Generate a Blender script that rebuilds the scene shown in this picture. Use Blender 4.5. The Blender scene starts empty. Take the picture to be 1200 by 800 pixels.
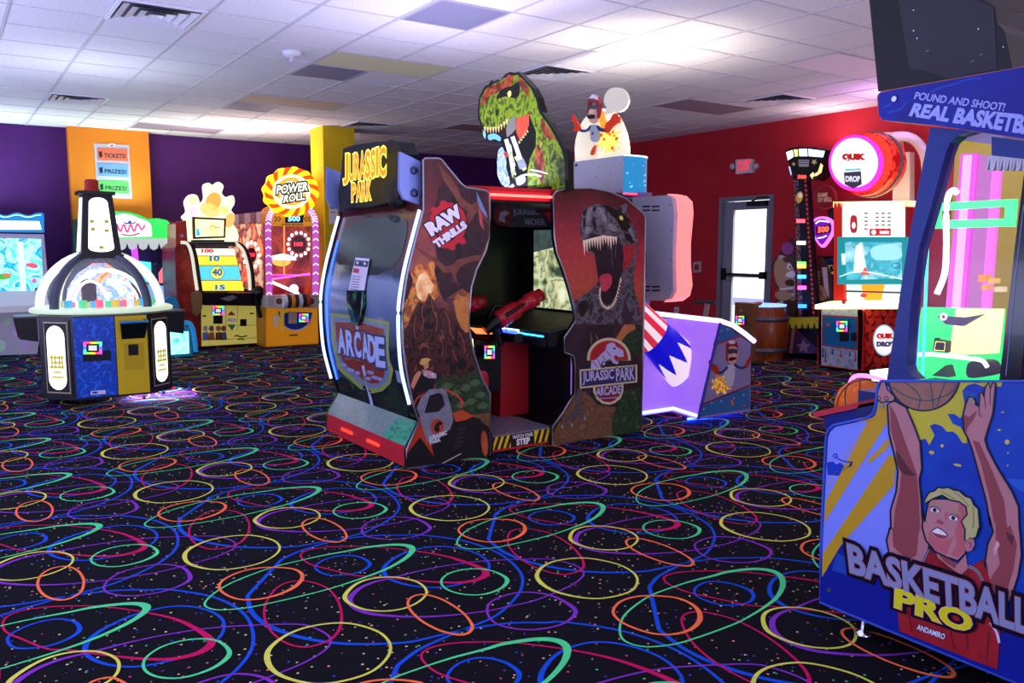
import bpy, bmesh, math, random
from mathutils import Vector, Matrix
from mathutils.geometry import tessellate_polygon
random.seed(7)
SC = bpy.context.scene
C = SC.collection
R = math.radians
CAM_H, PITCH, YAW, FPX = 1.40, math.atan2(110, 975), R(34.45), 975.0
# ---------------------------------------------------------------- camera, world, light, exposure
cd = bpy.data.cameras.new('camera'); cam = bpy.data.objects.new('camera', cd); C.objects.link(cam)
cd.sensor_width = 36.0; cd.lens = 36.0 * FPX / 1200.0; cd.clip_start = 0.05; cd.clip_end = 200
cam.location = (0, 0, CAM_H); cam.rotation_euler = (math.pi / 2 - PITCH, 0, -YAW)
SC.camera = cam
W = bpy.data.worlds.new('world'); SC.world = W; W.use_nodes = True
bg = W.node_tree.nodes['Background']; bg.inputs[0].default_value = (0.52, 0.55, 1.0, 1); bg.inputs[1].default_value = 1.1
SC.view_settings.view_transform = 'Standard'; SC.view_settings.look = 'None'
SC.view_settings.gamma = 1.0; SC.view_settings.use_curve_mapping = False
SC.view_settings.exposure = 0.0
def lamp(name, kind, loc, e, col, size=0.3, rot=(0, 0, 0), size_y=None, spot=None):
    l = bpy.data.lights.new(name, kind); l.energy = e; l.color = col
    if kind == 'AREA':
        l.size = size
        if size_y: l.shape = 'RECTANGLE'; l.size_y = size_y
    else: l.shadow_soft_size = size
    if kind == 'SPOT': l.spot_size = spot or R(80); l.spot_blend = 0.6
    o = bpy.data.objects.new(name, l); C.objects.link(o); o.location = loc; o.rotation_euler = rot
    return o
# added unseen fill: overhead lamps, then low ones tilted up to brighten the ceiling
lamp('overhead_fill', 'AREA', (-1.2, 0.6, 3.05), 22, (0.86, 0.90, 1.0), 1.2)
lamp('overhead_fill', 'AREA', (2.6, -2.4, 3.05), 10, (0.86, 0.90, 1.0), 1.2)
lamp('tilted_fill', 'AREA', (-5.6, 5.0, 0.8), 330, (0.56, 0.58, 1.0), 1.2, (0, R(-135), 0), 10.0)
lamp('tilted_fill', 'AREA', (3.0, -5.6, 0.8), 330, (0.84, 0.78, 1.0), 10.0, (R(135), 0, 0), 1.2)
# up-facing fill added to brighten the ceiling, by machine tops and in empty space
for loc, e, col, sz in (((0.6, 13.0, 1.95), 26, (.70, .85, 1), .5), ((2.3, 13.0, 2.0), 14, (.75, 1, .8), .4), ((3.3, 12.4, 2.4), 16, (1, .86, .75), .4), ((4.1, 11.95, 2.35), 16, (1, .74, .72), .4),
        ((1.28, 8.92, 2.12), 9, (.80, .88, 1), .3), ((3.3, 5.4, 1.85), 34, (.72, .68, 1), 1.0), ((2.0, 3.0, 1.0), 70, (.66, .64, 1), 1.2), ((5.2, 5.6, 1.95), 14, (1, .9, .9), .5), ((9.2, 6.5, 2.65), 5, (1, .7, .8), .3), ((8.7, 5.3, 2.6), 12, (.78, .45, 1), .5), ((3.4, 1.2, 2.45), 8, (.9, .62, 1), .5),
        ((-1.2, 9.5, 1.5), 60, (.58, .60, 1), 1.2), ((-1.6, 6.0, 1.4), 140, (.56, .56, 1), 1.5), ((-1.8, 2.5, 1.4), 90, (.60, .60, 1), 1.5), ((5.5, -1.5, 1.9), 60, (.95, .85, 1), .8), ((8.0, 2.0, 1.9), 60, (.90, .72, 1), .8)):
    lamp('ceiling_fill_up', 'AREA', loc, e, col, sz, (math.pi, 0, 0))
# ---------------------------------------------------------------- tracing a picture point onto a real plane of the room
cT, sT, cY, sY = math.cos(PITCH), math.sin(PITCH), math.cos(YAW), math.sin(YAW)
def ray(x, y):
    a = (x - 600) / FPX; b = (400 - y) / FPX
    fw = cT + b * sT
    return Vector((a * cY + fw * sY, -a * sY + fw * cY, -sT + b * cT))
O0 = Vector((0, 0, CAM_H))
class Plane:
    def __init__(s, axis, v, sign=-1):
        s.a = axis; s.v = v; s.n = Vector((0, 0, 0)); s.n[axis] = sign; s.cuts = None
    def __call__(s, x, y, off=0.0):
        d = ray(x, y); t = (s.v - O0[s.a]) / d[s.a]
        return O0 + d * t + s.n * off
def PX(v): return Plane(0, v)
def PY(v): return Plane(1, v)
def PZ(v, sign=1): return Plane(2, v, sign)
class Curved:            # extruded along Y, profile X = f(z), seen from -X
    def __init__(s, f, cuts): s.f = f; s.cuts = cuts; s.n = Vector((-1, 0, 0))
    def __call__(s, x, y, off=0.0):
        d = ray(x, y); X = s.f(1.0)
        for _ in range(12):
            p = O0 + d * (X / d[0]); X = s.f(p[2])
        return O0 + d * (X / d[0]) + s.n * off
# ---------------------------------------------------------------- materials
_M = {}
def lin(h):
    h = h.lstrip('#'); v = [int(h[i:i + 2], 16) / 255 for i in (0, 2, 4)]
    return tuple(c / 12.92 if c <= 0.04045 else ((c + 0.055) / 1.055) ** 2.4 for c in v) + (1,)
def nodes(name):
    mt = bpy.data.materials.new(name); mt.use_nodes = True
    return mt, mt.node_tree.nodes, mt.node_tree.links, mt.node_tree.nodes['Principled BSDF']
def m(col, e=0.0, r=0.5, metal=0.0, coat=0.0, grain=0.06):
    """plain coloured surface with a slight procedural unevenness; e > 0 gives off light"""
    k = (col, e, r, metal, coat)
    if k in _M: return _M[k]
    mt, N, L, B = nodes('mat_' + col.strip('#'))
    c = lin(col)
    B.inputs['Roughness'].default_value = r; B.inputs['Metallic'].default_value = metal
    B.inputs['Coat Weight'].default_value = coat * .25; B.inputs['Specular IOR Level'].default_value = .28
    B.inputs['Base Color'].default_value = c
    if e > 0:
        B.inputs['Emission Color'].default_value = c; B.inputs['Emission Strength'].default_value = e
        B.inputs['Base Color'].default_value = tuple(x * 0.5 for x in c[:3]) + (1,)
    else:
        n = N.new('ShaderNodeTexNoise'); n.inputs['Scale'].default_value = 9; n.inputs['Detail'].default_value = 3
        tc = N.new('ShaderNodeTexCoord'); L.new(tc.outputs['Object'], n.inputs['Vector'])
        rp = N.new('ShaderNodeMapRange'); rp.inputs[3].default_value = 1 - grain; rp.inputs[4].default_value = 1 + grain
        L.new(n.outputs['Fac'], rp.inputs[0])
        mx = N.new('ShaderNodeVectorMath'); mx.operation = 'SCALE'; mx.inputs[0].default_value = c[:3]
        L.new(rp.outputs[0], mx.inputs['Scale']); L.new(mx.outputs[0], B.inputs['Base Color'])
    _M[k] = mt; return mt
def noisy(cols, scale=8, detail=5, e=0.0, r=0.5, stretch=(1, 1, 1), dist=0.0, vor=False, coat=0.0, lo=0.3, hi=0.7):
    """cols spread over a noise (or voronoi) field: printed texture, rock, leaves, fur"""
    k = (tuple(cols), scale, detail, e, r, stretch, dist, vor, coat, lo, hi)
    if k in _M: return _M[k]
    mt, N, L, B = nodes('print_' + cols[0].strip('#'))
    tc = N.new('ShaderNodeTexCoord'); mp = N.new('ShaderNodeMapping'); mp.inputs['Scale'].default_value = stretch
    L.new(tc.outputs['Object'], mp.inputs[0])
    if vor:
        n = N.new('ShaderNodeTexVoronoi'); n.inputs['Scale'].default_value = scale; out = n.outputs['Distance']
    else:
        n = N.new('ShaderNodeTexNoise'); n.inputs['Scale'].default_value = scale; n.inputs['Detail'].default_value = detail
        n.inputs['Distortion'].default_value = dist; out = n.outputs['Fac']
    L.new(mp.outputs[0], n.inputs['Vector'])
    cr = N.new('ShaderNodeValToRGB'); L.new(out, cr.inputs[0]); el = cr.color_ramp.elements
    for i, c in enumerate(cols):
        p = lo + (hi - lo) * i / max(1, len(cols) - 1)
        if i < 2: el[i].position = p; el[i].color = lin(c)
        else: q = el.new(p); q.color = lin(c)
    L.new(cr.outputs[0], B.inputs['Base Color']); B.inputs['Roughness'].default_value = r; B.inputs['Coat Weight'].default_value = coat * .25; B.inputs['Specular IOR Level'].default_value = .28
    if e > 0: L.new(cr.outputs[0], B.inputs['Emission Color']); B.inputs['Emission Strength'].default_value = e
    _M[k] = mt; return mt
def banded(stops, amp=0.12, scale=3.0, r=0.4, e=0.0, coat=0.0, axis='Z', lo=0.0, hi=2.0, fine=0.15):
    """printed picture whose colour runs with height, broken by noise"""
    mt, N, L, B = nodes('print_band')
    tc = N.new('ShaderNodeTexCoord'); sp = N.new('ShaderNodeSeparateXYZ'); L.new(tc.outputs['Object'], sp.inputs[0])
    n = N.new('ShaderNodeTexNoise'); n.inputs['Scale'].default_value = scale; n.inputs['Detail'].default_value = 7; n.inputs['Distortion'].default_value = 0.6
    L.new(tc.outputs['Object'], n.inputs['Vector'])
    a = N.new('ShaderNodeMapRange'); a.inputs[1].default_value = lo; a.inputs[2].default_value = hi; L.new(sp.outputs[axis], a.inputs[0])
    b = N.new('ShaderNodeMapRange'); b.inputs[1].default_value = 0.25; b.inputs[2].default_value = 0.75
    b.inputs[3].default_value = -amp; b.inputs[4].default_value = amp; L.new(n.outputs['Fac'], b.inputs[0])
    s = N.new('ShaderNodeMath'); L.new(a.outputs[0], s.inputs[0]); L.new(b.outputs[0], s.inputs[1])
    cr = N.new('ShaderNodeValToRGB'); L.new(s.outputs[0], cr.inputs[0]); el = cr.color_ramp.elements
    for i, (p, c) in enumerate(stops):
        if i < 2: el[i].position = p; el[i].color = lin(c)
        else: q = el.new(p); q.color = lin(c)
    n2 = N.new('ShaderNodeTexNoise'); n2.inputs['Scale'].default_value = 28; n2.inputs['Detail'].default_value = 6; L.new(tc.outputs['Object'], n2.inputs['Vector'])
    r2 = N.new('ShaderNodeMapRange'); r2.inputs[3].default_value = 1 - fine * 2; r2.inputs[4].default_value = 1 + fine * 2; L.new(n2.outputs['Fac'], r2.inputs[0])
    vm = N.new('ShaderNodeVectorMath'); vm.operation = 'SCALE'; L.new(cr.outputs[0], vm.inputs[0]); L.new(r2.outputs[0], vm.inputs['Scale'])
    L.new(vm.outputs[0], B.inputs['Base Color']); B.inputs['Roughness'].default_value = r; B.inputs['Coat Weight'].default_value = coat * .25; B.inputs['Specular IOR Level'].default_value = .28
    if e > 0: L.new(vm.outputs[0], B.inputs['Emission Color']); B.inputs['Emission Strength'].default_value = e
    return mt
def glass(col, alpha=0.25, r=0.05, e=0.0):
    k = ('g', col, alpha, r, e)
    if k in _M: return _M[k]
    mt, N, L, B = nodes('acrylic'); c = lin(col)
    B.inputs['Base Color'].default_value = c; B.inputs['Roughness'].default_value = r; B.inputs['Alpha'].default_value = alpha
    if e: B.inputs['Emission Color'].default_value = c; B.inputs['Emission Strength'].default_value = e
    _M[k] = mt; return mt
BLACK = m('#0b0b0e', r=0.35); DARK = m('#17171c', r=0.45); WHITE = m('#e6e6ea', r=0.4); CHROME = m('#c9ccd4', r=0.18, metal=1.0)
STEEL = m('#8b8f99', r=0.35, metal=0.8)
# ---------------------------------------------------------------- geometry
def spline(p, closed=True, k=6):
    out = []; n = len(p)
    rng = range(n) if closed else range(n - 1)
    for i in rng:
        if closed: a, b, c, d = p[(i - 1) % n], p[i], p[(i + 1) % n], p[(i + 2) % n]
        else: a, b, c, d = p[max(i - 1, 0)], p[i], p[i + 1], p[min(i + 2, n - 1)]
        for j in range(k):
            t = j / k; t2 = t * t; t3 = t2 * t
            out.append(tuple(0.5 * ((2 * b[q]) + (-a[q] + c[q]) * t + (2 * a[q] - 5 * b[q] + 4 * c[q] - d[q]) * t2 + (-a[q] + 3 * b[q] - 3 * c[q] + d[q]) * t3) for q in range(len(b))))
    if not closed: out.append(tuple(p[-1]))
    return out
def ellipse(cx, cy, rx, ry, rot=0, n=28, a0=0, a1=360):
    c, s = math.cos(R(rot)), math.sin(R(rot)); o = []
    full = abs(a1 - a0) >= 360
    for i in range(n if full else n + 1):
        t = R(a0 + (a1 - a0) * i / n); u, v = rx * math.cos(t), ry * math.sin(t)
        o.append((cx + u * c - v * s, cy + u * s + v * c))
    return o
class MB:
    def __init__(s): s.v = []; s.f = []; s.mi = []; s.mats = []; s.sm = []
    def mat(s, mt):
        if mt not in s.mats: s.mats.append(mt)
        return s.mats.index(mt)
    def add(s, vs, fs, mt, smooth=False):
        o = len(s.v); s.v += [tuple(x) for x in vs]; i = s.mat(mt)
        for f in fs: s.f.append(tuple(a + o for a in f)); s.mi.append(i); s.sm.append(smooth)
        return s
    def face(s, pts, mt): return s.add(pts, [tuple(range(len(pts)))], mt)
    def box(s, x0, x1, y0, y1, z0, z1, mt):
        v = [(x, y, z) for z in (z0, z1) for y in (y0, y1) for x in (x0, x1)]
        return s.add(v, [(0, 2, 3, 1), (4, 5, 7, 6), (0, 1, 5, 4), (2, 6, 7, 3), (0, 4, 6, 2), (1, 3, 7, 5)], mt)
    def rbox(s, x0, x1, y0, y1, z0, z1, mt, r=0.02, seg=2):
        bm = bmesh.new(); bmesh.ops.create_cube(bm, size=1)
        for v in bm.verts: v.co = Vector((x0 + (v.co.x + .5) * (x1 - x0), y0 + (v.co.y + .5) * (y1 - y0), z0 + (v.co.z + .5) * (z1 - z0)))
        r = min(r, 0.49 * min(abs(x1 - x0), abs(y1 - y0), abs(z1 - z0)))
        bmesh.ops.bevel(bm, geom=bm.edges[:], offset=r, segments=seg, affect='EDGES', profile=0.5)
        return s.frombm(bm, mt)
    def frombm(s, bm, mt, smooth=False):
        bm.verts.index_update(); s.add([v.co.copy() for v in bm.verts], [tuple(v.index for v in f.verts) for f in bm.faces], mt, smooth); bm.free(); return s
    def prism(s, pts, vec, mt, side=None):          # pts: 3D outline, swept along vec
        n = len(pts); vec = Vector(vec); p = [Vector(q) for q in pts]
        s.add(p, [tuple(range(n))], mt); s.add([q + vec for q in p], [tuple(range(n))[::-1]], mt)
        s.add(p + [q + vec for q in p], [(i, (i + 1) % n, (i + 1) % n + n, i + n) for i in range(n)], side or mt); return s
    def tube(s, pts, rad, mt, n=8, closed=False, smooth=True):
        p = [Vector(q) for q in pts]; k = len(p); rings = []
        up = Vector((0, 0, 1))
        for i in range(k):
            if closed: t = p[(i + 1) % k] - p[i - 1]
            else: t = p[min(i + 1, k - 1)] - p[max(i - 1, 0)]
            t.normalize(); u = t.cross(up)
            if u.length < 0.05: u = t.cross(Vector((1, 0, 0)))
            u.normalize(); w = u.cross(t)
            rr = rad[i] if isinstance(rad, (list, tuple)) else rad
            rings.append([p[i] + (u * math.cos(2 * math.pi * j / n) + w * math.sin(2 * math.pi * j / n)) * rr for j in range(n)])
        vs = [v for r_ in rings for v in r_]; fs = []
        for i in range(k if closed else k - 1):
            a, b = i * n, ((i + 1) % k) * n
            fs += [(a + j, a + (j + 1) % n, b + (j + 1) % n, b + j) for j in range(n)]
        s.add(vs, fs, mt, smooth)
        if not closed: s.add(rings[0], [tuple(range(n))], mt); s.add(rings[-1], [tuple(range(n))[::-1]], mt)
        return s
    def lathe(s, prof, c, mt, n=24, axis=2, a0=0, a1=360, smooth=True, caps=True):   # prof: (radius, height)
        c = Vector(c); full = abs(a1 - a0) >= 360; k = n if full else n + 1; vs = []
        for r_, h in prof:
            for j in range(k):
                t = R(a0 + (a1 - a0) * j / n); u, v = r_ * math.cos(t), r_ * math.sin(t)
                vs.append(c + (Vector((u, v, h)) if axis == 2 else Vector((h, u, v)) if axis == 0 else Vector((u, h, v))))
        fs = []
        for i in range(len(prof) - 1):
            for j in range(k if full else k - 1): fs.append((i * k + j, i * k + (j + 1) % k, (i + 1) * k + (j + 1) % k, (i + 1) * k + j))
        s.add(vs, fs, mt, smooth)
        if caps and full:
            if prof[0][0] > 1e-4: s.add(vs[:k], [tuple(range(k))[::-1]], mt)
            if prof[-1][0] > 1e-4: s.add(vs[-k:], [tuple(range(k))], mt)
        return s
    def ball(s, c, r_, mt, n=16, sc=(1, 1, 1)):
        bm = bmesh.new(); bmesh.ops.create_uvsphere(bm, u_segments=n, v_segments=max(6, n // 2), radius=1)
        for v in bm.verts: v.co = Vector((c[0] + v.co.x * r_ * sc[0], c[1] + v.co.y * r_ * sc[1], c[2] + v.co.z * r_ * sc[2]))
        return s.frombm(bm, mt, True)
    # ---- printed art on a surface, traced in picture points; L = layer (each 0.5 mm proud of the one below)
    def art(s, pl, pts, mt, L=1, smooth=False, k=5):
        if smooth: pts = spline(pts, True, k)
        off = L * 0.0005
        if not pl.cuts: return s.face([pl(x, y, off) for x, y in pts], mt)
        bm = bmesh.new(); vv = [bm.verts.new((x, y, 0)) for x, y in pts]
        for t in tessellate_polygon([[Vector((x, y, 0)) for x, y in pts]]):
            try: bm.faces.new([vv[i] for i in t])
            except ValueError: pass
        return s._cut(bm, pl, off, mt)
    def _cut(s, bm, pl, off, mt):
        for yc in pl.cuts or ():
            bmesh.ops.bisect_plane(bm, geom=bm.verts[:] + bm.edges[:] + bm.faces[:], plane_co=(0, yc, 0), plane_no=(0, 1, 0))
        bm.verts.index_update()
        s.add([pl(v.co.x, v.co.y, off) for v in bm.verts], [tuple(v.index for v in f.verts) for f in bm.faces], mt); bm.free(); return s
    def line(s, pl, pts, w, mt, L=1, closed=False, smooth=True, k=6):
        if smooth and len(pts) > 2: pts = spline(pts, closed, k)
        n = len(pts); A = []; Bq = []
        for i in range(n):
            a = pts[(i - 1) % n] if closed else pts[max(i - 1, 0)]; b = pts[(i + 1) % n] if closed else pts[min(i + 1, n - 1)]
            dx, dy = b[0] - a[0], b[1] - a[1]; d = math.hypot(dx, dy) or 1
            ww = (w if not isinstance(w, (list, tuple)) else w[0] + (w[1] - w[0]) * i / (n - 1)) / 2
            A.append((pts[i][0] - dy / d * ww, pts[i][1] + dx / d * ww)); Bq.append((pts[i][0] + dy / d * ww, pts[i][1] - dx / d * ww))
        off = L * 0.0005
        s.add([pl(*q, off) for q in A] + [pl(*q, off) for q in Bq], [(i, (i + 1) % n, (i + 1) % n + n, i + n) for i in range(n if closed else n - 1)], mt); return s
    def text(s, pl, body, bl, br, tl, layers, L=2, bold=0.03, tr=None, track=1.0):
        """layers: list of (extra outline, material); bl/br/tl(/tr) picture points of the lettering's box"""
        tr = tr or (br[0] + tl[0] - bl[0], br[1] + tl[1] - bl[1]); bb = None
        for i, (ex, mt) in enumerate([(0, None)] + list(layers)):
            me = textmesh(body, bold + ex, track)
            if bb is None:
                xs = [v.co.x for v in me.vertices]; ys = [v.co.y for v in me.vertices]; bb = (min(xs), max(xs), min(ys), max(ys)); bpy.data.meshes.remove(me); continue
            def q(v):
                u = (v[0] - bb[0]) / (bb[1] - bb[0]); w = (v[1] - bb[2]) / (bb[3] - bb[2])
                return tuple((1 - w) * ((1 - u) * bl[c] + u * br[c]) + w * ((1 - u) * tl[c] + u * tr[c]) for c in (0, 1))
            off = (L + i - 1) * 0.0005
            if pl.cuts:
                bm = bmesh.new(); bm.from_mesh(me)
                for v in bm.verts: a = q(v.co); v.co = (a[0], a[1], 0)
                s._cut(bm, pl, off, mt)
            else:
                s.add([pl(*q(v.co), off) for v in me.vertices], [tuple(f.vertices) for f in me.polygons], mt)
            bpy.data.meshes.remove(me)
        return s
    def block(s, pl, pts, depth, mt, off=0.0, smooth=False, side=None):     # traced outline with real thickness, going back from the plane
        if smooth: pts = spline(pts, True, 4)
        return s.prism([pl(x, y, off) for x, y in pts], -pl.n * depth, mt, side)
    def build(s, name, parent=None, label=None, cat=None, group=None, kind=None, base=None):
        if parent is not None: base = Vector(parent['_b'])
        elif base is None and label and kind != 'structure':
            xs = [v[0] for v in s.v]; ys = [v[1] for v in s.v]; zs = [v[2] for v in s.v]
            base = Vector(((min(xs) + max(xs)) / 2, (min(ys) + max(ys)) / 2, min(zs)))
        base = Vector(base) if base is not None else Vector((0, 0, 0))
        me = bpy.data.meshes.new(name); me.from_pydata([tuple(Vector(v) - base) for v in s.v], [], s.f)
        for mt in s.mats: me.materials.append(mt)
        me.polygons.foreach_set('material_index', s.mi); me.polygons.foreach_set('use_smooth', s.sm); me.update()
        o = bpy.data.objects.new(name, me); C.objects.link(o)
        if parent is not None: o.parent = parent
        else: o.location = base
        o['_b'] = tuple(base)
        if label: o['label'] = label
        if cat: o['category'] = cat
        if group: o['group'] = group
        if kind: o['kind'] = kind
        return o
_T = {}
def textmesh(body, off, track=1.0):
    k = (body, off, track)
    if k not in _T:
        cu = bpy.data.curves.new('t', 'FONT'); cu.body = body; cu.offset = off; cu.space_character = track; cu.resolution_u = 3; cu.space_line = 0.85
        o = bpy.data.objects.new('t', cu); C.objects.link(o); bpy.context.view_layer.update()
        me = bpy.data.meshes.new_from_object(o.evaluated_get(bpy.context.evaluated_depsgraph_get()))
        C.objects.unlink(o); bpy.data.objects.remove(o); _T[k] = me
    return _T[k].copy()
def thing(name, label, cat, loc, group=None):
    o = bpy.data.objects.new(name, None); C.objects.link(o); o.location = loc; o.empty_display_size = 0.1
    o['label'] = label; o['category'] = cat; o['_b'] = tuple(loc)
    if group: o['group'] = group
    return o
def struct(b, name): return b.build(name, kind='structure')
def reader(parent, pl, x, y, w, h, name='card_reader'):
    """lit swipe card reader: rainbow rimmed small screen"""
    b = MB(); b.block(pl, [(x, y), (x + w, y), (x + w, y + h), (x, y + h)], 0.03, DARK, off=0.03)
    cols = ['#ff3b6b', '#ffb020', '#7dff50', '#30e0ff', '#4a60ff', '#e040ff']; t = w * 0.16; n = 12
    per = [(x + w * i / 3, y) for i in range(3)] + [(x + w, y + h * i / 3) for i in range(3)] + [(x + w - w * i / 3, y + h) for i in range(3)] + [(x, y + h - h * i / 3) for i in range(3)]
    cx, cy_ = x + w / 2, y + h / 2
    for i in range(n):
        a, c = per[i], per[(i + 1) % n]; f = 0.68
        q = [a, c, (cx + (c[0] - cx) * f, cy_ + (c[1] - cy_) * f), (cx + (a[0] - cx) * f, cy_ + (a[1] - cy_) * f)]
        b.art(pl, q, m(cols[i % 6], e=2.2), L=62)
    b.art(pl, [(cx - w * .22, cy_ - h * .2), (cx + w * .22, cy_ - h * .2), (cx + w * .22, cy_ + h * .2), (cx - w * .22, cy_ + h * .2)], m('#d8e4f0', e=0.9), L=62)
    return b.build(name, parent)
# ================================================================ THE ROOM
CE = 3.115; XR = 9.57; YB = 13.73
# floor: black speckled carpet with looping coloured strokes (pattern repeats every 1.16 m)
mt, N, L, B = nodes('carpet')
tc = N.new('ShaderNodeTexCoord'); vo = N.new('ShaderNodeTexVoronoi'); vo.inputs['Scale'].default_value = 34; L.new(tc.outputs['Object'], vo.inputs['Vector'])
lt = N.new('ShaderNodeMath'); lt.operation = 'LESS_THAN'; lt.inputs[1].default_value = 0.165; L.new(vo.outputs['Distance'], lt.inputs[0])
hs = N.new('ShaderNodeSeparateColor'); L.new(vo.outputs['Color'], hs.inputs[0])
cr = N.new('ShaderNodeValToRGB'); cr.color_ramp.interpolation = 'CONSTANT'; L.new(hs.outputs[0], cr.inputs[0])
for i, (p, c) in enumerate([(0, '#10101a'), (.2, '#e8d890'), (.44, '#2a50c8'), (.58, '#c84a70'), (.68, '#58c080'), (.8, '#f09070'), (.9, '#6a3a98')]):
    el = cr.color_ramp.elements
    if i < 2: el[i].position = p; el[i].color = lin(c)
    else: q = el.new(p); q.color = lin(c)
nz = N.new('ShaderNodeTexNoise'); nz.inputs['Scale'].default_value = 260; L.new(tc.outputs['Object'], nz.inputs['Vector'])
c2 = N.new('ShaderNodeValToRGB'); c2.color_ramp.elements[0].color = lin('#07070c'); c2.color_ramp.elements[1].color = lin('#12111a'); L.new(nz.outputs['Fac'], c2.inputs[0])
mx = N.new('ShaderNodeMix'); mx.data_type = 'RGBA'; L.new(lt.outputs[0], mx.inputs[0]); L.new(c2.outputs[0], mx.inputs[6]); L.new(cr.outputs[0], mx.inputs[7])
L.new(mx.outputs[2], B.inputs['Base Color']); B.inputs['Roughness'].default_value = 0.95; B.inputs['Specular IOR Level'].default_value = 0.1
CARPET = mt
def yarn(col):
    mt, N, L, B = nodes('yarn_' + col[1:]); tc = N.new('ShaderNodeTexCoord')
    n = N.new('ShaderNodeTexNoise'); n.inputs['Scale'].default_value = 180; L.new(tc.outputs['Object'], n.inputs['Vector'])
    r_ = N.new('ShaderNodeMapRange'); r_.inputs[3].default_value = .6; r_.inputs[4].default_value = 1.25; L.new(n.outputs['Fac'], r_.inputs[0])
    v = N.new('ShaderNodeVectorMath'); v.operation = 'SCALE'; v.inputs[0].default_value = lin(col)[:3]; L.new(r_.outputs[0], v.inputs['Scale'])
    L.new(v.outputs[0], B.inputs['Base Color']); B.inputs['Roughness'].default_value = 0.9; B.inputs['Specular IOR Level'].default_value = 0.1
    return mt
PF = PZ(0.0)
def zz(o, pts): return [PF(o[0] + x / 3.3333, o[1] + y / 3.3333).to_2d() for x, y in pts]
Z2, Z3, Z4 = (200, 560), (400, 560), (600, 560)
P_ = 1.16
curves = [  # colour, closed, points, thin, thick, index at which it is thickest (0..1)
 ('#1450cc', True, zz(Z3, [(165, 360), (190, 325), (260, 288), (360, 268), (460, 275), (545, 303), (578, 345), (545, 390), (460, 415), (370, 428), (270, 420), (190, 395)]), .012, .022, .0),
 ('#1450cc', True, zz(Z2, [(565, 350), (600, 320), (670, 303), (740, 310), (778, 335), (750, 362), (690, 378), (610, 378)]), .011, .018, .5),
 ('#8434b4', True, zz(Z3, [(80, 200), (110, 172), (200, 153), (290, 160), (345, 190), (330, 212), (270, 232), (180, 240), (100, 228)]), .010, .020, .45),
 ('#8434b4', True, zz(Z3, [(32, 485), (60, 440), (120, 410), (210, 388), (300, 365), (400, 345), (520, 328), (650, 320)]) + zz(Z4, [(133, 317), (200, 328), (262, 350), (280, 377), (245, 412), (170, 448), (80, 482)]) + zz(Z3, [(667, 500), (580, 518), (450, 535), (320, 543), (200, 540), (90, 525)]), .009, .026, .0),
 ('#c8105a', True, zz(Z2, [(508, 305), (530, 285), (600, 272), (700, 268)]) + zz(Z3, [(133, 270), (280, 285), (400, 305), (500, 335), (562, 364), (550, 390), (480, 408), (380, 408), (250, 398), (120, 385)]) + zz(Z2, [(720, 382), (620, 358), (540, 335)]), .009, .034, .5),
 ('#c8105a', True, zz(Z2, [(365, 530), (380, 475), (430, 420), (510, 403), (600, 425), (650, 475), (668, 540), (655, 600), (610, 640), (520, 662), (440, 640), (385, 590)]), .009, .013, .6),
 ('#52e08c', True, zz(Z2, [(133, 492), (160, 460), (220, 420), (300, 385), (400, 350), (500, 325), (600, 303), (700, 285)]) + zz(Z3, [(100, 272), (200, 262), (260, 266), (278, 283), (250, 315), (180, 355), (90, 390), (0, 420)]) + zz(Z2, [(600, 440), (500, 465), (400, 488), (300, 508), (200, 517), (150, 510)]), .009, .034, .46),
 ('#52e08c', True, zz(Z3, [(390, 405), (420, 375), (490, 358), (570, 360), (630, 382), (648, 405), (620, 435), (550, 457), (470, 455), (410, 435)]), .010, .020, .5),
 ('#dede58', True, zz(Z3, [(15, 460), (60, 415), (130, 393), (220, 390), (300, 410), (333, 445), (310, 480), (250, 510), (170, 522), (90, 515), (30, 490)]), .011, .019, .0),
 ('#dede58', True, zz(Z4, [(97, 385), (125, 345), (190, 322), (290, 315), (400, 335), (465, 365), (490, 400), (470, 440), (400, 465), (310, 473), (200, 455), (130, 425)]), .011, .021, .95),
 ('#ff7844', True, zz(Z3, [(260, 490), (280, 465), (330, 458), (400, 480), (470, 525), (510, 575), (500, 605), (460, 615), (390, 600), (320, 565), (275, 525)]), .011, .016, .6),
 ('#ff7844', True, zz(Z4, [(395, 525), (420, 488), (480, 467), (560, 463), (650, 473), (715, 505), (735, 550), (705, 590), (640, 612), (560, 612), (480, 590), (420, 560)]), .012, .021, .5),
]
mean = zz(Z2, [(300, 460), (315, 520), (370, 570), (470, 612), (590, 638), (700, 648)]) + zz(Z3, [(150, 648), (270, 640), (380, 615), (460, 597), (600, 573)]) + zz(Z4, [(30, 565), (133, 565)])
mean += [p + Vector((0, -P_)) for p in zz(Z3, [(300, 222), (450, 240), (560, 270), (640, 310), (700, 370), (705, 425), (670, 480), (600, 540), (500, 583), (400, 625), (300, 672), (220, 732)])]
b = MB(); b.box(-6.5, XR, -6.5, YB, -0.08, 0.0, CARPET)
ycol = {c[0]: yarn(c[0]) for c in curves}
def ribbon(pts, closed, thin, thick, at):
    p = spline([tuple(q) for q in pts], closed, 6); n = len(p); A = []; Bq = []
    for i in range(n):
        a = p[(i - 1) % n] if closed else p[max(i - 1, 0)]; c = p[(i + 1) % n] if closed else p[min(i + 1, n - 1)]
        dx, dy = c[0] - a[0], c[1] - a[1]; d = math.hypot(dx, dy) or 1
        f = abs(((i / n - at) + .5) % 1 - .5) * 2; w = (thin + (thick - thin) * max(0, 1 - f * 2.2) ** 1.3) / 2
        A.append((p[i][0] - dy / d * w, p[i][1] + dx / d * w)); Bq.append((p[i][0] + dy / d * w, p[i][1] - dx / d * w))
    return A, Bq, n
rib = [(c,) + ribbon(pts, cl, th, tk, at) + (cl,) for c, cl, pts, th, tk, at in curves]
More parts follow.
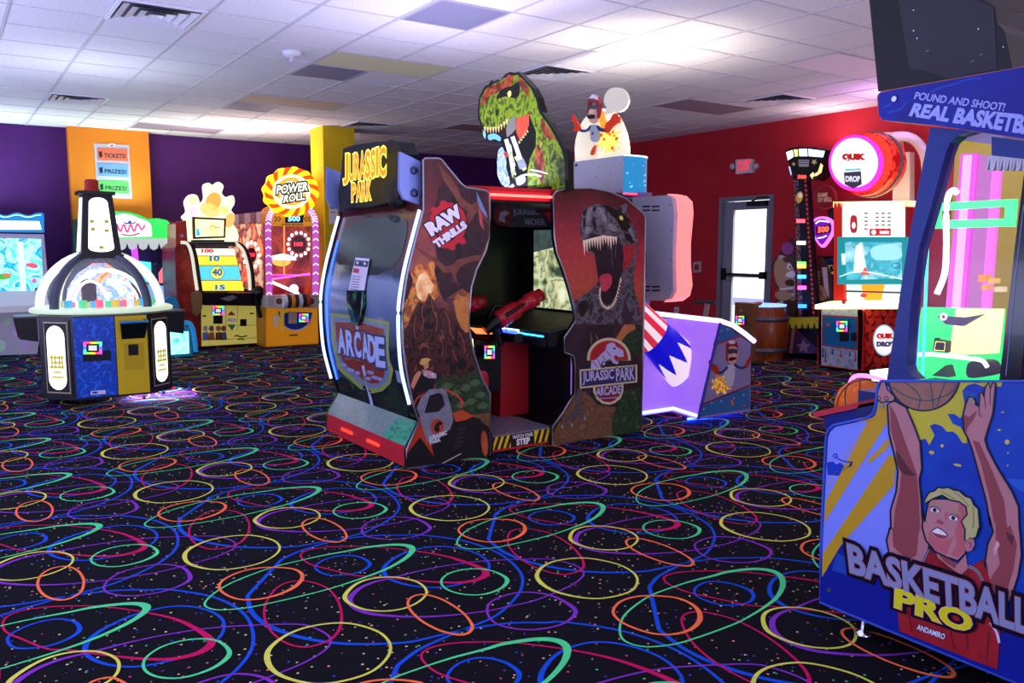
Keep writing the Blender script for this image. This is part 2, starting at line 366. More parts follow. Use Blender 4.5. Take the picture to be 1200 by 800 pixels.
A, Bq, n = ribbon(mean, False, .013, .022, .1); rib.insert(0, ('#1450cc', A, Bq, n, False))
A2, B2, n2 = ribbon([mean[-1], (mean[-1] + mean[0] + Vector((0, -2 * P_))) / 2, mean[0] + Vector((0, -2 * P_))], False, .017, .017, 0); rib.insert(0, ('#1450cc', A2, B2, n2, False))
for li, (c, A, Bq, n, cl) in enumerate(rib):
    z = 0.0006 + li * 0.00025
    for i in range(-4, 8):
        for j in range(-4, 11):
            ox, oy = i * P_ + 0.0, j * P_
            if A[0][0] + ox > XR - .9 or A[0][1] + oy > YB - .9: continue
            if A[0][0] + ox < -3.5 or (A[0][0] + ox + A[0][1] + oy) < 0.6: continue
            b.add([(x + ox, y + oy, z) for x, y in A] + [(x + ox, y + oy, z) for x, y in Bq], [(k, (k + 1) % n, (k + 1) % n + n, k + n) for k in range(n if cl else n - 1)], ycol[c])
struct(b, 'floor')
# ceiling
b = MB(); TILE = noisy(['#dcdbe0', '#ecebf0'], scale=60, detail=3, r=0.95, lo=.35, hi=.65)
b.box(-6.5, XR, -6.5, YB, CE, CE + .08, TILE)
TBAR = m('#c4c3cc', r=0.5)
for k in range(-12, 15):
    x = 1.135 + .612 * k
    if x < XR: b.box(x - .0115, x + .0115, -6.5, YB, CE - .006, CE, TBAR)
for k in range(-20, 14):
    y = 5.83 + .61 * k
    if y < YB: b.box(-6.5, XR, y - .0085, y + .0085, CE - .0045, CE, TBAR)
struct(b, 'ceiling')
b = MB(); b.box(-6.5, XR + .15, YB, YB + .15, 0, CE, noisy(['#471260', '#3f1056'], scale=3, r=.7)); struct(b, 'wall_back')
RED = noisy(['#c02430', '#b01e2a'], scale=3, r=.6)
b = MB(); y0, y1 = 7.55, 8.52   # doorway in the red wall
b.box(XR, XR + .15, -6.5, y0, 0, CE, RED); b.box(XR, XR + .15, y1, YB + .15, 0, CE, RED); b.box(XR, XR + .15, y0, y1, 2.13, CE, RED)
struct(b, 'wall_right')
b = MB(); b.box(XR - .012, XR, -2, y0, 0, .1, m('#1a0d10')); b.box(XR - .012, XR, y1, YB, 0, .1, m('#1a0d10')); struct(b, 'baseboard_right')
b = MB(); b.box(1.63, 2.70, 13.52, YB, 0, CE, noisy(['#e0821c', '#d87a18'], scale=3, r=.6)); struct(b, 'wall_orange_pilaster')
b = MB(); b.box(4.60, 5.08, 11.44, 11.92, 0, CE, noisy(['#dcc014', '#d2b412'], scale=3, r=.6)); struct(b, 'wall_yellow_column')
b = MB(); b.box(5.52, 6.3, 1.7, 2.93, 0, CE, noisy(['#e0c41e', '#d6ba1a'], scale=3, r=.6)); struct(b, 'wall_yellow_pier')
# door
b = MB(); FR = m('#7a7d88', r=.4)
b.box(XR - .02, XR + .12, y0, y0 + .06, 0, 2.13, FR); b.box(XR - .02, XR + .12, y1 - .06, y1, 0, 2.13, FR); b.box(XR - .02, XR + .12, y0 + .06, y1 - .06, 2.07, 2.13, FR)
d = struct(b, 'trim_1')
door = thing('door_1', '', '', (XR + .03, (y0 + y1) / 2, 0)); del door['label']; del door['category']; door['kind'] = 'structure'
b = MB(); LEAF = m('#8a8f9c', r=.4); a0, a1 = y0 + .065, y1 - .065
b.box(XR + .03, XR + .075, a0, a0 + .08, .01, 2.06, LEAF); b.box(XR + .03, XR + .075, a1 - .17, a1, .01, 2.06, LEAF)
b.box(XR + .03, XR + .075, a0 + .08, a1 - .17, 1.94, 2.06, LEAF); b.box(XR + .03, XR + .075, a0 + .08, a1 - .17, .01, .28, LEAF); b.box(XR + .03, XR + .075, a0 + .08, a1 - .17, .97, 1.03, LEAF)
b.build('door_leaf', door)
b = MB(); b.box(XR + .05, XR + .056, a0 + .08, a1 - .17, .28, 1.94, glass('#f4fbf6', .10)); b.build('door_pane', door)
b = MB(); b.tube([(XR - .06, a0 + .04, 1.0), (XR - .06, a1 - .05, 1.02)], .018, BLACK); b.box(XR - .08, XR + .03, a1 - .16, a1 - .06, .93, 1.1, BLACK); b.box(XR - .08, XR + .03, a0 + .02, a0 + .09, .96, 1.06, BLACK); b.build('push_bar', door)
b = MB(); b.box(XR - .04, XR + .03, a0 + .05, a0 + .38, 1.98, 2.05, DARK); b.tube([(XR - .04, a0 + .3, 2.04), (XR - .12, a0 + .12, 2.09), (XR - .02, a0 + .02, 2.1)], .012, DARK); b.build('door_closer', door)
# sunlit lot outside the door
b = MB(); b.box(XR + .3, XR + 12, 2, 14, -.12, -.02, m('#c9ccc0', r=.9)); struct(b, 'ground_outside')
lamp('sun_outside_door', 'SUN', (14, 6, 8), 9, (1, .97, .9), .01, (R(40), R(25), 0)).data.angle = .01
b = MB(); b.box(XR + 9, XR + 9.2, 0, 16, 0, 5, m('#f4f6ee', e=2.2, r=.9)); struct(b, 'wall_outside_glow')  # outside wall glows of itself, in place of sunlight on it
# ceiling fittings
def vent(cx, cy_, label, rot=0):
    t = thing('ceiling_vent', label, 'vent', (cx, cy_, CE - .02), 'square ceiling vents')
    b = MB(); h = .30; VM = m('#dcdce8', r=.4)
    for x0, x1, ya, yb in ((-h, h, -h, -h + .03), (-h, h, h - .03, h), (-h, -h + .03, -h + .03, h - .03), (h - .03, h, -h + .03, h - .03)): b.box(cx + x0, cx + x1, cy_ + ya, cy_ + yb, CE - .016, CE - .001, VM)
    b.build('frame', t)
    b = MB(); b.box(cx - h + .03, cx + h - .03, cy_ - h + .03, cy_ + h - .03, CE - .003, CE - .001, m('#4a4a58')); b.build('backing', t)
    for i, (ro, ri) in enumerate(((.26, .205), (.19, .135), (.12, .065), (.05, .01))):
        b = MB(); zo, zi = CE - .022, CE - .006
        o_ = [(cx + sx * ro, cy_ + sy * ro, zo) for sx, sy in ((-1, -1), (1, -1), (1, 1), (-1, 1))]; i_ = [(cx + sx * ri, cy_ + sy * ri, zi) for sx, sy in ((-1, -1), (1, -1), (1, 1), (-1, 1))]
        b.add(o_ + i_, [(k, (k + 1) % 4, (k + 1) % 4 + 4, k + 4) for k in range(4)], VM); b.build('louver', t)
vent(1.435, 6.745, 'large square ceiling vent nearest the top left corner of the room view')
vent(1.435, 11.01, 'ceiling vent close above the purple wall, left of the orange pilaster')
vent(5.11, 11.01, 'ceiling vent just in front of the top of the yellow column')
vent(5.11, 6.745, 'ceiling vent above and behind the dinosaur head topper')
vent(8.17, 6.44, 'ceiling vent near the red wall, tinged purple above the exit sign')
def cpanel(x0, x1, ya, yb, mt, label, mf=None):
    t = thing('ceiling_light', label, 'ceiling light', ((x0 + x1) / 2, (ya + yb) / 2, CE - .02), 'flush ceiling light panels')
    b = MB(); b.box(x0 + .015, x1 - .015, ya + .012, yb - .012, CE - .008, CE - .001, mt); b.build('diffuser', t)
    b = MB(); f = mf or m('#b4b2ba', r=.5)
    for a in ((x0, x1, ya, ya + .012), (x0, x1, yb - .012, yb), (x0, x0 + .015, ya + .012, yb - .012), (x1 - .015, x1, ya + .012, yb - .012)): b.box(*a, CE - .011, CE - .001, f)
    b.build('frame', t)
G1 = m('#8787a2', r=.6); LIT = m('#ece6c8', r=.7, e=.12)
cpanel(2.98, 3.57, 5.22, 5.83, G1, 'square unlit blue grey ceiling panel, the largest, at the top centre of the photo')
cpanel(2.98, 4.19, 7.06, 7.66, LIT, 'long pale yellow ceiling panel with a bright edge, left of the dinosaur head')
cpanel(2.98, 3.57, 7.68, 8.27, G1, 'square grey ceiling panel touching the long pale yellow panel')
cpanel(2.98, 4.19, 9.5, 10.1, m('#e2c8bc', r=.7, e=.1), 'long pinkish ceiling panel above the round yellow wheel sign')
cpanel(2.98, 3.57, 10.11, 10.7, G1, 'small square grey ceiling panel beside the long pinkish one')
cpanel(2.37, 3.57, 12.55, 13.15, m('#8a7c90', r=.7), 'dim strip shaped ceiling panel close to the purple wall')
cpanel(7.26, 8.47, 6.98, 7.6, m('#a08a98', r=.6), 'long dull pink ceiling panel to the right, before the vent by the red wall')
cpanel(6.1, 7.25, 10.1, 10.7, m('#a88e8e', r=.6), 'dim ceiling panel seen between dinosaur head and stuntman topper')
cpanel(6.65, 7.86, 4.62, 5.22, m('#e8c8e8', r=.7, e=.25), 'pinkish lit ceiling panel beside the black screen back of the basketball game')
b = MB(); c = (2.69, 7.36, CE); b.lathe([(.085, 0), (.085, -.02), (.06, -.04), (0, -.045)], c, m('#d8d8e4'), 20); b.lathe([(.02, -.04), (.02, -.07), (.035, -.075), (0, -.085)], c, m('#c8c8d4'), 12)
b.build('smoke_detector', label='round white smoke detector on the ceiling left of the pale yellow panel', cat='smoke detector')
# wall fittings
q = PX(XR - .05)
t = thing('exit_sign', 'small lit red and white exit sign on the red wall above the door', 'exit sign', (XR - .03, 8.12, 2.44))
b = MB(); b.block(q, [(862, 187), (881, 186), (882, 202), (862, 204)], .05, m('#e4d8da', r=.5)); b.build('housing', t)
b = MB(); b.text(q, 'EXIT', (865, 200.5), (879, 199), (865, 189), [(0.0, m('#ff1830', e=1.3))], L=1, bold=.02); b.build('lettering', t)
for x in (857.5, 885):
    b = MB(); p = q(x, 195); b.ball(p + Vector((.02, 0, 0)), .045, m('#c8bcc4'), 12); b.build('lamp_head', t)
t = thing('fire_alarm_pull', 'small grey and red pull box on the red wall left of the door', 'alarm pull', (XR, 8.95, 1.03))
q = PX(XR - .02); b = MB(); b.block(q, [(812, 307), (821, 306), (821, 318.5), (812, 319.5)], .02, m('#b9a4a8')); b.build('plate', t)
b = MB(); b.block(q, [(814.5, 310), (819, 309.6), (819, 316), (814.5, 316.5)], .02, m('#a02030'), off=.012); b.build('pull_handle', t)
q = PX(XR - .012); b = MB(); b.block(q, [(790, 360), (795, 359.5), (795, 370), (790, 370.5)], .012, m('#d8d0d4')); b.block(q, [(791.5, 362), (793.5, 362), (793.5, 365), (791.5, 365)], .002, m('#8a8088'), off=.001); b.build('wall_outlet', label='white wall outlet low on the red wall above the cannon machine', cat='outlet')
# poster on the orange pilaster
q = PY(13.51); t = thing('prize_poster', 'white framed poster with orange, blue and green bars reading tickets and prizes', 'poster', (2.2, 13.51, 2.3))
b = MB(); b.block(q, [(110, 168), (151, 170), (155, 233), (114, 231.5)], .012, m('#b9b4c4', r=.5)); b.build('board', t)
qp = PY(13.498)
for y, cc, w in ((172, '#d8684a', 'TICKETS!'), (190.5, '#6a9ad8', 'PRIZES!'), (210, '#58c060', 'PRIZES!')):
    k = (y - 172) * .035; b = MB(); b.art(qp, [(113.8 + k, y + 1), (149 + k, y + 2.5), (150 + k, y + 17), (114.8 + k, y + 15.5)], m(cc), L=1)
    b.text(qp, w, (122 + k, y + 12.5), (147.5 + k, y + 13.6), (121.6 + k, y + 7.3), [(0, m('#23202c'))], L=2, bold=.03)
    b.art(qp, [(115.5 + k, y + 6), (119.5 + k, y + 5), (120 + k, y + 12), (116.5 + k, y + 12.5)], m('#23202c'), L=2); b.build('printed_bar', t)
b = MB(); b.art(qp, ellipse(131, 170, 5, 2.2, n=14), m('#d8d4e0'), L=1); b.art(qp, [(128.5, 169.5), (133.5, 169.8), (131, 172)], m('#c03040'), L=2); b.build('arrow_badge', t)
q = PX(4.59); qy = PY(11.435); b = MB(); b.block(qy, [(385.5, 240), (395, 240.5), (395.5, 262), (386, 262)], .004, m('#e8e4d8')); b.art(qy, [(387, 243), (393, 243.3), (393, 244.8), (387, 244.5)], m('#505060'), L=2); b.art(qy, [(387, 248), (393, 248.3), (393, 249.4), (387, 249)], m('#505060'), L=2)
b.build('paper_notice', label='small white paper notice taped to the yellow column', cat='notice')
# ================================================================ DINOSAUR SHOOTING CABINET (centre)
YF, YR = 4.64, 5.98          # its long near side and its far side
J = thing('shooting_game_cabinet', 'large walk-in dinosaur shooting game with volcano and roaring dinosaur side panels', 'arcade game', (3.37, 5.3, 0))
q = PY(YF)
raw = [(496, 246), (491.5, 262), (487, 280), (482.5, 298), (478, 316), (474, 340), (471.5, 362), (471, 381), (472, 402), (475, 428), (479.5, 452), (484, 474), (491, 494), (476, 527), (476, 549), (574, 536.5), (574, 461), (564, 442), (555, 414), (550, 388), (550, 362), (552, 337), (558, 316), (569, 294), (573, 278), (574, 253), (573.5, 227), (569, 223), (546, 219.5), (540, 215), (517, 187), (513, 185.5), (498, 185.5), (495.5, 188)]
bg1 = banded([(0, '#1c110d'), (.16, '#2b1d18'), (.3, '#2c1a1c'), (.46, '#5a2c20'), (.6, '#a85a34'), (.7, '#8a4038'), (.82, '#6a2a2c'), (1, '#4a2424')], amp=.1, scale=4, lo=0, hi=1.95, r=.25, coat=.3)
EDGE = m('#9a9ca4', r=.3, metal=.6)
b = MB(); b.block(q, raw, .03, BLACK); b.art(q, raw, bg1, L=1)
rock = noisy(['#120a0e', '#2c161a', '#5c2c24', '#241216', '#44222a', '#8a4a34'], scale=17, detail=12, stretch=(1, 1, .7), r=.35, dist=.4, lo=.36, hi=.68)
b.art(q, [(474, 410), (477, 385), (484, 366), (491, 353), (497, 357), (503, 346), (508, 353), (514, 362), (520, 360), (530, 374), (540, 386), (549, 395), (551, 404), (556, 422), (566, 448), (573.5, 464), (573.5, 500), (530, 490), (480, 462), (476, 430)], rock, L=2)
glow = noisy(['#6a2c20', '#c0602c', '#f0a048', '#8a3c28', '#e08838'], scale=11, detail=9, r=.4, dist=.6, lo=.36, hi=.66)
b.art(q, [(474, 386), (472, 366), (475, 340), (482, 318), (490, 308), (498, 312), (507, 304), (514, 318), (510, 332), (514, 346), (508, 352), (503, 344), (498, 354), (491, 352), (484, 364), (478, 380)], glow, L=2)
b.art(q, [(489, 348), (487, 334), (491, 322), (498, 318), (503, 326), (508, 334), (505, 344), (502, 343), (498, 352), (492, 351)], noisy(['#f8b860', '#ffe0a0', '#f09048'], scale=14, r=.4, e=.12), L=3)
b.art(q, [(531, 352), (536, 344), (544, 348), (551, 342), (550, 388), (546, 390), (540, 384), (535, 372)], noisy(['#a85a2c', '#d88c44', '#b86c38'], scale=8), L=2)
LAV = m('#b0583c', r=.4)
for pts, w in (([(496, 357), (494, 366), (496, 376), (493, 388)], .8), ([(505, 350), (507, 362), (512, 374), (511, 388)], .7), ([(520, 364), (526, 374), (527, 388), (533, 398)], .8), ([(488, 370), (485, 384), (487, 396)], .6), ([(537, 388), (543, 400), (545, 414)], .8), ([(514, 392), (519, 404), (517, 418)], .6), ([(500, 400), (503, 414)], .6), ([(530, 410), (536, 424)], .6)):
    b.line(q, pts, w, LAV, L=3)
smoke = noisy(['#1c1218', '#3a2226', '#2a1a20', '#5a2c2a'], scale=6, detail=10, dist=.8, r=.4, lo=.34, hi=.68)
b.art(q, [(521, 200), (538, 216), (546, 221), (569, 225), (572.5, 256), (572, 279), (564, 300), (556, 318), (551, 338), (550, 344), (542, 338), (532, 344), (520, 352), (514, 338), (509, 318), (512, 300), (508, 282), (516, 262), (510, 240), (514, 222)], smoke, L=2, smooth=False)
b.art(q, [(474, 334), (480, 318), (484, 328), (478, 348), (473, 356)], smoke, L=3)
PT = noisy(['#5a3028', '#7a4434'], scale=20, r=.35)      # winged reptiles
b.art(q, [(486, 288), (500, 296), (512, 303), (522, 312), (530, 310), (536, 304), (552, 300), (566, 298), (564, 304), (548, 308), (538, 314), (534, 322), (536, 331), (532, 329), (529, 319), (520, 320), (510, 308), (498, 300)], PT, L=3)
b.art(q, [(513, 190), (520, 200), (528, 207), (536, 219), (541, 232), (552, 240), (560, 236), (558, 226), (562, 233), (568, 250), (572, 262), (566, 256), (561, 246), (556, 252), (550, 262), (546, 256), (548, 248), (538, 240), (530, 226), (520, 212)], PT, L=3)
b.art(q, [(558, 224), (561, 230), (570, 250), (571, 256), (562, 244), (559, 234)], m('#6878a0'), L=4); b.art(q, [(560, 243), (564, 250), (567, 270), (562, 262)], m('#a84848'), L=4)
for x, y in ((505, 234), (512, 226), (519, 223)): b.line(q, [(x - 4, y - 2), (x, y), (x + 5, y - 4)], .7, m('#2a1414'), L=3, smooth=False)
b.art(q, [(519, 352), (526, 349), (535, 350), (530, 353), (528, 356), (524, 355)], m('#5a3440'), L=4)
# jungle, woman in hat, red truck
leaf = noisy(['#0c140c', '#233420', '#38502e', '#101a10'], scale=34, detail=6, dist=1.5, r=.4, lo=.35, hi=.68)
b.art(q, [(511, 446), (518, 440), (525, 443), (532, 437), (541, 444), (548, 437), (556, 433), (563, 441), (573.5, 462), (573.5, 483), (556, 486), (540, 492), (522, 488), (512, 470)], leaf, L=4)
for x, y in ((523, 452), (533, 460), (545, 454), (556, 448), (562, 462), (540, 474), (551, 470), (565, 475)):
    b.art(q, [(x - 6, y + 2), (x, y - 4), (x + 7, y - 1), (x + 2, y + 4)], m('#4a6440'), L=5, smooth=True)
b.art(q, [(540, 484), (573.5, 480), (573.5, 536), (540, 540)], noisy(['#5a3a24', '#8a5a34'], scale=16), L=3)
b.art(q, [(484, 440), (489, 437), (498, 432), (508, 438), (510, 445), (508, 456), (487, 460)], m('#16141c'), L=5); b.art(q, [(494, 433), (503, 434), (511, 438), (511, 443), (503, 443), (496, 440)], noisy(['#d8d0d8', '#b05060'], scale=60), L=6)
b.art(q, [(481, 452), (485, 440), (490, 434), (494, 436), (490, 444), (484, 456)], m('#d08a68'), L=6); b.art(q, [(488, 431), (489, 423), (496, 420), (498, 430), (494, 434)], m('#3a2018'), L=6); b.art(q, [(495, 424), (502, 424), (502, 431), (497, 433)], m('#c88a60'), L=7)
b.art(q, [(491, 425), (494, 420), (500, 419), (505, 421), (500, 425), (494, 428)], m('#d8b060'), L=8)
b.art(q, [(478, 530), (491, 497), (494, 482), (500, 476), (530, 484), (545, 480), (553, 488), (562, 490), (572, 505), (573, 535.5), (478, 548)], m('#161216'), L=5)
b.art(q, [(489, 500), (493, 480), (499, 490), (508, 534), (492, 512), (477, 531), (477, 524)], m('#b8381c'), L=6); b.art(q, [(530, 484), (541, 480), (556, 487), (545, 492), (534, 494)], m('#c04a24'), L=6)
DG = noisy(['#6a6c78', '#8c8e9a'], scale=12)
b.art(q, [(488, 478), (493, 466), (503, 456), (518, 454.5), (523, 459), (529, 480), (531, 492), (527, 503), (515, 512), (500, 518), (494, 498), (491, 486)], DG, L=7)
b.art(q, [(497, 484), (503, 463), (514, 460), (518, 462), (521, 474), (514, 482)], m('#1c1420'), L=8); b.line(q, [(521, 456), (533, 462), (541, 470), (539, 478)], 2.2, m('#c8442c'), L=8); b.line(q, [(484, 476), (489, 466), (497, 462)], 2, m('#b83a2c'), L=8)
b.art(q, ellipse(512, 500, 8, 9.5), m('#b04430'), L=8); b.art(q, [(508, 503), (510, 496), (515, 493), (519, 496), (514, 499), (515, 504), (512, 507)], m('#1c1216'), L=9)
b.text(q, 'JURASSIC\nPARK', (503, 521), (524, 514), (502, 511), [(.02, m('#d8d8e0'))], L=9, bold=.03)
b.art(q, ellipse(566, 518, 12, 22, -4), m('#131114'), L=7); b.art(q, ellipse(567.5, 519, 4, 15, -4), noisy(['#a04428', '#c05a34'], scale=20), L=8)
for i in range(5): b.art(q, [(536 + i * -1.2, 502 + i * 5.2), (545 - i * 1.2, 499 + i * 5.2), (547 - i * 1.2, 502 + i * 5.2), (537 - i * 1.2, 505 + i * 5.2)], m('#2c2a32', r=.3), L=8)
b.line(q, [(514, 545), (540, 531)], 1.2, m('#c8b8b0'), L=8, smooth=False)
RAWP = b.build('side_panel', J)
b = MB()   # maker's splash mark
b.art(q, ellipse(524, 264, 22, 27, 12), m('#b82430'), L=4); b.art(q, ellipse(524, 264, 15, 20, 12), m('#3c1c20'), L=5); b.art(q, ellipse(524, 264, 13, 17, 12), m('#a82430'), L=6)
for x, y, r_ in ((508, 246, 4), (520, 239, 5), (534, 242, 4), (504, 260, 3), (541, 282, 5), (529, 289, 5), (514, 285, 4)): b.art(q, ellipse(x, y, r_, r_ * .8, 30, 9), m('#b82430'), L=5)
b.text(q, 'RAW', (505.5, 277.5), (544, 252), (496.5, 263), [(.07, m('#1c1418')), (.0, m('#dcd4e8'))], L=7, bold=.075, tr=(535, 238.5))
b.text(q, 'THRILLS', (512, 291.5), (548, 266), (506, 283), [(.07, m('#1c1418')), (.0, m('#dcd4e8'))], L=7, bold=.075, tr=(543, 258))
b.build('maker_mark', RAWP)
b = MB(); pe = [q(x, y, .004) for x, y in raw]; b.tube(pe, .006, EDGE, n=6, closed=True); b.build('edge_trim', RAWP)
# roaring dinosaur panel
q2 = PY(4.62)
tr = [(648, 228), (652, 224), (660, 222), (671, 220.8), (692, 220.5), (712, 224), (733, 232.5), (753.5, 250), (756, 255), (755, 330), (753, 420), (751.5, 506), (651, 522), (647, 520.5), (647, 500), (660, 482), (667, 470), (673, 462), (673.6, 430), (672, 417.5), (670, 416), (661, 413), (661, 395), (668, 385), (674, 376), (674, 368), (672, 358), (667, 339), (660.6, 318), (652, 295.5), (649, 277)]
bg2 = banded([(0, '#4a2e22'), (.22, '#3c2420'), (.42, '#7a2c38'), (.58, '#b04a3c'), (.7, '#a4343c'), (.85, '#6e2030'), (1, '#3e1220')], amp=.08, scale=2.5, lo=0, hi=1.85, r=.25, coat=.3)
b = MB(); b.block(q2, tr, .03, BLACK); b.art(q2, tr, bg2, L=1)
def z6(l): return [(640 + x / 4.846, 215 + y / 4.846) for x, y in l]
def z7(l): return [(640 + x / 5, 370 + y / 5) for x, y in l]
skin = noisy(['#1c1720', '#3c3540', '#6a6068', '#332c38', '#544c56'], scale=15, detail=10, r=.35, coat=.2, lo=.34, hi=.68)
b.art(q2, z7([(105, 215), (105, 125), (160, 60), (165, 0), (540, 0), (552, 60), (545, 640), (100, 640), (130, 540), (168, 450), (168, 300), (160, 235)]), noisy(['#1a1018', '#2c1a24', '#3a2230'], scale=9), L=2)
b.art(q2, z7([(168, 470), (230, 440), (300, 520), (440, 540), (548, 500), (548, 676), (42, 752), (40, 690), (100, 580)]), noisy(['#4a3020', '#7a5436', '#5c3c28', '#8a6040'], scale=24, detail=7), L=3)
b.art(q2, z7([(410, 130), (450, 60), (490, 12), (520, 60), (540, 120), (470, 150), (430, 150)]), noisy(['#b0623a', '#c87c44'], scale=6), L=3)
b.art(q2, z6([(195, 200), (205, 160), (222, 140), (250, 125), (290, 117), (330, 116), (352, 126), (400, 140), (425, 120), (445, 116), (460, 115), (455, 150), (468, 195), (495, 245), (516, 295), (520, 345), (512, 400), (503, 470), (495, 540), (500, 600), (520, 680), (540, 750), (540, 800), (165, 800), (155, 740), (160, 670), (200, 640), (250, 605), (290, 565), (297, 540), (285, 480), (272, 400), (235, 385), (215, 350), (198, 320), (190, 260)]), skin, L=4)
b.art(q2, z6([(320, 120), (360, 128), (420, 160), (470, 200), (480, 250), (430, 262), (400, 210), (350, 160)]), m('#121016', r=.3), L=5, smooth=True)
b.art(q2, z6([(210, 320), (270, 285), (340, 300), (408, 300), (414, 340), (440, 352), (444, 430), (432, 500), (418, 560), (396, 630), (378, 676), (350, 696), (322, 688), (303, 640), (298, 560), (286, 480), (274, 395), (240, 372), (222, 350)]), noisy(['#120610', '#2a0f22'], scale=9), L=5)
b.art(q2, z6([(432, 350), (505, 343), (503, 400), (480, 445), (448, 500), (430, 470), (440, 420)]), noisy(['#6a1020', '#a82030', '#50101c'], scale=20, stretch=(3, 1, 1)), L=6)
b.art(q2, z6([(303, 530), (330, 513), (365, 517), (372, 560), (352, 600), (322, 612), (306, 580)]), noisy(['#a82840', '#d04058'], scale=12), L=6, smooth=True)
TOO = m('#e8d0b0', r=.3)
for i, x in enumerate(range(208, 402, 15)):
    l = [92, 78, 62, 55, 60, 75, 84, 62, 50, 62, 80, 52, 45][i]; y = 322 - 30 * math.sin((x - 208) / 194 * math.pi * .6) if x < 300 else 292 + (x - 300) * .12
    b.art(q2, z6([(x - 2, y), (x + 14, y), (x + 9, y + l)]), TOO, L=7)
jaw = spline([(304, 600), (303, 650), (318, 690), (348, 708), (378, 690), (396, 655), (412, 600), (424, 545)], False, 3)
for i, (x, y) in enumerate(jaw): b.art(q2, z6([(x - 6, y + 6), (x + 6, y + 6), (x + (3 if x < 350 else -5), y - 17)]), TOO, L=7)
b.line(q2, z6([(300, 610), (310, 690), (348, 716), (390, 690), (430, 580), (470, 480), (508, 420)]), 1.4, m('#5a4650'), L=6)
b.art(q2, z6([(414, 186), (428, 182), (437, 198), (432, 210), (416, 202)]), m('#f0d868', e=.2), L=6)
hl = noisy(['#5a525a', '#847a82', '#6a6068'], scale=20, detail=8, r=.35)
for l in ([(228, 175), (245, 140), (262, 135), (258, 175), (250, 230), (232, 235)], [(285, 140), (312, 136), (330, 165), (345, 205), (328, 225), (300, 190)], [(355, 225), (385, 240), (405, 262), (380, 272), (355, 250)], [(470, 240), (490, 265), (505, 310), (490, 320), (468, 275)], [(218, 245), (250, 250), (255, 275), (222, 285)]): b.art(q2, z6(l), hl, L=5, smooth=True)
dkp = m('#120e14', r=.4)
for l in ([(210, 200), (222, 205), (222, 260), (212, 250)], [(262, 190), (275, 200), (285, 255), (272, 265)], [(440, 255), (470, 275), (500, 335), (470, 330), (445, 300)], [(180, 690), (220, 660), (240, 700), (200, 760)]): b.art(q2, z6(l), dkp, L=5, smooth=True)
for x, y in ((216, 166), (272, 146)): b.art(q2, z6(ellipse(x, y, 8, 16, 15, 12)), m('#060508'), L=6)
for l in ([(255, 160), (250, 210), (262, 255)], [(300, 150), (310, 200), (345, 245)], [(225, 200), (222, 240)], [(360, 240), (400, 262), (440, 275), (500, 285)], [(470, 220), (490, 270), (508, 330)]): b.line(q2, z6(l), 1.0, m('#5c555c'), L=6)
for l in ([(370, 330), (372, 420), (376, 480)], [(395, 330), (392, 420)], [(345, 320), (352, 380)]): b.line(q2, z6(l), .35, m('#8a6a80'), L=7)
b.art(q2, z6([(440, 640), (470, 720), (490, 770), (475, 800), (430, 800)]), m('#3a2430'), L=5); b.art(q2, z7([(262, 90), (272, 130), (262, 175), (256, 140)]), m('#6a4a40'), L=6); b.art(q2, z7([(285, 100), (305, 130), (302, 152), (290, 130)]), m('#6a4a40'), L=6)
FOOT = noisy(['#2a2426', '#5a5050', '#3a3234'], scale=40)
b.art(q2, z7([(180, 430), (210, 432), (206, 540), (232, 600), (226, 616), (206, 605), (185, 560), (170, 600), (155, 655), (140, 648), (146, 600), (120, 620), (95, 662), (85, 650), (110, 600), (155, 560), (170, 520)]), FOOT, L=5)
for x, y in ((94, 648), (150, 640), (224, 600)): b.art(q2, z7(ellipse(x, y, 7, 13, 10, 10)), m('#8a8078'), L=6)
lf2 = noisy(['#0a120c', '#1a2e1c', '#2e4a2a', '#0e180e'], scale=40, detail=6, dist=2, lo=.35, hi=.68)
b.art(q2, z7([(440, 150), (480, 100), (520, 80), (555, 60), (555, 215), (520, 225), (480, 190), (450, 170)]), lf2, L=6, smooth=True)
b.art(q2, z7([(400, 560), (450, 460), (500, 430), (553, 440), (552, 676), (470, 690), (390, 690), (385, 620)]), lf2, L=6, smooth=True)
random.seed(3)
for i in range(26):
    x = random.uniform(400, 545); y = random.uniform(450, 670); a = random.uniform(-2.6, -.4); l = random.uniform(25, 48)
    x2 = min(548, x + math.cos(a) * l); b.art(q2, z7([(x, y), ((x + x2) / 2 - 4, y + math.sin(a) * l * .6), (x2, y + math.sin(a) * l), ((x + x2) / 2 + 4, y + math.sin(a) * l * .35)]), m(('#3c5c36', '#28442a', '#4c6c40')[i % 3]), L=7 + i % 3)
for i in range(12):
    x = random.uniform(450, 540); y = random.uniform(110, 210); a = random.uniform(-2.6, -.2); l = random.uniform(20, 38)
    x2 = min(548, x + math.cos(a) * l); b.art(q2, z7([(x, y), ((x + x2) / 2 - 4, y + math.sin(a) * l * .6), (x2, y + math.sin(a) * l), ((x + x2) / 2 + 4, y + math.sin(a) * l * .35)]), m(('#3c5040', '#283c2e')[i % 2]), L=7 + i % 3)
TRP = b.build('side_panel', J)
b = MB()   # round emblem
CRM = m('#cfc39a', r=.35)
b.art(q2, z7(ellipse(365, 250, 128, 122, 0, 36, 175, 365)), CRM, L=10); b.art(q2, z7(ellipse(365, 250, 112, 106, 0, 36, 175, 365)), m('#a8202c', r=.35), L=11)
b.art(q2, z7([(272, 404), (450, 396), (450, 440), (436, 480), (400, 510), (365, 520), (325, 512), (292, 485), (274, 445)]), CRM, L=10, smooth=False)
b.art(q2, z7([(284, 404), (438, 398), (438, 438), (424, 472), (394, 498), (365, 506), (332, 500), (304, 478), (287, 442)]), m('#8a1c28', r=.35), L=11)
LIL = m('#b4aed8', r=.35)
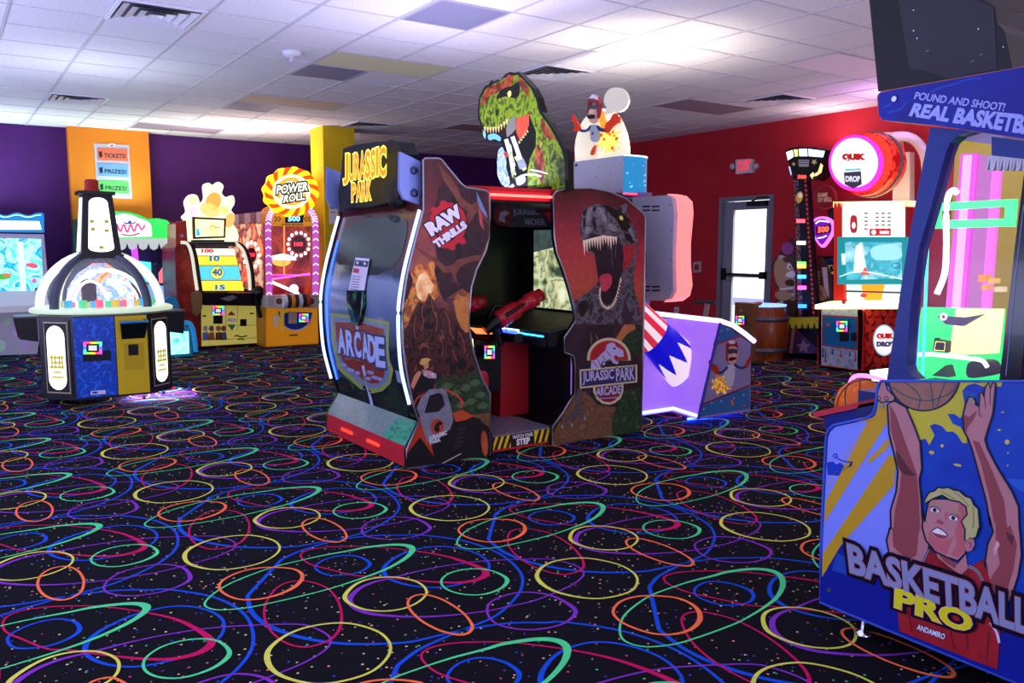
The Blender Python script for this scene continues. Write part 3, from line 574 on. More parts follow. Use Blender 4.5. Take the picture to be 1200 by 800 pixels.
b.art(q2, z7([(258, 306), (262, 262), (290, 255), (318, 225), (345, 200), (352, 168), (378, 155), (400, 160), (408, 180), (430, 190), (450, 205), (452, 238), (425, 242), (404, 228), (392, 238), (402, 262), (424, 270), (414, 284), (388, 276), (372, 250), (350, 262), (342, 284), (352, 304), (300, 312)]), LIL, L=12)
for l in ([(270, 268), (300, 300)], [(300, 252), (318, 302)], [(325, 232), (345, 262)], [(350, 205), (375, 235)]): b.line(q2, z7(l), .9, m('#8a1c28'), L=13, smooth=False)
b.art(q2, z7([(388, 184), (404, 186), (402, 196), (392, 196)]), m('#2a1420'), L=13); b.line(q2, z7([(318, 290), (330, 268), (345, 275)]), 1.2, m('#1c1420'), L=13); b.art(q2, z7([(318, 305), (325, 282), (338, 290), (345, 276), (350, 290), (340, 304)]), m('#1c1420'), L=13)
b.art(q2, z7([(192, 314), (530, 285), (530, 388), (195, 426)]), CRM, L=13); b.art(q2, z7([(202, 323), (520, 296), (520, 380), (204, 414)]), m('#33285a', r=.35), L=14)
b.text(q2, 'JURASSIC', *z7([(210, 406), (394, 386), (208, 326)]), [(.05, m('#141026')), (0, LIL)], L=15, bold=.035, tr=z7([(392, 308)])[0])
b.text(q2, 'PARK', *z7([(406, 384), (516, 372), (404, 306)]), [(.05, m('#141026')), (0, LIL)], L=15, bold=.035, tr=z7([(516, 296)])[0])
b.text(q2, 'ARCADE', *z7([(288, 470), (434, 456), (288, 418)]), [(.05, m('#241018')), (0, LIL)], L=13, bold=.04, tr=z7([(434, 402)])[0])
b.line(q2, z7([(305, 484), (420, 476)]), 1.3, m('#9a8ec0'), L=13, smooth=False)
b.build('round_emblem', TRP)
b = MB(); b.tube([q2(x, y, .004) for x, y in tr], .006, EDGE, n=6, closed=True); b.build('edge_trim', TRP)
# far side wall, roof, floor, light bars
b = MB()
prof = [(2.512, 1.70), (2.512, 1.633), (2.455, 1.453), (2.399, 1.263), (2.365, 1.10), (2.353, .978), (2.355, .80), (2.371, .623), (2.422, .411), (2.463, .296), (2.369, .125), (2.367, .012)]
b.prism([(x, YR - .03, z) for x, z in prof] + [(4.37, YR - .03, .012), (4.37, YR - .03, 1.66), (4.1, YR - .03, 1.78), (2.9, YR - .03, 1.78), (2.6, YR - .03, 1.93)], (0, .03, 0), m('#181c1a', r=.3)); b.build('far_side_panel', J)
b = MB(); b.box(2.62, 4.3, 4.68, 5.94, 1.70, 1.76, m('#1a1216', r=.3)); b.box(2.85, 3.85, 4.66, 5.9, 1.76, 1.80, m('#a01420', r=.35)); b.build('roof', J)
b = MB(); q3 = PY(4.66); b.tube([q3(573.5, 228, .02), q3(652, 231.5, .02)], .009, m('#ff5048', e=6), n=8); b.box(2.99, 3.53, 4.655, 4.68, 1.715, 1.775, m('#b81824')); b.build('red_light_bar', J)
b = MB(); b.box(2.40, 4.30, 4.68, 5.94, .02, .115, BLACK); b.box(2.98, 3.55, 4.66, 5.94, .115, .125, noisy(['#6a6472', '#8c8696', '#4c4656'], scale=46, vor=True, r=.3)); b.build('step_plate', J)
b = MB(); sp = [(573.5, 513.5), (648, 501), (649, 518), (573.5, 531)]; b.block(q3, sp, .03, m('#b02020')); sp2 = [(573.5, 513.5), (648, 501), (649, 515.5), (573.5, 528)]
b.art(q3, sp2, m('#e8c020', r=.4), L=2)
def bil(P, u, v): return tuple((1 - v) * ((1 - u) * P[0][c] + u * P[1][c]) + v * ((1 - u) * P[3][c] + u * P[2][c]) for c in (0, 1))
for i in range(11):
    u = i / 11 - .02
    if .30 < u < .68: continue
    b.art(q3, [bil(sp2, max(0, u + .07), 0), bil(sp2, min(1, u + .115), 0), bil(sp2, min(1, max(0, u + .05)), 1), bil(sp2, max(0, u), 1)], m('#14120c'), L=3)
b.art(q3, [bil(sp2, .33, 0), bil(sp2, .70, 0), bil(sp2, .70, 1), bil(sp2, .33, 1)], m('#14120c'), L=4)
b.text(q3, 'WATCH YOUR', bil(sp2, .36, .38), bil(sp2, .68, .38), bil(sp2, .36, .08), [(0, m('#e8e4e8'))], L=5, bold=.03); b.text(q3, 'STEP', bil(sp2, .42, .95), bil(sp2, .63, .95), bil(sp2, .42, .42), [(0, m('#e8e4e8'))], L=5, bold=.05)
b.build('step_riser', J)
# screen, console, pedestal, guns, seat
b = MB(); b.rbox(4.15, 4.34, 4.68, 5.93, .84, 1.62, BLACK, .015); sc_ = b.build('monitor', J)
b = MB(); qs = PX(4.148); yy = [(4.76, .90), (5.72, .90), (5.72, 1.545), (4.76, 1.545)]
scr = noisy(['#39483a', '#8a9468', '#d8dcae', '#717c5c', '#c8c890', '#e4e8c8'], scale=5.5, detail=12, e=1.1, r=.3, dist=.25, lo=.36, hi=.66)
b.face([(4.147, y, z) for y, z in yy], scr); b.face([(4.146, y, z) for y, z in ((5.72, 1.36), (5.72, 1.545), (5.3, 1.545), (5.2, 1.42), (5.45, 1.40))], noisy(['#3c4a4a', '#5a6c68'], scale=16, e=.6)); b.face([(4.146, y, z) for y, z in ((4.9, 1.15), (5.1, 1.10), (5.15, 1.22), (4.98, 1.28))], noisy(['#8c7c50', '#c8b070'], scale=14, e=.7))
b.build('screen', sc_)
b = MB(); b.prism([(3.52, 4.68, .80), (4.14, 4.68, .88), (4.14, 4.68, .70), (3.52, 4.68, .70)], (0, 1.24, 0), m('#08080a', r=.6)); b.prism([(3.50, 4.70, .70), (3.50, 4.70, .79), (3.6, 4.7, .79), (3.6, 4.7, .70)], (0, 1.2, 0), m('#180c10'))
b.face([(3.6, 4.75, .812), (3.6, 5.3, .812), (3.9, 5.3, .852), (3.9, 4.75, .852)], m('#240a10', r=.6)); cons = b.build('console', J)
b = MB(); b.tube([(3.49, 4.70, .775), (3.49, 5.12, .775)], .006, m('#30a8ff', e=6)); b.tube([(3.485, 5.0, .79), (3.485, 5.2, .79)], .011, m('#a0e8ff', e=6)); b.build('blue_light_strip', cons)
b = MB(); b.box(3.44, 3.70, 5.17, 5.9, .125, .74, m('#a81c22', r=.4)); b.box(3.70, 4.14, 5.2, 5.9, .125, .72, BLACK); b.build('pedestal', J)
b = MB(); b.tube([(3.36, 4.84, .80), (3.36, 5.12, .80)], .012, m('#2840ff', e=8)); b.box(3.33, 3.40, 4.82, 5.14, .73, .79, BLACK); b.build('blue_grip_light', cons)
GR = m('#b8222c', r=.25, coat=.5)
def gun(o, d):
    g = MB(); o = Vector(o); d = Vector(d).normalized(); L_ = lambda t: o + d * t
    g.tube([L_(-.02), L_(0), L_(.16), L_(.17), L_(.26), L_(.27), L_(.34), L_(.35), L_(.40)], [.05, .068, .068, .05, .05, .062, .062, .048, .048], GR, n=14)
    g.tube([L_(.02) + Vector((0, -.055, .02)), L_(.2) + Vector((0, -.06, .03))], [.02, .008], BLACK, n=8)
    G = g.build('gun', J)
    g = MB(); g.tube([L_(-.12) + Vector((0, 0, -.02)), L_(-.06), L_(0)], [.035, .05, .058], BLACK, n=10); g.tube([L_(-.1), L_(-.1) + Vector((.0, 0, .07)), L_(-.04) + Vector((0, 0, .12)), L_(.03) + Vector((0, 0, .09))], .014, BLACK, n=8)
    g.tube([L_(-.05), L_(-.05) + Vector((.06, 0, -.16))], .03, BLACK, n=10); g.build('grip', G)
    g = MB(); g.tube([L_(-.03), L_(-.03) + Vector((.1, .05, -.14)), Vector((3.5, o[1] + .1, .78))], .025, DARK, n=8); g.build('mount', G)
    for t in (.06, .13, .2): g = MB(); g.tube([L_(t) + Vector((0, 0, -.05)), L_(t) + Vector((.01, 0, -.12))], .004, CHROME, n=6); g.build('guide_rod', G) if t < .1 else None
gun((3.28, 4.95, .885), (.31, -.02, .15)); gun((3.02, 5.38, .93), (.38, -.02, .06))
b = MB(); b.rbox(2.62, 3.06, 4.72, 5.9, .42, .56, m('#b01c2c', r=.3, coat=.3), .035, 3); b.box(2.62, 2.98, 4.74, 5.88, .125, .42, BLACK); b.build('bench_seat', J)
b = MB(); b.box(2.56, 2.62, 4.7, 5.92, .42, 1.68, m('#1c1c20')); b.build('seat_back', J)
b = MB(); q4 = PY(5.05); b.block(q4, [(556, 398), (587, 401), (587, 458), (556, 458)], .2, m('#101018', r=.3)); b.build('reader_post', J)
q4 = PY(5.0); reader(J, q4, 565, 404.5, 12, 15)
b = MB(); b.block(q4, [(553, 384), (577, 386), (577, 391.5), (560, 391)], .03, m('#ff5a30', e=4)); b.build('orange_light', J)
b = MB(); b.block(PY(4.9), [(550.5, 396), (554, 397), (555.5, 410), (552, 408)], .02, m('#c8ff60', e=5)); b.build('green_light', J)
b = MB(); q5 = PY(5.45); b.block(q5, [(577, 241), (628, 239), (647, 262), (646, 266), (596, 266), (580, 252)], .02, m('#34303a')); b.art(q5, ellipse(589, 253, 10.5, 11.5, -20), m('#6a2028'), L=2); b.art(q5, [(584, 258), (586, 249), (592, 246), (597, 250), (591, 254), (592, 261)], m('#8a84a0'), L=3)
b.text(q5, 'JURASSIC', (602, 254), (632, 254), (600, 244), [(0, m('#8a84a8'))], L=2, bold=.03); b.text(q5, 'ARCADE', (616, 263.5), (640, 263.5), (612, 256), [(0, m('#8a84a8'))], L=2, bold=.03); b.build('inner_sign', J)
# curved glass back with printed shield
PR = sorted([(z, x) for x, z in prof])
def pf(z):
    z = max(PR[0][0], min(PR[-1][0], z))
    for (a, xa), (c, xc) in zip(PR, PR[1:]):
        if z <= c: return xa + (xc - xa) * (z - a) / (c - a) + .012
    return PR[-1][1] + .012
b = MB(); pts = [(x + .014, z) for x, z in prof if z > .29]
pts = [(pts[0][0], 1.72)] + spline(pts[1:], False, 4); n = len(pts)
back = banded([(0, '#101614'), (.18, '#13201c'), (.3, '#202c3a'), (.45, '#55678a'), (.62, '#8797b0'), (.66, '#4a5662'), (.72, '#4c342e'), (.86, '#6a2c24'), (1, '#3a1a18')], amp=.03, scale=3, lo=.3, hi=1.7, r=.12, coat=.6, fine=.05)
b.add([(x, 4.665, z) for x, z in pts] + [(x, 5.955, z) for x, z in pts], [(i, i + 1, i + 1 + n, i + n) for i in range(n - 1)], back, True)
b.add([(x + .03, 4.665, z) for x, z in pts] + [(x + .03, 5.955, z) for x, z in pts], [(i, i + 1, i + 1 + n, i + n) for i in range(n - 1)], BLACK, True)
cv = Curved(pf, [y for y in range(190, 500, 7)])
def za(l): return [(370 + x / 3.638, 340 + y / 3.638) for x, y in l]
def zb(l): return [(370 + x / 4, 160 + y / 4) for x, y in l]
b.art(cv, zb([(232, 385), (245, 368), (275, 386), (330, 376), (400, 370), (428, 395), (430, 440), (418, 500), (402, 560), (360, 612), (290, 648), (205, 652), (150, 625), (108, 600), (97, 560), (112, 500), (122, 450), (160, 415), (200, 396)]), m('#39443e', r=.1, coat=.6), L=3)
b.art(cv, zb([(335, 378), (350, 366), (395, 372), (398, 400), (365, 405)]), noisy(['#0c1014', '#1c2c40', '#3c8048'], scale=30), L=5)
b.art(cv, za([(62, 96), (200, 112), (315, 135), (312, 250), (316, 300), (332, 340), (320, 395), (285, 430), (240, 440), (190, 420), (130, 370), (92, 330), (68, 215)]), m('#8e9a50', r=.2, coat=.5), L=3)
b.art(cv, za([(74, 112), (200, 126), (303, 148), (300, 255), (306, 310), (318, 345), (306, 385), (275, 412), (238, 418), (195, 400), (140, 355), (105, 315), (80, 215)]), m('#6f8098', r=.2, coat=.5), L=4)
b.art(cv, za([(84, 135), (200, 140), (292, 165), (290, 262), (296, 330), (292, 370), (270, 395), (240, 398), (205, 382), (150, 335), (115, 300), (90, 215)]), noisy(['#7a2c26', '#8c3a2c'], scale=8, r=.2, coat=.5), L=5)
ltr = [('A', 92, 130, 160, 268), ('R', 128, 166, 168, 278), ('C', 163, 196, 172, 284), ('A', 196, 228, 180, 292), ('D', 222, 258, 188, 306), ('E', 252, 298, 196, 326)]
for ch, x0, x1, y0, y1 in ltr: b.text(cv, ch, *za([(x0 + 6, y1), (x1 + 2, y1 + 6), (x0, y0)]), [(.06, m('#2a3458')), (0, m('#a4b4e0', r=.3))], L=6, bold=.04)
for x, y, w in ((120, 318, 14), (150, 340, 18), (180, 352, 12), (235, 350, 16), (255, 372, 18), (225, 376, 12), (275, 378, 10)): b.art(cv, za(ellipse(x, y, w, 8, 15, 9)), m('#8894b8', r=.3), L=6)
b.art(cv, za([(85, 352), (130, 345), (200, 400), (250, 445), (300, 432), (345, 350), (395, 450), (395, 545), (240, 490), (105, 440)]), noisy(['#0c1210', '#15241e', '#1c3428'], scale=5, r=.2, coat=.5), L=2)
b.line(cv, za([(105, 360), (150, 390), (165, 440)]), 2.4, m('#1c4434', r=.3), L=3)
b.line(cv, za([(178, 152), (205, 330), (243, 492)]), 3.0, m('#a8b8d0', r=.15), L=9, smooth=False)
b.art(cv, za([(340, 340), (372, 350), (378, 402), (348, 390)]), m('#7c8ca4', r=.3), L=3)
b.build('curved_glass_back', J)
# control flap on the glass: black box and white paper
b = MB(); b.block(cv, za([(148, 0), (216, 0), (218, 60), (205, 130), (190, 150), (170, 140), (158, 100), (148, 40)]), .03, noisy(['#0a0a10', '#14161c', '#206a40', '#402050'], scale=12, r=.1, coat=1, lo=.4, hi=.75), off=.03); b.build('lock_box', J)
b = MB(); pp = zb([(196, 566), (262, 572), (232, 752), (160, 738), (178, 640)]); b.art(cv, pp, m('#cfc8dc', r=.5), L=30); b.art(cv, zb([(195, 578), (258, 584), (252, 612), (190, 604)]), m('#3c3450'), L=32); b.art(cv, zb([(188, 616), (215, 620), (211, 640), (184, 636)]), m('#b03848'), L=32)
for i in range(6): b.art(cv, zb([(182 - i * 2, 652 + i * 12), (220 - i * 2, 656 + i * 12), (219 - i * 2, 660 + i * 12), (181 - i * 2, 656 + i * 12)]), m('#6a6478'), L=32)
for x, y in ((206, 591), (240, 595)): b.art(cv, zb(ellipse(x, y, 6, 7, n=10)), m('#d8d0e0'), L=33)
b.build('paper_notice', label='white printed paper taped to the glass back of the dinosaur game', cat='notice')
# light tubes on both edges
for nm, y in (('light_tube', 4.668), ('light_tube', 5.952)):
    pts2 = [(x - .012, y, z) for x, z in spline([p for p in prof if .40 < p[1] < 1.64], False, 4)]
    b = MB(); b.tube(pts2, .0115, m('#a8beff', e=2.6), n=8); b.build(nm, J)
b = MB()
ds = spline([p for p in prof if .40 < p[1] < 1.5], False, 5)
b.tube([(x + .004, 5.875, z) for x, z in ds], .007, m('#3060ff', e=3), n=6)
b.build('blue_led_row', J)
# sloped kick plate and red base with tail lights
b = MB(); kick = banded([(0, '#6c8078'), (1, '#8a9a98')], amp=.2, scale=3, lo=0, hi=1, r=.15, coat=.6); b.add([(2.466, 4.665, .292), (2.466, 5.955, .292), (2.374, 5.955, .142), (2.374, 4.665, .142)], [(0, 1, 2, 3)], kick)
b.add([(2.462, 4.668, .288), (2.455, 4.92, .275), (2.40, 5.0, .185), (2.372, 4.98, .144), (2.3725, 4.668, .144)], [(0, 1, 2, 3, 4)], noisy(['#1c6a50', '#38a078', '#0e3c30'], scale=30, stretch=(1, .3, 1), r=.3)); b.build('kick_plate', J)
b = MB(); b.prism([(2.365, 4.665, .012), (2.372, 4.665, .142), (2.6, 4.665, .142), (2.6, 4.665, .012)], (0, 1.29, 0), m('#b82430', r=.3, coat=.3)); base_ = b.build('red_base', J)
for a in (5.03, 5.47): b = MB(); b.box(2.360, 2.368, a, a + .19, .068, .086, m('#ff3020', e=3)); b.build('tail_light', base_)
for x, y in ((2.46, 4.8), (2.46, 5.8), (2.96, 4.72), (3.6, 4.72), (4.28, 4.72), (4.28, 5.85)): b = MB(); b.lathe([(.02, 0), (.02, .006), (.007, .008), (.007, .03)], (x, y, 0), STEEL, 10); b.build('levelling_foot', J)
# marquee with lettering and brackets
b = MB(); qm = PX(2.44)
hs_ = [(402, 174), (414, 170), (428, 168), (440, 166), (452, 166), (459, 163), (466, 166), (471, 180), (468, 200), (470, 222), (466, 233), (452, 238), (430, 243), (412, 243), (398, 246), (396.5, 225), (400, 200)]
rk = noisy(['#060609', '#0f0f14', '#1a1a22'], scale=14, detail=5, r=.6); b.block(qm, hs_, .12, rk)
random.seed(11)
for i in range(16):
    p = qm(random.uniform(408, 458), random.uniform(178, 234)); b.ball(p + Vector((.05, 0, 0)), random.uniform(.05, .075), rk, 7, (.9, 1, .8))
mq = b.build('marquee', J)
b = MB(); ql = PX(2.375)
JL = [('J', 402.5, 408.5, 181, 216), ('U', 409, 415, 182, 212.5), ('R', 415.5, 421.5, 180, 209.5), ('A', 421.5, 427.5, 178.5, 211), ('S', 428, 434, 177, 209.5), ('S', 434.5, 440, 175.5, 208.5), ('I', 440.5, 443.5, 174, 206), ('C', 444, 452.5, 172.5, 207), ('P', 412, 417, 215, 236.5), ('A', 417.5, 423, 214, 236), ('R', 423.5, 429, 213, 235.5), ('K', 429.5, 435, 212, 234.5)]
for ch, x0, x1, y0, y1 in JL: b.text(ql, ch, (x0, y1), (x1, y1 - .8), (x0, y0), [(.05, m('#ffe25a', e=1.4)), (.0, m('#ff8a10', e=1.1))], L=1, bold=.03)
b.build('marquee_lettering', mq)
for s_, y in ((0, 4.72), (1, 5.93)):
    b = MB(); yb = y; b.prism([(2.40, yb, 1.99), (2.56, yb, 1.93), (2.56, yb, 1.66), (2.42, yb, 1.70), (2.39, yb, 1.76)], (0, .03 if not s_ else -.03, 0), m('#7c8cc8', r=.35, metal=.4)); br = b.build('bracket', mq)
    if not s_:
        for z in (1.88, 1.74): b = MB(); b.lathe([(.026, 0), (.026, -.012), (.012, -.02), (0, -.022)], (2.49, yb, z), m('#3c4060', metal=.6, r=.3), 14, axis=1); b.build('bolt', br)
# dinosaur head topper (lit, double layered board)
def zd(l): return [(550 + x / 5, 75 + y / 5) for x, y in l]
D = thing('dinosaur_head_topper', 'lit green and red dinosaur head standing on top of the dinosaur game roof', 'topper', (3.62, 5.1, 1.80))
qd = PX(3.60)
out = zd([(50, 250), (57, 195), (85, 140), (98, 122), (108, 126), (130, 95), (142, 108), (165, 90), (178, 100), (210, 60), (240, 45), (266, 52), (285, 45), (330, 92), (375, 142), (402, 195), (425, 282), (470, 340), (515, 415), (560, 500), (578, 560), (580, 745), (290, 745), (255, 700), (215, 728), (180, 700), (165, 640), (165, 580), (180, 500), (200, 440), (165, 460), (110, 452), (82, 420), (75, 380), (50, 310)])
b = MB(); b.block(qd, out, .05, m('#0a0c08', r=.3)); b.build('board', D)
gs = noisy(['#0e1a08', '#3c560e', '#7a9418', '#1c300c', '#90962a'], scale=12, detail=11, dist=.4, e=.2, r=.5, lo=.3, hi=.72); rs = noisy(['#241008', '#6a2814', '#a04c20', '#30140a'], scale=13, detail=10, e=.22, lo=.32, hi=.7)
b = MB(); b.art(qd, zd([(60, 250), (68, 200), (94, 148), (140, 118), (210, 80), (262, 66), (285, 62), (325, 100), (365, 150), (390, 200), (410, 285), (455, 345), (500, 420), (540, 500), (556, 560), (562, 735), (345, 735), (340, 640), (355, 560), (390, 480), (392, 400), (350, 290), (275, 330), (230, 350), (140, 372), (85, 365), (62, 310)]), gs, L=2)
b.art(qd, zd([(64, 240), (80, 180), (110, 135), (150, 118), (200, 100), (232, 58), (262, 70), (258, 110), (232, 140), (180, 160), (120, 190), (88, 240)]), rs, L=3); b.art(qd, zd([(285, 66), (322, 100), (352, 150), (352, 200), (320, 160), (290, 120)]), rs, L=3)
b.art(qd, zd([(420, 320), (470, 380), (500, 440), (480, 440), (440, 420), (425, 380)]), rs, L=3, smooth=True); b.art(qd, zd([(400, 470), (440, 560), (430, 700), (400, 640), (385, 560)]), rs, L=3, smooth=True)
b.art(qd, zd([(190, 150), (250, 128), (290, 110), (296, 170), (270, 200), (215, 190), (160, 205)]), m('#0c1008'), L=4, smooth=True)
b.art(qd, zd([(228, 185), (226, 170), (236, 158), (246, 162), (245, 182), (236, 193)]), m('#ffe878', e=1.6), L=5, smooth=True)
b.art(qd, zd([(85, 368), (140, 385), (200, 360), (270, 325), (350, 292), (352, 360), (330, 420), (300, 455), (270, 440), (230, 400), (200, 430), (140, 410), (90, 410)]), m('#1a0c0a'), L=4)
b.art(qd, zd([(275, 326), (352, 292), (350, 360), (328, 415), (298, 450), (278, 400)]), noisy(['#8a1810', '#e04830', '#c03020'], scale=40, stretch=(1, 2, .3), e=.5), L=5)
for i in range(9): x = 92 + i * 16; y = 372 - abs(i - 2) * 2 - (i > 5) * (i - 5) * 12; b.art(qd, zd([(x - 6, y), (x + 8, y - 2), (x + 3, y + 38)]), m('#e8d080', e=.5), L=6)
for i in range(6): x = 342 - i * 12; y = 395 + i * 16; b.art(qd, zd([(x - 4, y + 8), (x + 8, y + 4), (x - 2, y - 14)]), m('#d8d898', e=.4), L=6)
for i in range(7): x = 85 + i * 20; b.line(qd, zd([(x, 300 + i % 2 * 10), (x + 2, 362 - i * 3)]), .7, m('#10180a'), L=4, smooth=False)
for i in range(14): x = 420 + i * 8; y = 520 + (i * 37) % 190; b.line(qd, zd([(x, y), (x + 10, y + 22)]), .9, m('#141e0a'), L=4, smooth=False)
b.build('printed_face', D)
b = MB(); b.art(qd, zd([(218, 380), (232, 330), (272, 295), (276, 380), (248, 412), (222, 430)]), m('#8c9080', e=.2), L=8)
b.art(qd, zd([(170, 520), (196, 488), (215, 540), (222, 620), (240, 690), (222, 720), (190, 700), (168, 640)]), noisy(['#a8d8e8', '#28489a', '#e8f4f8'], scale=12, dist=3, e=.4, vor=False), L=8, smooth=True)
b.art(qd, zd([(82, 384), (100, 412), (96, 440), (84, 420)]), m('#7ab8f0', e=1), L=8); b.art(qd, zd([(112, 418), (150, 408), (186, 430), (180, 452), (150, 440), (120, 446)]), m('#6cb0f0', e=.8), L=8, smooth=True)
for (x0, y0, x1, y1), c in (((218, 440, 262, 600), '#d8e8c8'), ((255, 425, 310, 580), '#e0e4ff'), ((275, 540, 330, 620), '#d0e890')): b.line(qd, zd([(x0, y0), (x1, y1)]), 5, m(c, e=.45), L=9, smooth=False)
b.line(qd, zd([(236, 470), (262, 640), (268, 660)]), 5, noisy(['#c8d8a0', '#5a6a40', '#e8f0e0'], scale=18, e=.35), L=10); b.line(qd, zd([(300, 560), (320, 610)]), 9, m('#8898a0', e=.3), L=10, smooth=False)
b.art(qd, zd([(200, 520), (232, 510), (240, 545), (215, 550)]), m('#a83030', e=.5), L=9)
b.line(qd, zd([(280, 680), (310, 655), (370, 645), (425, 658)]), 2.2, m('#e8f0f8', e=.8), L=10); b.line(qd, zd([(360, 620), (410, 628), (462, 643)]), 1.6, m('#e8f0f8', e=.8), L=10); b.art(qd, zd([(276, 670), (300, 655), (330, 660), (330, 690), (300, 710), (282, 705)]), m('#b0c0d0', e=.4), L=9, smooth=True)
b.build('printed_debris', D)
b = MB(); b.box(3.58, 3.70, 4.75, 5.5, 1.795, 1.83, BLACK); b.build('mounting_bar', D)
# ================================================================ STUNTMAN CANNON GAME (behind the cabinet)
K = thing('cannon_game', 'glowing purple cannon game with striped cannon and stuntman picture, behind the dinosaur cabinet', 'arcade game', (5.1, 5.2, 0))
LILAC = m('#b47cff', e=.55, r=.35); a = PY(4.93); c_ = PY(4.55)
def P3(p, x, y, o=0): return tuple(p(x, y, o))
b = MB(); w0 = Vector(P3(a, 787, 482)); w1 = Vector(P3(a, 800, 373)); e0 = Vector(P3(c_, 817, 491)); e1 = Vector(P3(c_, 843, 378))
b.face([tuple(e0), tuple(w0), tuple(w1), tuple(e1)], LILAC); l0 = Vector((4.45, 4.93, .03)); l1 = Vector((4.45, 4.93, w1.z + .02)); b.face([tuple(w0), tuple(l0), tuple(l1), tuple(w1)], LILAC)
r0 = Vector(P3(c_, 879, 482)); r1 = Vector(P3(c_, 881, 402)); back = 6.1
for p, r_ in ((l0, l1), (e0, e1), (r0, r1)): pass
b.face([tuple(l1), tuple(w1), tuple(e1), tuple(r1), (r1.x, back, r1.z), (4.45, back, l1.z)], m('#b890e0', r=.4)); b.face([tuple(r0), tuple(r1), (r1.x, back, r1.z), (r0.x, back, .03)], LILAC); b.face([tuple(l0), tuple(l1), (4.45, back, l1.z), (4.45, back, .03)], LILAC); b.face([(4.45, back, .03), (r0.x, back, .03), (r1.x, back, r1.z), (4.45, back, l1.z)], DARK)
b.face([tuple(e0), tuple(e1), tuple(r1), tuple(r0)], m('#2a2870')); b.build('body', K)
b = MB(); fp = [(843, 379), (880, 402.5), (879, 482), (817, 490)]; b.art(c_, fp, m('#a89ad0', r=.3, e=.05), L=2)
def zc(l): return [(740 + x / 5.333, 350 + y / 5.333) for x, y in l]
SKY = m('#3a70b8', r=.3, e=.08)
b.art(c_, zc([(552, 155), (660, 220), (690, 232), (510, 285)]), SKY, L=3); b.art(c_, zc([(425, 665), (738, 550), (738, 685), (413, 738)]), SKY, L=3); b.art(c_, zc([(413, 738), (738, 688), (738, 703), (412, 750)]), m('#8a7ab8'), L=3)
b.line(c_, zc([(510, 290), (690, 232)]), 1.8, m('#a02838'), L=4, smooth=False); b.line(c_, zc([(424, 668), (738, 540)]), 2.2, m('#7a2038'), L=4, smooth=False)
ex = noisy(['#ff9020', '#ffd860', '#a83810', '#ffb040'], scale=40, e=.25)
star = [(560 + (70 if i % 2 else 46) * math.cos(i * .3927) * 1.05, 535 + (70 if i % 2 else 46) * math.sin(i * .3927)) for i in range(16)]; b.art(c_, zc(star), ex, L=4)
BL = m('#27356e', r=.4); WS = m('#b8b8c8', r=.4); GL = m('#a83020', r=.4); SKN = m('#d09880', r=.5)
b.art(c_, zc([(585, 430), (640, 410), (645, 470), (630, 540), (600, 545), (580, 500)]), WS, L=5, smooth=True); b.line(c_, zc([(600, 425), (570, 455), (540, 465)]), 3, BL, L=6); b.line(c_, zc([(640, 410), (680, 432), (710, 425)]), 3, BL, L=6)
b.art(c_, zc([(545, 470), (520, 465), (485, 420), (482, 380), (500, 400), (520, 410), (540, 430)]), GL, L=6, smooth=True); b.art(c_, zc([(700, 430), (735, 360), (748, 350), (738, 400), (722, 428)]), GL, L=6, smooth=True)
b.art(c_, zc(ellipse(628, 345, 36, 62, 0, 16)), SKN, L=6); b.art(c_, zc([(588, 330), (590, 285), (620, 258), (655, 270), (665, 320), (650, 300), (610, 300), (600, 350), (605, 390), (590, 380)]), m('#8a2430'), L=7, smooth=True); b.art(c_, zc(ellipse(625, 270, 22, 12, 0, 12)), m('#d0c8d8'), L=8)
b.art(c_, zc([(600, 315), (630, 310), (662, 318), (658, 345), (630, 340), (602, 348)]), m('#303848'), L=8); b.art(c_, zc([(608, 370), (635, 362), (658, 368), (640, 382), (612, 388)]), m('#18101c'), L=8, smooth=True); b.art(c_, zc(ellipse(640, 352, 10, 14, 0, 10)), m('#e0b0a0'), L=9)
for x, y in ((560, 200), (600, 190), (545, 245), (450, 690), (500, 650), (560, 640), (640, 620), (700, 600), (700, 665)): b.art(c_, zc([(x + (9 if i % 2 else 4) * math.cos(i * .628), y + (9 if i % 2 else 4) * math.sin(i * .628)) for i in range(10)]), m('#78a8e0'), L=4)
b.art(c_, zc([(618, 632), (632, 625), (640, 660), (622, 668)]), m('#c06a58'), L=5); b.art(c_, zc(ellipse(705, 665, 12, 7, 0, 10)), m('#c04848'), L=5)
b.build('picture_panel', K)
b = MB(); b.tube([e0 + Vector((0, -.01, 0)), e1 + Vector((0, -.01, 0))], .012, m('#1c1c88', r=.3)); b.build('corner_trim', K)
b = MB(); tp = [l1, Vector(P3(a, 764, 369)), w1, e1, Vector(P3(c_, 858, 383)), Vector(P3(c_, 872, 393)), r1 + Vector((.02, 0, 0))]
b.tube([p + Vector((0, -.01, .015)) for p in tp], .02, m('#dcc0ff', e=2.2), n=10); b.build('top_light_tube', K)
b = MB(); b.tube([l0 + Vector((0, -.02, .03)), w0 + Vector((0, -.02, .03)), e0 + Vector((-.01, 0, .03))], .015, m('#90a0ff', e=3.2), n=8); b.build('base_light_tube', K)
b = MB(); b.tube([e0 + Vector((0, .1, -.015)), r0 + Vector((0, .1, -.015))], .01, m('#2030ff', e=40), n=8); b.build('under_light_strip', K)
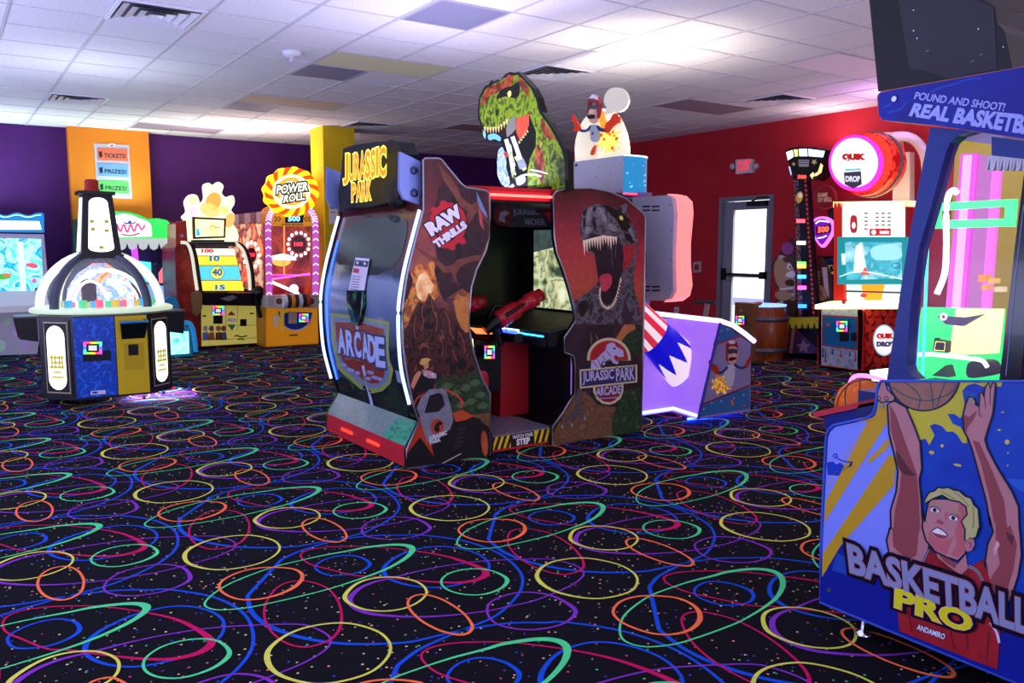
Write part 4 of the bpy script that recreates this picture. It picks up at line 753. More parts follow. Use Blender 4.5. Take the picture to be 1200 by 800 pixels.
# striped cannon half sunk in the front
A0 = Vector(P3(PY(4.90), 741, 366)); A1 = Vector(P3(PY(4.84), 802, 431)); ax = (A1 - A0).normalized(); sd = ax.cross(Vector((0, 1, 0))).normalized(); up = Vector((0, -1, 0))
CR, CW, CB = m('#ff3350', e=.5, r=.3), m('#ffe8f4', e=.7, r=.3), m('#1414e0', e=.55, r=.3)
b = MB(); nt, npz = 150, 192; LEN = (A1 - A0).length; V = []
for i in range(nt + 1):
    t = i / nt; rr = .135 + .065 * t if t < .96 else .195
    for j in range(npz + 1): ph = math.pi * 2 * j / npz; V.append(tuple(A0 + ax * (t * LEN) + sd * rr * math.cos(ph) + up * (rr * .55 * math.sin(ph))))
groups_ = {}
for i in range(nt):
    for j in range(npz):
        t = (i + .5) / nt; f = (j + .5) / npz; zg = .62 + .26 * abs(((f * 8) % 1) * 2 - 1)
        mt = (CR if int(f * 16) % 2 else CW) if t < .42 else (CB if t < zg else CW)
        groups_.setdefault(mt, []).append((i * (npz + 1) + j, i * (npz + 1) + j + 1, (i + 1) * (npz + 1) + j + 1, (i + 1) * (npz + 1) + j))
o_ = 0
for mt, fs in groups_.items(): b.mat(mt)
b.v = V
for mt, fs in groups_.items():
    for f in fs: b.f.append(f); b.mi.append(b.mat(mt)); b.sm.append(True)
b.add(V[-(npz + 1):-1], [tuple(range(npz))], m('#d8c8f4', e=.4)); b.build('cannon', K)
# monitor housing seen from behind, with glowing rim
q = PX(4.76); b = MB(); ms = [(700, 236), (742, 231.5), (782, 228.5), (788, 232), (790, 250), (788, 300), (789, 340), (784, 350), (776, 352), (700, 352)]
b.block(q, ms, .10, m('#a8a6b8', r=.35)); mo = b.build('monitor_housing', K)
b = MB(); GRm = m('#ff7878', e=1.6, r=.4); q_ = PX(4.80); b.block(q_, [(782, 227), (792, 229), (799, 236), (800, 250), (797, 285), (797, 310), (799, 335), (796, 347), (788, 353), (778, 354), (788, 345), (790, 330), (788, 300), (790, 250), (788, 234)], .12, GRm); b.build('glowing_rim', mo)
for y in (241, 245.5, 335, 339.5):
    for x in (753, 764): b = MB(); b.art(q, [(x, y), (x + 9, y - .3), (x + 9, y + 1.6), (x, y + 1.9)], BLACK, L=2); b.build('vent_slot', mo)
b = MB()
b.art(q, [(753, 295), (757.5, 295), (757.5, 327), (753, 327)], BLACK, L=2)
for x, y in ((785, 240), (786, 270), (786, 305), (785, 338)): b.art(q, ellipse(x, y, .8, .8, n=8), BLACK, L=2)
b.build('fixing_screws', mo)
b = MB(); b.box(4.86, 5.0, 5.2, 5.6, .8, 1.86, m('#8878b0', r=.4)); b.build('post', K)
# topper box and stuntman board
q = PX(4.72); b = MB(); tbp = [(640, 194), (669, 190), (731, 182), (731, 226), (640, 226)]; b.block(q, tbp, .06, m('#b4b4c4', r=.4), side=m('#a0a0b4'))
b.art(q, [(673.5, 192.5), (677, 192), (677, 194.5), (673.5, 195)], BLACK, L=2)
for x, y in ((676, 206), (699, 207), (716, 205), (702, 196), (727, 192), (728, 222)): b.art(q, ellipse(x, y, .6, .7, n=8), m('#50505c'), L=2)
b.build('topper_box', K)
yb = q(731, 200).y; q6 = PY(yb - .004); b = MB(); BB = m('#28a0e0', e=.55, r=.3)
p_ = [q6(x, y) for x, y in [(731, 182), (750, 181)]]; x0 = p_[0].x; zt, zb_ = q6(731, 182).z, q6(731, 225).z; arc = [(x0, yb - .004), (x0 + .17, yb - .01), (x0 + .28, yb + .02), (x0 + .34, yb + .1), (x0 + .36, yb + .25), (x0 + .36, yb + .5)]
arc = spline(arc, False, 4); n = len(arc)
b.add([(x, y, zb_) for x, y in arc] + [(x, y, zt) for x, y in arc], [(i, i + 1, i + 1 + n, i + n) for i in range(n - 1)], BB, True)
b.face([(x, y, zt) for x, y in arc] + [(x0, yb + .5, zt)], m('#80c8f0', e=.3)); b.face([(x, y, zb_) for x, y in arc] + [(x0, yb + .5, zb_)], m('#601828', e=.4))
random.seed(5)
for i in range(15):
    x, y, r_ = random.uniform(734, 756), random.uniform(187, 221), random.uniform(.9, 1.9); b.art(q6, [(x + (r_ if k % 2 else r_ * .4) * math.cos(k * .628), y + (r_ if k % 2 else r_ * .4) * math.sin(k * .628)) for k in range(10)], m('#a8e8ff', e=.8), L=12)
b.build('blue_star_box', K)
b = MB(); b.tube([(x, y, zt + .004) for x, y in arc], .006, m('#c8f0ff', e=2.5)); b.tube([(x, y, zb_ - .012) for x, y in arc], .008, m('#ff4060', e=3)); b.build('rim_light', K)
q = PX(4.93); b = MB(); bd = spline([(674, 192), (673.5, 172), (676, 158), (682, 143), (692, 132), (705, 127), (718, 130), (727, 140), (733, 155), (736, 172), (736, 190)], False, 4)
b.block(q, bd, .02, noisy(['#e8dcae', '#f0e8c8', '#d8d0b0'], scale=3, e=.55, r=.4)); b.block(q, ellipse(722, 117, 14.5, 14.6, n=32), .02, m('#e0dcd0', e=.45, r=.4)); b.art(q, [(712, 126), (706, 135), (719, 132)], m('#e0dcd0', e=.45, r=.4), L=1)
bdo = b.build('stuntman_board', K)
def zt_(l): return [(660 + x / 6, 100 + y / 6) for x, y in l]
b = MB(); random.seed(9); ray_ = []
for i in range(30):
    an = i * math.pi / 15; r_ = (118 if i % 2 else 62) * random.uniform(.7, 1.12); ray_.append((322 + r_ * math.cos(an), 385 + r_ * 1.15 * math.sin(an)))
b.art(q, zt_(ray_), noisy(['#ff8c20', '#ffd050', '#ff6010'], scale=16, e=1.0), L=2); b.art(q, zt_([(252, 250), (270, 190), (285, 175), (300, 240), (330, 290), (280, 330)]), m('#ff9a28', e=.9), L=2)
b.art(q, zt_([(322 + (70 if i % 2 else 36) * math.cos(i * .45), 390 + (72 if i % 2 else 34) * math.sin(i * .45)) for i in range(14)]), m('#ffe860', e=1.3), L=3)
for x, y, r_ in ((290, 380, 9), (345, 440, 10), (375, 375, 11), (330, 345, 8), (268, 350, 10), (350, 330, 8)): b.art(q, zt_(ellipse(x, y, r_, r_ * 1.3, 30, 8)), m('#e04818', e=.8), L=4)
b.build('explosion_print', bdo)
b = MB(); q8 = PX(4.90)
b.block(q8, zt_([(190, 290), (215, 275), (240, 290), (248, 340), (245, 380), (220, 398), (195, 385), (188, 340)]), .02, m('#a8b0b4', r=.4), smooth=True)
b.block(q8, zt_([(190, 278), (160, 310), (118, 308), (120, 326), (150, 328), (192, 304)]), .015, BL, smooth=True); b.block(q8, zt_([(238, 280), (262, 298), (292, 306), (288, 328), (255, 320), (236, 300)]), .015, BL, smooth=True)
b.block(q8, zt_([(118, 318), (92, 325), (72, 318), (70, 305), (84, 295), (72, 262), (56, 232), (66, 205), (82, 225), (100, 262), (116, 290)]), .015, m('#e03818', e=.35)); b.block(q8, zt_([(288, 326), (296, 270), (330, 240), (350, 200), (360, 205), (364, 196), (378, 202), (376, 222), (394, 218), (398, 238), (396, 262), (372, 270), (340, 296), (312, 336)]), .015, m('#d83418', e=.35))
b.block(q8, zt_(ellipse(208, 205, 32, 62, 4, 20)), .03, m('#d8a890', r=.5)); b.block(q8, zt_([(168, 190), (172, 110), (190, 72), (212, 62), (248, 80), (258, 130), (252, 190), (240, 230), (236, 160), (226, 120), (190, 118), (182, 150)]), .035, m('#8a3038', r=.4), off=.004)
b.art(q8, zt_([(180, 92), (212, 62), (246, 80), (252, 104), (212, 92)]), m('#d8d8e8'), L=12); b.art(q8, zt_([(174, 150), (205, 142), (242, 140), (240, 168), (208, 166), (178, 176)]), m('#3c5058', r=.2), L=13)
b.art(q8, zt_(ellipse(200, 182, 17, 20, 0, 12)), m('#eebca0'), L=13); b.art(q8, zt_([(172, 212), (200, 206), (226, 210), (224, 230), (196, 236), (176, 230)]), m('#141018'), L=14, smooth=True)
b.block(q8, zt_([(205, 440), (225, 420), (218, 470), (204, 490), (190, 480)]), .015, m('#e04828', e=.4), smooth=True); b.art(q8, zt_([(200, 330), (214, 322), (216, 345), (204, 350)]), m('#404850'), L=6)
b.build('stuntman_figure', K)
lamp('topper_lamp', 'SPOT', (4.98, 5.35, 2.17), 70, (1.0, .86, .66), .05, (R(180 - 8), R(4), 0), spot=R(125))

# ================================================================ LEFT SIDE MACHINES
# round domed coin pusher
Dm = thing('domed_coin_pusher', 'eight-sided domed coin pusher with glowing panels, lit tower and red beacon', 'arcade game', (1.31, 8.95, 0))
pts8 = [(.683, 8.45), (.955, 8.19), (1.53, 8.165), (1.80, 8.40)]; cx, cy8 = 1.28, 8.92
low = [Vector((.69, 8.40, .06)), Vector((.93, 8.13, .06)), Vector((1.53, 8.13, .06)), Vector((1.77, 8.33, .06)), Vector((1.83, 8.85, .06)), Vector((1.60, 9.35, .06)), Vector((1.03, 9.38, .06)), Vector((.78, 9.05, .06))]
H8 = .80
b = MB(); n = 8; b.add(low + [p + Vector((0, 0, H8 - .06)) for p in low], [(i, (i + 1) % 8, (i + 1) % 8 + 8, i + 8) for i in range(8)], m('#1c1c22', r=.3)); b.face([p + Vector((0, 0, H8 - .06)) for p in low], m('#20202a')); b.face(low[::-1], BLACK); b.build('body', Dm)
def fq(i, u0, u1, z0, z1, off=.006):      # rectangle on facet i of the body
    a_, c2_ = low[i], low[(i + 1) % 8]; e = c2_ - a_; nn = Vector((e.y, -e.x, 0)).normalized()
    P = lambda u, z: tuple(Vector((a_.x + e.x * u, a_.y + e.y * u, z)) + nn * off)
    return [P(u0, z0), P(u1, z0), P(u1, z1), P(u0, z1)]
def frect(bb, i, u0, u1, z0, z1, mt, d=.006): bb.prism(fq(i, u0, u1, z0, z1, d), Vector(fq(i, 0, 1, 0, 1, 0)[0]) - Vector(fq(i, 0, 1, 0, 1, d)[0]), mt)
def frnd(bb, i, u0, u1, z0, z1, mt, d):
    c0, c1 = (u0 + u1) / 2, (z0 + z1) / 2; a_, c2_ = low[i], low[(i + 1) % 8]; w = (c2_ - a_).length; ru = (u1 - u0) / 2; rz = ru * w
    pts = [(c0 + ru * math.cos(t), z1 - rz + rz * math.sin(t)) for t in [math.pi * k / 10 for k in range(11)]] + [(c0 - ru * math.cos(t), z0 + rz - rz * math.sin(t)) for t in [math.pi * k / 10 for k in range(11)]]
    e = c2_ - a_; nn = Vector((e.y, -e.x, 0)).normalized(); bb.face([tuple(Vector((a_.x + e.x * u, a_.y + e.y * u, z)) + nn * d) for u, z in pts], mt)
for i in (0, 2):
    b = MB(); frect(b, i, .12, .9, .1, .77, m('#2a2620', r=.3), .008); frect(b, i, .17, .85, .12, .75, m('#b8a890', r=.3), .010); frect(b, i, .19, .83, .13, .74, m('#141414'), .012); frnd(b, i, .25, .77, .15, .72, m('#fffff0', e=1.6), .015)
    for z, u in ((.43, .30), (.385, .36), (.345, .28), (.30, .40), (.255, .33)): frect(b, i, u, 1.02 - u, z, z + .018, m('#d8c850', e=.7), .018)
    for u in (.36, .46, .58, .66): frect(b, i, u, u + .03, .34, .46, m('#b8b030', e=.6), .020)
    b.build('glowing_panel', Dm)
b = MB(); BLm = noisy(['#1450c8', '#0c3ca0', '#2a6ae0'], scale=26, vor=True, r=.3); frect(b, 1, .0, .545, .08, .79, BLm, .01); frect(b, 1, .18, .38, .1, .135, m('#d8d8e8'), .014); frect(b, 1, .2, .27, .11, .128, m('#3050a0'), .016)
frect(b, 1, .11, .24, .49, .55, BLACK, .014); frect(b, 1, .10, .48, .40, .49, m('#1c2030'), .013); bp = b.build('blue_door', Dm)
q = PY(8.11); reader(bp, q, 97, 400, 22, 14.5)
b = MB(); frect(b, 1, .56, 1.0, .08, .79, m('#d8b818', r=.35), .01); frect(b, 1, .66, .93, .30, .54, m('#c4a414', r=.35), .014); frect(b, 1, .72, .86, .43, .53, BLACK, .018); b.build('yellow_door', Dm)
b = MB(); f0 = [Vector(p) for p in fq(1, .64, .96, .58, .76, .01)]; f1 = [Vector(p) for p in fq(1, .60, .99, .74, .76, .12)]; b.add([f0[0], f0[1], f1[1], f1[0], f0[3], f0[2]], [(0, 1, 2, 3), (0, 3, 4), (1, 5, 2)], BLACK); b.tube([f1[0], f1[1]], .012, m('#2a80b0', r=.3)); b.build('coin_tray', Dm)
for px_, sx in ((.60, -1), (1.85, 1)):
    b = MB(); y0_ = 8.42; b.prism([(px_ - .085, y0_, .79), (px_ + .085, y0_, .79), (px_ + .085 - .02 * (sx > 0), y0_, .57), (px_ - .085 + .03 * (sx < 0), y0_, .60)], (0, .26, 0), m('#101014', r=.4)); b.box(px_ - .09, px_ + .09, y0_ - .01, y0_ + .27, .785, .80, m('#58505c', r=.3)); b.build('side_tray', Dm)
b = MB(); b.lathe([(.60, 0), (.63, .01), (.63, .035), (.60, .05), (.0, .05)], (cx + .01, cy8, H8 - .01), m('#d8f0d0', e=.7, r=.3), 40); b.build('table_rim', Dm)
DC = Vector((cx, cy8, H8 + .03)); RD = .515
b = MB(); b.lathe([(RD * math.cos(R(t)), RD * .98 * math.sin(R(t))) for t in range(0, 81, 8)], DC, glass('#e8f0f4', .12), 32, caps=False); b.build('glass_dome', Dm)
for k, an_ in enumerate((172, 214, 130, 310, 352, 40)):
    an = R(an_); b = MB(); p = [DC + Vector((math.cos(an) * (RD + .012) * math.cos(R(t)), math.sin(an) * (RD + .012) * math.cos(R(t)), (RD * .98 + .012) * math.sin(R(t)))) for t in range(0, 85, 7)]
    b.tube(p, .04, m('#4a4e5c', r=.3) if k % 2 else m('#f0f4e8', e=.9, r=.3), n=8); b.build('dome_rib', Dm)
b = MB(); p = [DC + Vector((.33 * math.cos(R(t)), -.33, .34 * math.sin(R(t)) + .02)) for t in range(0, 181, 10)]; b.tube(p, .018, m('#ffffff', e=1.6), n=8); p = [DC + Vector((.15 * math.cos(R(t)) - .13, -.3, .26 * math.sin(R(t)))) for t in range(0, 181, 15)]; b.tube(p, .014, m('#ffe8e8', e=1.4)); p = [DC + Vector((.15 * math.cos(R(t)) + .14, -.25, .24 * math.sin(R(t)))) for t in range(0, 181, 15)]; b.tube(p, .014, m('#ffe8e8', e=1.4)); b.build('inner_light_arch', Dm)
b = MB(); b.lathe([(.30, 0), (.29, .18), (.2, .32), (.06, .42)], DC, noisy(['#f04030', '#ffb060', '#40a0f0', '#fff0e0', '#d02860'], scale=9, e=1.1, vor=False), 20); b.box(cx - .2, cx - .08, 8.62, 8.7, H8 + .08, H8 + .3, m('#40201c')); b.build('prize_tower', Dm)
random.seed(4)
b = MB()
for i in range(26):
    an = R(200 + i * 5.4); rr = .42 + .03 * (i % 3); b.lathe([(.035, 0), (.035, .05 + .01 * (i % 3)), (0, .055)], DC + Vector((rr * math.cos(an), rr * math.sin(an), .02)), m(('#40b0e8', '#f06a8a', '#e8e8f0', '#58d890', '#e8c048')[i % 5], e=.8), 10)
o_ = b.build('coin_pile', Dm); o_['kind'] = 'stuff'
b = MB(); t0, t1 = 1.33, 1.90
def tw(z, h): return [(cx - h, cy8 - h, z), (cx + h, cy8 - h, z), (cx + h, cy8 + h, z), (cx - h, cy8 + h, z)]
b.add(tw(t0, .175) + tw(t1, .125), [(0, 1, 5, 4), (1, 2, 6, 5), (2, 3, 7, 6), (3, 0, 4, 7), (4, 5, 6, 7)], m('#18181c', r=.3)); b.box(cx - .19, cx + .19, cy8 - .19, cy8 + .19, t0 - .03, t0 + .01, BLACK); b.box(cx - .16, cx + .15, cy8 - .15, cy8 + .15, t1, t1 + .03, BLACK); tw_ = b.build('tower', Dm)
b = MB()
def twp(u, w, off=.004): h = .175 - .05 * w; return (cx + u * h, cy8 - h - off, t0 + (t1 - t0) * w)
pts = [twp(.62 * math.cos(t), .86 + .09 * math.sin(t)) for t in [math.pi * k / 10 for k in range(11)]] + [twp(-.66 * math.cos(t), .12 - .07 * math.sin(t)) for t in [math.pi * k / 10 for k in range(11)]]
b.face(pts, m('#fffff4', e=1.8)); pl_ = [(cx - (.175 - .05 * w) - .004, cy8 + u * (.175 - .05 * w) * .7, t0 + (t1 - t0) * w) for u, w in ((-1, .06), (1, .06), (1, .95), (-1, .95))]; b.face(pl_, m('#fffff4', e=1.8)); b.build('glowing_panel', tw_)
b = MB(); 
for x, w in ((-.45, .55), (.4, .55), (-.4, .42), (.35, .40), (.0, .12)): b.face([twp(x - .12, w - .02, .007), twp(x + .12, w - .02, .007), twp(x + .12, w + .03, .007), twp(x - .12, w + .03, .007)], m('#b8a440', e=.6))
b.build('gold_print', tw_)
b = MB(); b.lathe([(.07, 0), (.07, .02), (.062, .03), (.062, .10), (.05, .115), (0, .12)], (cx - .03, cy8, t1 + .03), m('#b8281c', r=.2, e=.12), 20); b.build('beacon', Dm)
for p in (low[0], low[1], low[2], low[3], low[5], low[6]): 
    v = Vector((cx, cy8, 0)); w = p.lerp(v, .14); b = MB(); b.lathe([(.03, -.012), (.03, .012)], (w.x, w.y, .03), DARK, 12, axis=0); b.tube([(w.x, w.y, .03), (w.x, w.y, .062)], .014, STEEL); b.build('caster', Dm)
lamp('coin_pusher_underglow', 'AREA', (1.66, 8.40, .055), 22, (.70, .45, 1.0), .55)

def facet_text(b, q, s, x0, y0, x1, y1, mt, L=4, bold=.03, skew=0): b.text(q, s, (x0, y1), (x1, y1 + skew), (x0, y0), mt if isinstance(mt, list) else [(0, mt)], L=L, bold=bold)
# ---- fish screen game, far left
q = PY(12.6); t = thing('fish_shooting_game', 'white cabinet with bright undersea screen and wavy blue crown, at the left edge', 'arcade game', (.6, 13.0, 0))
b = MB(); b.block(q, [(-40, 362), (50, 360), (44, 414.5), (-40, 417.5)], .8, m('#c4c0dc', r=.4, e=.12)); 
for x, y, r_, c in ((8, 376, 5, '#b8d8b8'), (0, 405, 7, '#b8e0c0'), (30, 404, 5, '#c8a8d8'), (18, 390, 4, '#d0b0d8')): b.art(q, ellipse(x, y, r_, r_, n=16), m(c), L=2)
b.build('base', t)
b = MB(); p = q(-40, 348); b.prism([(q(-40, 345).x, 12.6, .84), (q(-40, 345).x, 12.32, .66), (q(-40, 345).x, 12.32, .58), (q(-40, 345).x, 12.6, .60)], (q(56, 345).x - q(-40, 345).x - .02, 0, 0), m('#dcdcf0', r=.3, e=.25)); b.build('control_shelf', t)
b = MB(); b.block(q, [(-40, 273), (51.5, 274.5), (57.5, 340), (56, 347), (-40, 350)], .35, m('#c8c8da', r=.3)); b.build('screen_frame', t)
b = MB(); sea = noisy(['#30c8f0', '#0878c8', '#a8f4ff', '#28b8a0', '#e8ffff'], scale=4.5, e=1.5, dist=1.2); b.art(q, [(-40, 278), (48, 280), (51, 344), (-40, 345)], sea, L=2)
b.art(q, [(20, 283), (27, 283), (31, 342), (24, 342)], m('#b8f8f8', e=1.6), L=3); b.art(q, ellipse(38, 311, 7, 3, 10, 12), m('#e05878', e=1.1), L=4); b.art(q, [(31, 306), (33, 312), (30, 314)], m('#e05878', e=1.1), L=4); b.art(q, ellipse(2, 324, 11, 3.5, 0, 12), m('#58b848', e=.9), L=3); b.art(q, ellipse(8, 322, 5, 2.2, 0, 10), m('#f07048', e=1.1), L=4); b.art(q, ellipse(40, 329, 3, 3, 0, 10), m('#d868a8', e=1.1), L=4); b.art(q, ellipse(45, 339, 5, 2.6, 0, 10), m('#3050a0', e=1), L=4)
b.build('screen', t)
b = MB(); cr_ = [(-40, 252)] + [(x, 250.5 + 1.6 * math.sin(x / 4.2)) for x in range(-36, 52, 3)] + [(51.5, 253), (52, 272), (-40, 271)]; b.block(q, cr_, .3, m('#1488d8', e=.9, r=.3)); b.art(q, [(-30, 258), (46, 259), (49, 269), (-30, 269)], m('#e8f8ff', e=1.5), L=2); b.line(q, [(-40, 254.5)] + [(x, 253 + 1.4 * math.sin(x / 4.2)) for x in range(-36, 50, 6)], 1.2, m('#b8f4ff', e=1.8), L=3); b.build('crown', t)
# ---- green topped seated game
q = PY(12.75); t = thing('green_canopy_game', 'seated game with glowing green arch, pink lettering and white scalloped canopy, behind the dome', 'arcade game', (2.2, 12.6, 0))
b = MB(); q2_ = PY(13.30); b.block(q2_, [(84, 276), (206, 278), (212, 404), (84, 404)], .2, m('#381858', r=.4)); b.build('rear_wall', t)
b = MB(); gp = [(86, 258), (90, 256), (93, 270), (94, 300), (86, 300)]; b.block(q, gp, .12, m('#1c5a44', r=.3)); b.block(q, [(96, 279), (96, 262), (108, 254), (122, 249), (136, 247.5), (152, 248.5), (164, 252), (173, 256.5), (184, 255.5), (196, 258), (200.5, 264), (201, 279)], .12, m('#34e060', e=1.0, r=.3)); b.build('green_arch', t)
b = MB(); b.art(q, spline([(128, 278), (128, 262), (136, 252), (150, 251), (164, 256), (176, 262), (178, 277)], False, 4), m('#f0fff0', e=2.2), L=3); b.line(q, [(137, 262), (141, 271), (145, 263), (149, 272), (153, 263), (157, 271), (161, 262), (166, 269), (170, 263)], 2.6, m('#ff5090', e=1.3), L=5); b.line(q, [(142, 274), (152, 276), (164, 273)], 2.0, m('#c83070', e=1.0), L=5); b.art(q, [(143, 259), (149, 261), (152, 257), (155, 261), (162, 258), (158, 263), (147, 264)], m('#5050c8', e=.8), L=5) if False else b.art(q, [(143, 259), (149, 261), (152, 257), (155, 261), (162, 258), (158, 262), (147, 263)], m('#5050c8', e=.8), L=4); b.build('lit_sign', t)
b = MB(); sc2 = [(98, 278), (199, 279), (199, 284)]; 
for k in range(8): x = 193 - k * 12.5; sc2 += [(x + 4, 291), (x, 293), (x - 4, 291), (x - 6.2, 284)]
b.block(q, sc2, .03, m('#dce8e4', e=.55, r=.5)); b.build('scalloped_canopy', t)
b = MB(); b.block(PY(13.15), [(150, 304), (183, 308), (183, 345), (150, 345)], .05, m('#58d8f0', e=1.3)); b.block(PY(13.10), [(168, 330), (196, 332), (196, 352), (168, 352)], .05, m('#70a8e8', e=1.1)); b.art(PY(13.10), [(168, 330), (196, 332), (196, 335), (168, 333)], m('#303848'), L=2); b.build('screen', t)
b = MB(); b.block(PY(13.25), [(152, 280), (160, 280), (163, 308), (156, 308)], .02, m('#d048e8', e=1.2)); b.block(PY(13.17), [(186, 320), (199, 300), (199, 352), (188, 352)], .02, m('#ff7888', e=1.1)); b.block(PY(13.15), [(176, 292), (182, 300), (185, 330), (178, 330)], .05, m('#28184a')); b.build('glowing_side_print', t)
b = MB(); b.block(q, [(200, 258), (206, 262), (209, 292), (212, 352), (212, 404), (203, 404), (201, 352)], .5, m('#58244a', r=.4)); b.art(q, [(203, 266), (206, 268), (208, 290), (204, 290)], m('#3c8848', e=.3), L=2); b.build('side_panel', t)
b = MB(); b.tube([q(201.5, 285, .01), q(202.5, 352, .01)], .014, m('#ff7030', e=4)); b.build('orange_light_tube', t)
t = thing('glowing_bench', 'teal curved bench with cyan lit front, in front of the green canopy game', 'bench', (2.4, 11.35, 0))
q = PY(11.1); b = MB(); b.block(q, [(193, 386), (224, 384), (226, 417), (193, 419)], .45, m('#1898a8', r=.3)); b.build('base', t)
b = MB(); b.art(q, [(196, 389), (221, 388), (222, 414), (196, 416)], noisy(['#68e8e8', '#b8fff8', '#38c8b8'], scale=7, e=1.1), L=4); b.build('lit_front', t)
b = MB(); b.block(PY(11.4), spline([(190, 386), (192, 365), (194, 352), (201, 347), (208, 352), (211, 366), (211, 386)], False, 4), .08, m('#2c86b0', r=.3)); b.build('backrest', t)
b = MB(); b.tube([q(x, y, .0) for x, y in spline([(216, 378), (222, 379), (226, 386), (228, 398), (229.5, 412)], False, 4)], .03, m('#2090d8', e=.5)); b.build('armrest', t)
b = MB()
for x, y in ((2.36, 11.2), (2.64, 11.2)): b.lathe([(.02, -.01), (.02, .01)], (x, y, .02), DARK, 10, axis=0)
b.build('wheel_set', t)
# ---- prize wheel game
q = PY(11.900); t = thing('prize_wheel_game', 'yellow and red wheel game with numbers 10, 40 and 15 and glowing cloud-like topper', 'arcade game', (3.3, 12.5, 0))
def zw(l): return [(190 + x / 3.638, 200 + y / 3.638) for x, y in l]
YL = m('#e8d868', r=.4, e=.35)  # cabinet yellow glows faintly, ambient light put into the colour
b = MB(); b.block(q, zw([(165, 565), (400, 570), (405, 738), (165, 752)]), .75, m('#6a2018', r=.4)); b.art(q, zw([(166, 572), (400, 576), (404, 734), (168, 748)]), YL, L=2)
for l in ([(272, 576), (272, 718)], [(322, 576), (320, 680)], [(168, 722), (403, 712)], [(322, 660), (402, 658)]): b.line(q, zw(l), .5, m('#3a3420'), L=3, smooth=False)
b.art(q, zw([(295, 597), (313, 616), (278, 616)]), m('#c03030'), L=3); b.art(q, zw([(278, 655), (314, 655), (298, 682)]), m('#40a060'), L=3)
b.art(q, zw([(283, 628), (292, 630), (303, 630), (312, 628), (316, 636), (312, 645), (303, 642), (292, 642), (283, 645), (278, 636)]), m('#e8e8e0'), L=3); b.art(q, zw([(218, 612), (258, 612), (258, 652), (218, 652)]), BLACK, L=3); b.art(q, zw([(332, 632), (360, 632), (360, 662), (332, 662)]), BLACK, L=3); b.art(q, zw([(172, 616), (188, 616), (188, 622), (172, 622)]), BLACK, L=3); b.art(q, zw([(374, 605), (390, 605), (390, 611), (374, 611)]), BLACK, L=3)
for x, c, c3 in ((185, '#c8b8a8', '#7a88b8'), (210, '#8a5888', '#b86a38'), (240, '#b87848', '#804830'), (262, '#a86030', '#58688a')): b.art(q, zw(ellipse(x, 672, 11, 13, 0, 10)), m(c), L=4); b.art(q, zw([(x - 14, 722), (x - 12, 690), (x + 10, 686), (x + 15, 720)]), m(c3), L=3)
b.line(q, zw([(308, 706), (320, 702), (335, 708), (362, 703)]), 1.5, m('#302820'), L=4); b.line(q, zw([(322, 720), (335, 717), (350, 721)]), 1.3, m('#302820'), L=4)
body = b.build('lower_cabinet', t); reader(body, q, 248.5, 358.5, 13, 10.5)
b = MB(); b.block(q, [(205, 290), (213, 283), (222, 300), (228, 338), (236, 341), (236, 406.5), (226, 408), (212, 404), (206, 330)], .8, noisy(['#a02818', '#7a1c14', '#b83820'], scale=5, r=.35)); b.build('red_side', t)
b = MB(); b.block(q, zw([(168, 516), (400, 520), (402, 573), (166, 570)]), .4, m('#0e0e12', r=.25), off=.18); b.art(PY(11.720), zw([(245, 545), (300, 530), (320, 540), (285, 556)]), STEEL, L=4); b.build('control_ledge', t)
b = MB(); b.block(PY(11.750), zw([(128, 520), (160, 512), (172, 530), (170, 590), (150, 622), (136, 610)]), .1, m('#8c6a40', r=.3)); b.build('speaker_pod', t)
b = MB(); q9 = PY(11.670); b.ball(q9(303, 343), .085, m('#101014', r=.2), 14, (1, 1, 1.25)); b.tube([q9(300, 350), q9(305, 372)], .03, BLACK); b.build('pull_lever', t)
# the convex wheel
b = MB(); segs = [(291, 300, '#e8e4d0', None), (300, 311, '#f4e03c', '10'), (311, 328.5, '#58c8e0', '40'), (328.5, 341, '#f4e03c', '15')]
for y0_, y1_, c, s_ in segs:
    xl = lambda y: 224 + (y - 291) * .16; xr = lambda y: 274 + (y - 291) * .24; qa = PY(11.87 - .10 * math.sin((y0_ - 285) / 60 * math.pi)); qb = PY(11.87 - .10 * math.sin((y1_ - 285) / 60 * math.pi))
    b.face([qa(xl(y0_), y0_), qa(xr(y0_), y0_), qb(xr(y1_), y1_), qb(xl(y1_), y1_)], m(c, e=1.3, r=.3)); b.face([qb(xl(y1_) + .0, y1_ - .5, .003), qb(xr(y1_), y1_ - .5, .003), qb(xr(y1_), y1_ + .3, .003), qb(xl(y1_), y1_ + .3, .003)], m('#60604a'))
qn = PY(11.765); b.art(qn, ellipse(254.5, 319.5, 8.6, 8), m('#2890d0', e=1.1), L=1); b.art(qn, ellipse(254.5, 319.5, 7.6, 7), m('#f0e040', e=1.2), L=2)
facet_text(b, qn, '40', 248.5, 314.5, 260.5, 323, [(0, m('#1870c0', e=.8))], L=4, bold=.04); facet_text(b, qn, '10', 245.5, 299.5, 257.5, 306, m('#1870b8', e=1), L=3, bold=.05); facet_text(b, qn, '15', 252, 333.5, 264, 339.5, m('#1870b8', e=1), L=3, bold=.05); facet_text(b, PY(11.820), '100', 236, 291.5, 250, 296, m('#d02840', e=1), L=12, bold=.05)
b.build('wheel', t)
for l, c in (([(212, 284), (220, 286), (225, 300), (228, 320), (231, 340)], '#f0e8d0'), ([(275, 284), (284, 292), (289, 306), (292, 322), (293, 340)], '#f0e8d0'), ([(221, 285), (250, 285), (276, 285)], '#30343c')): b = MB(); b.tube([PY(11.710)(x, y) for x, y in spline(l, False, 4)], .022, m(c, e=.8 if c[1] == 'f' else 0, r=.3)); b.tube([PY(11.750)(x + 4, y + 1) for x, y in spline(l, False, 4)], .03, BLACK); b.build('wheel_arch', t)
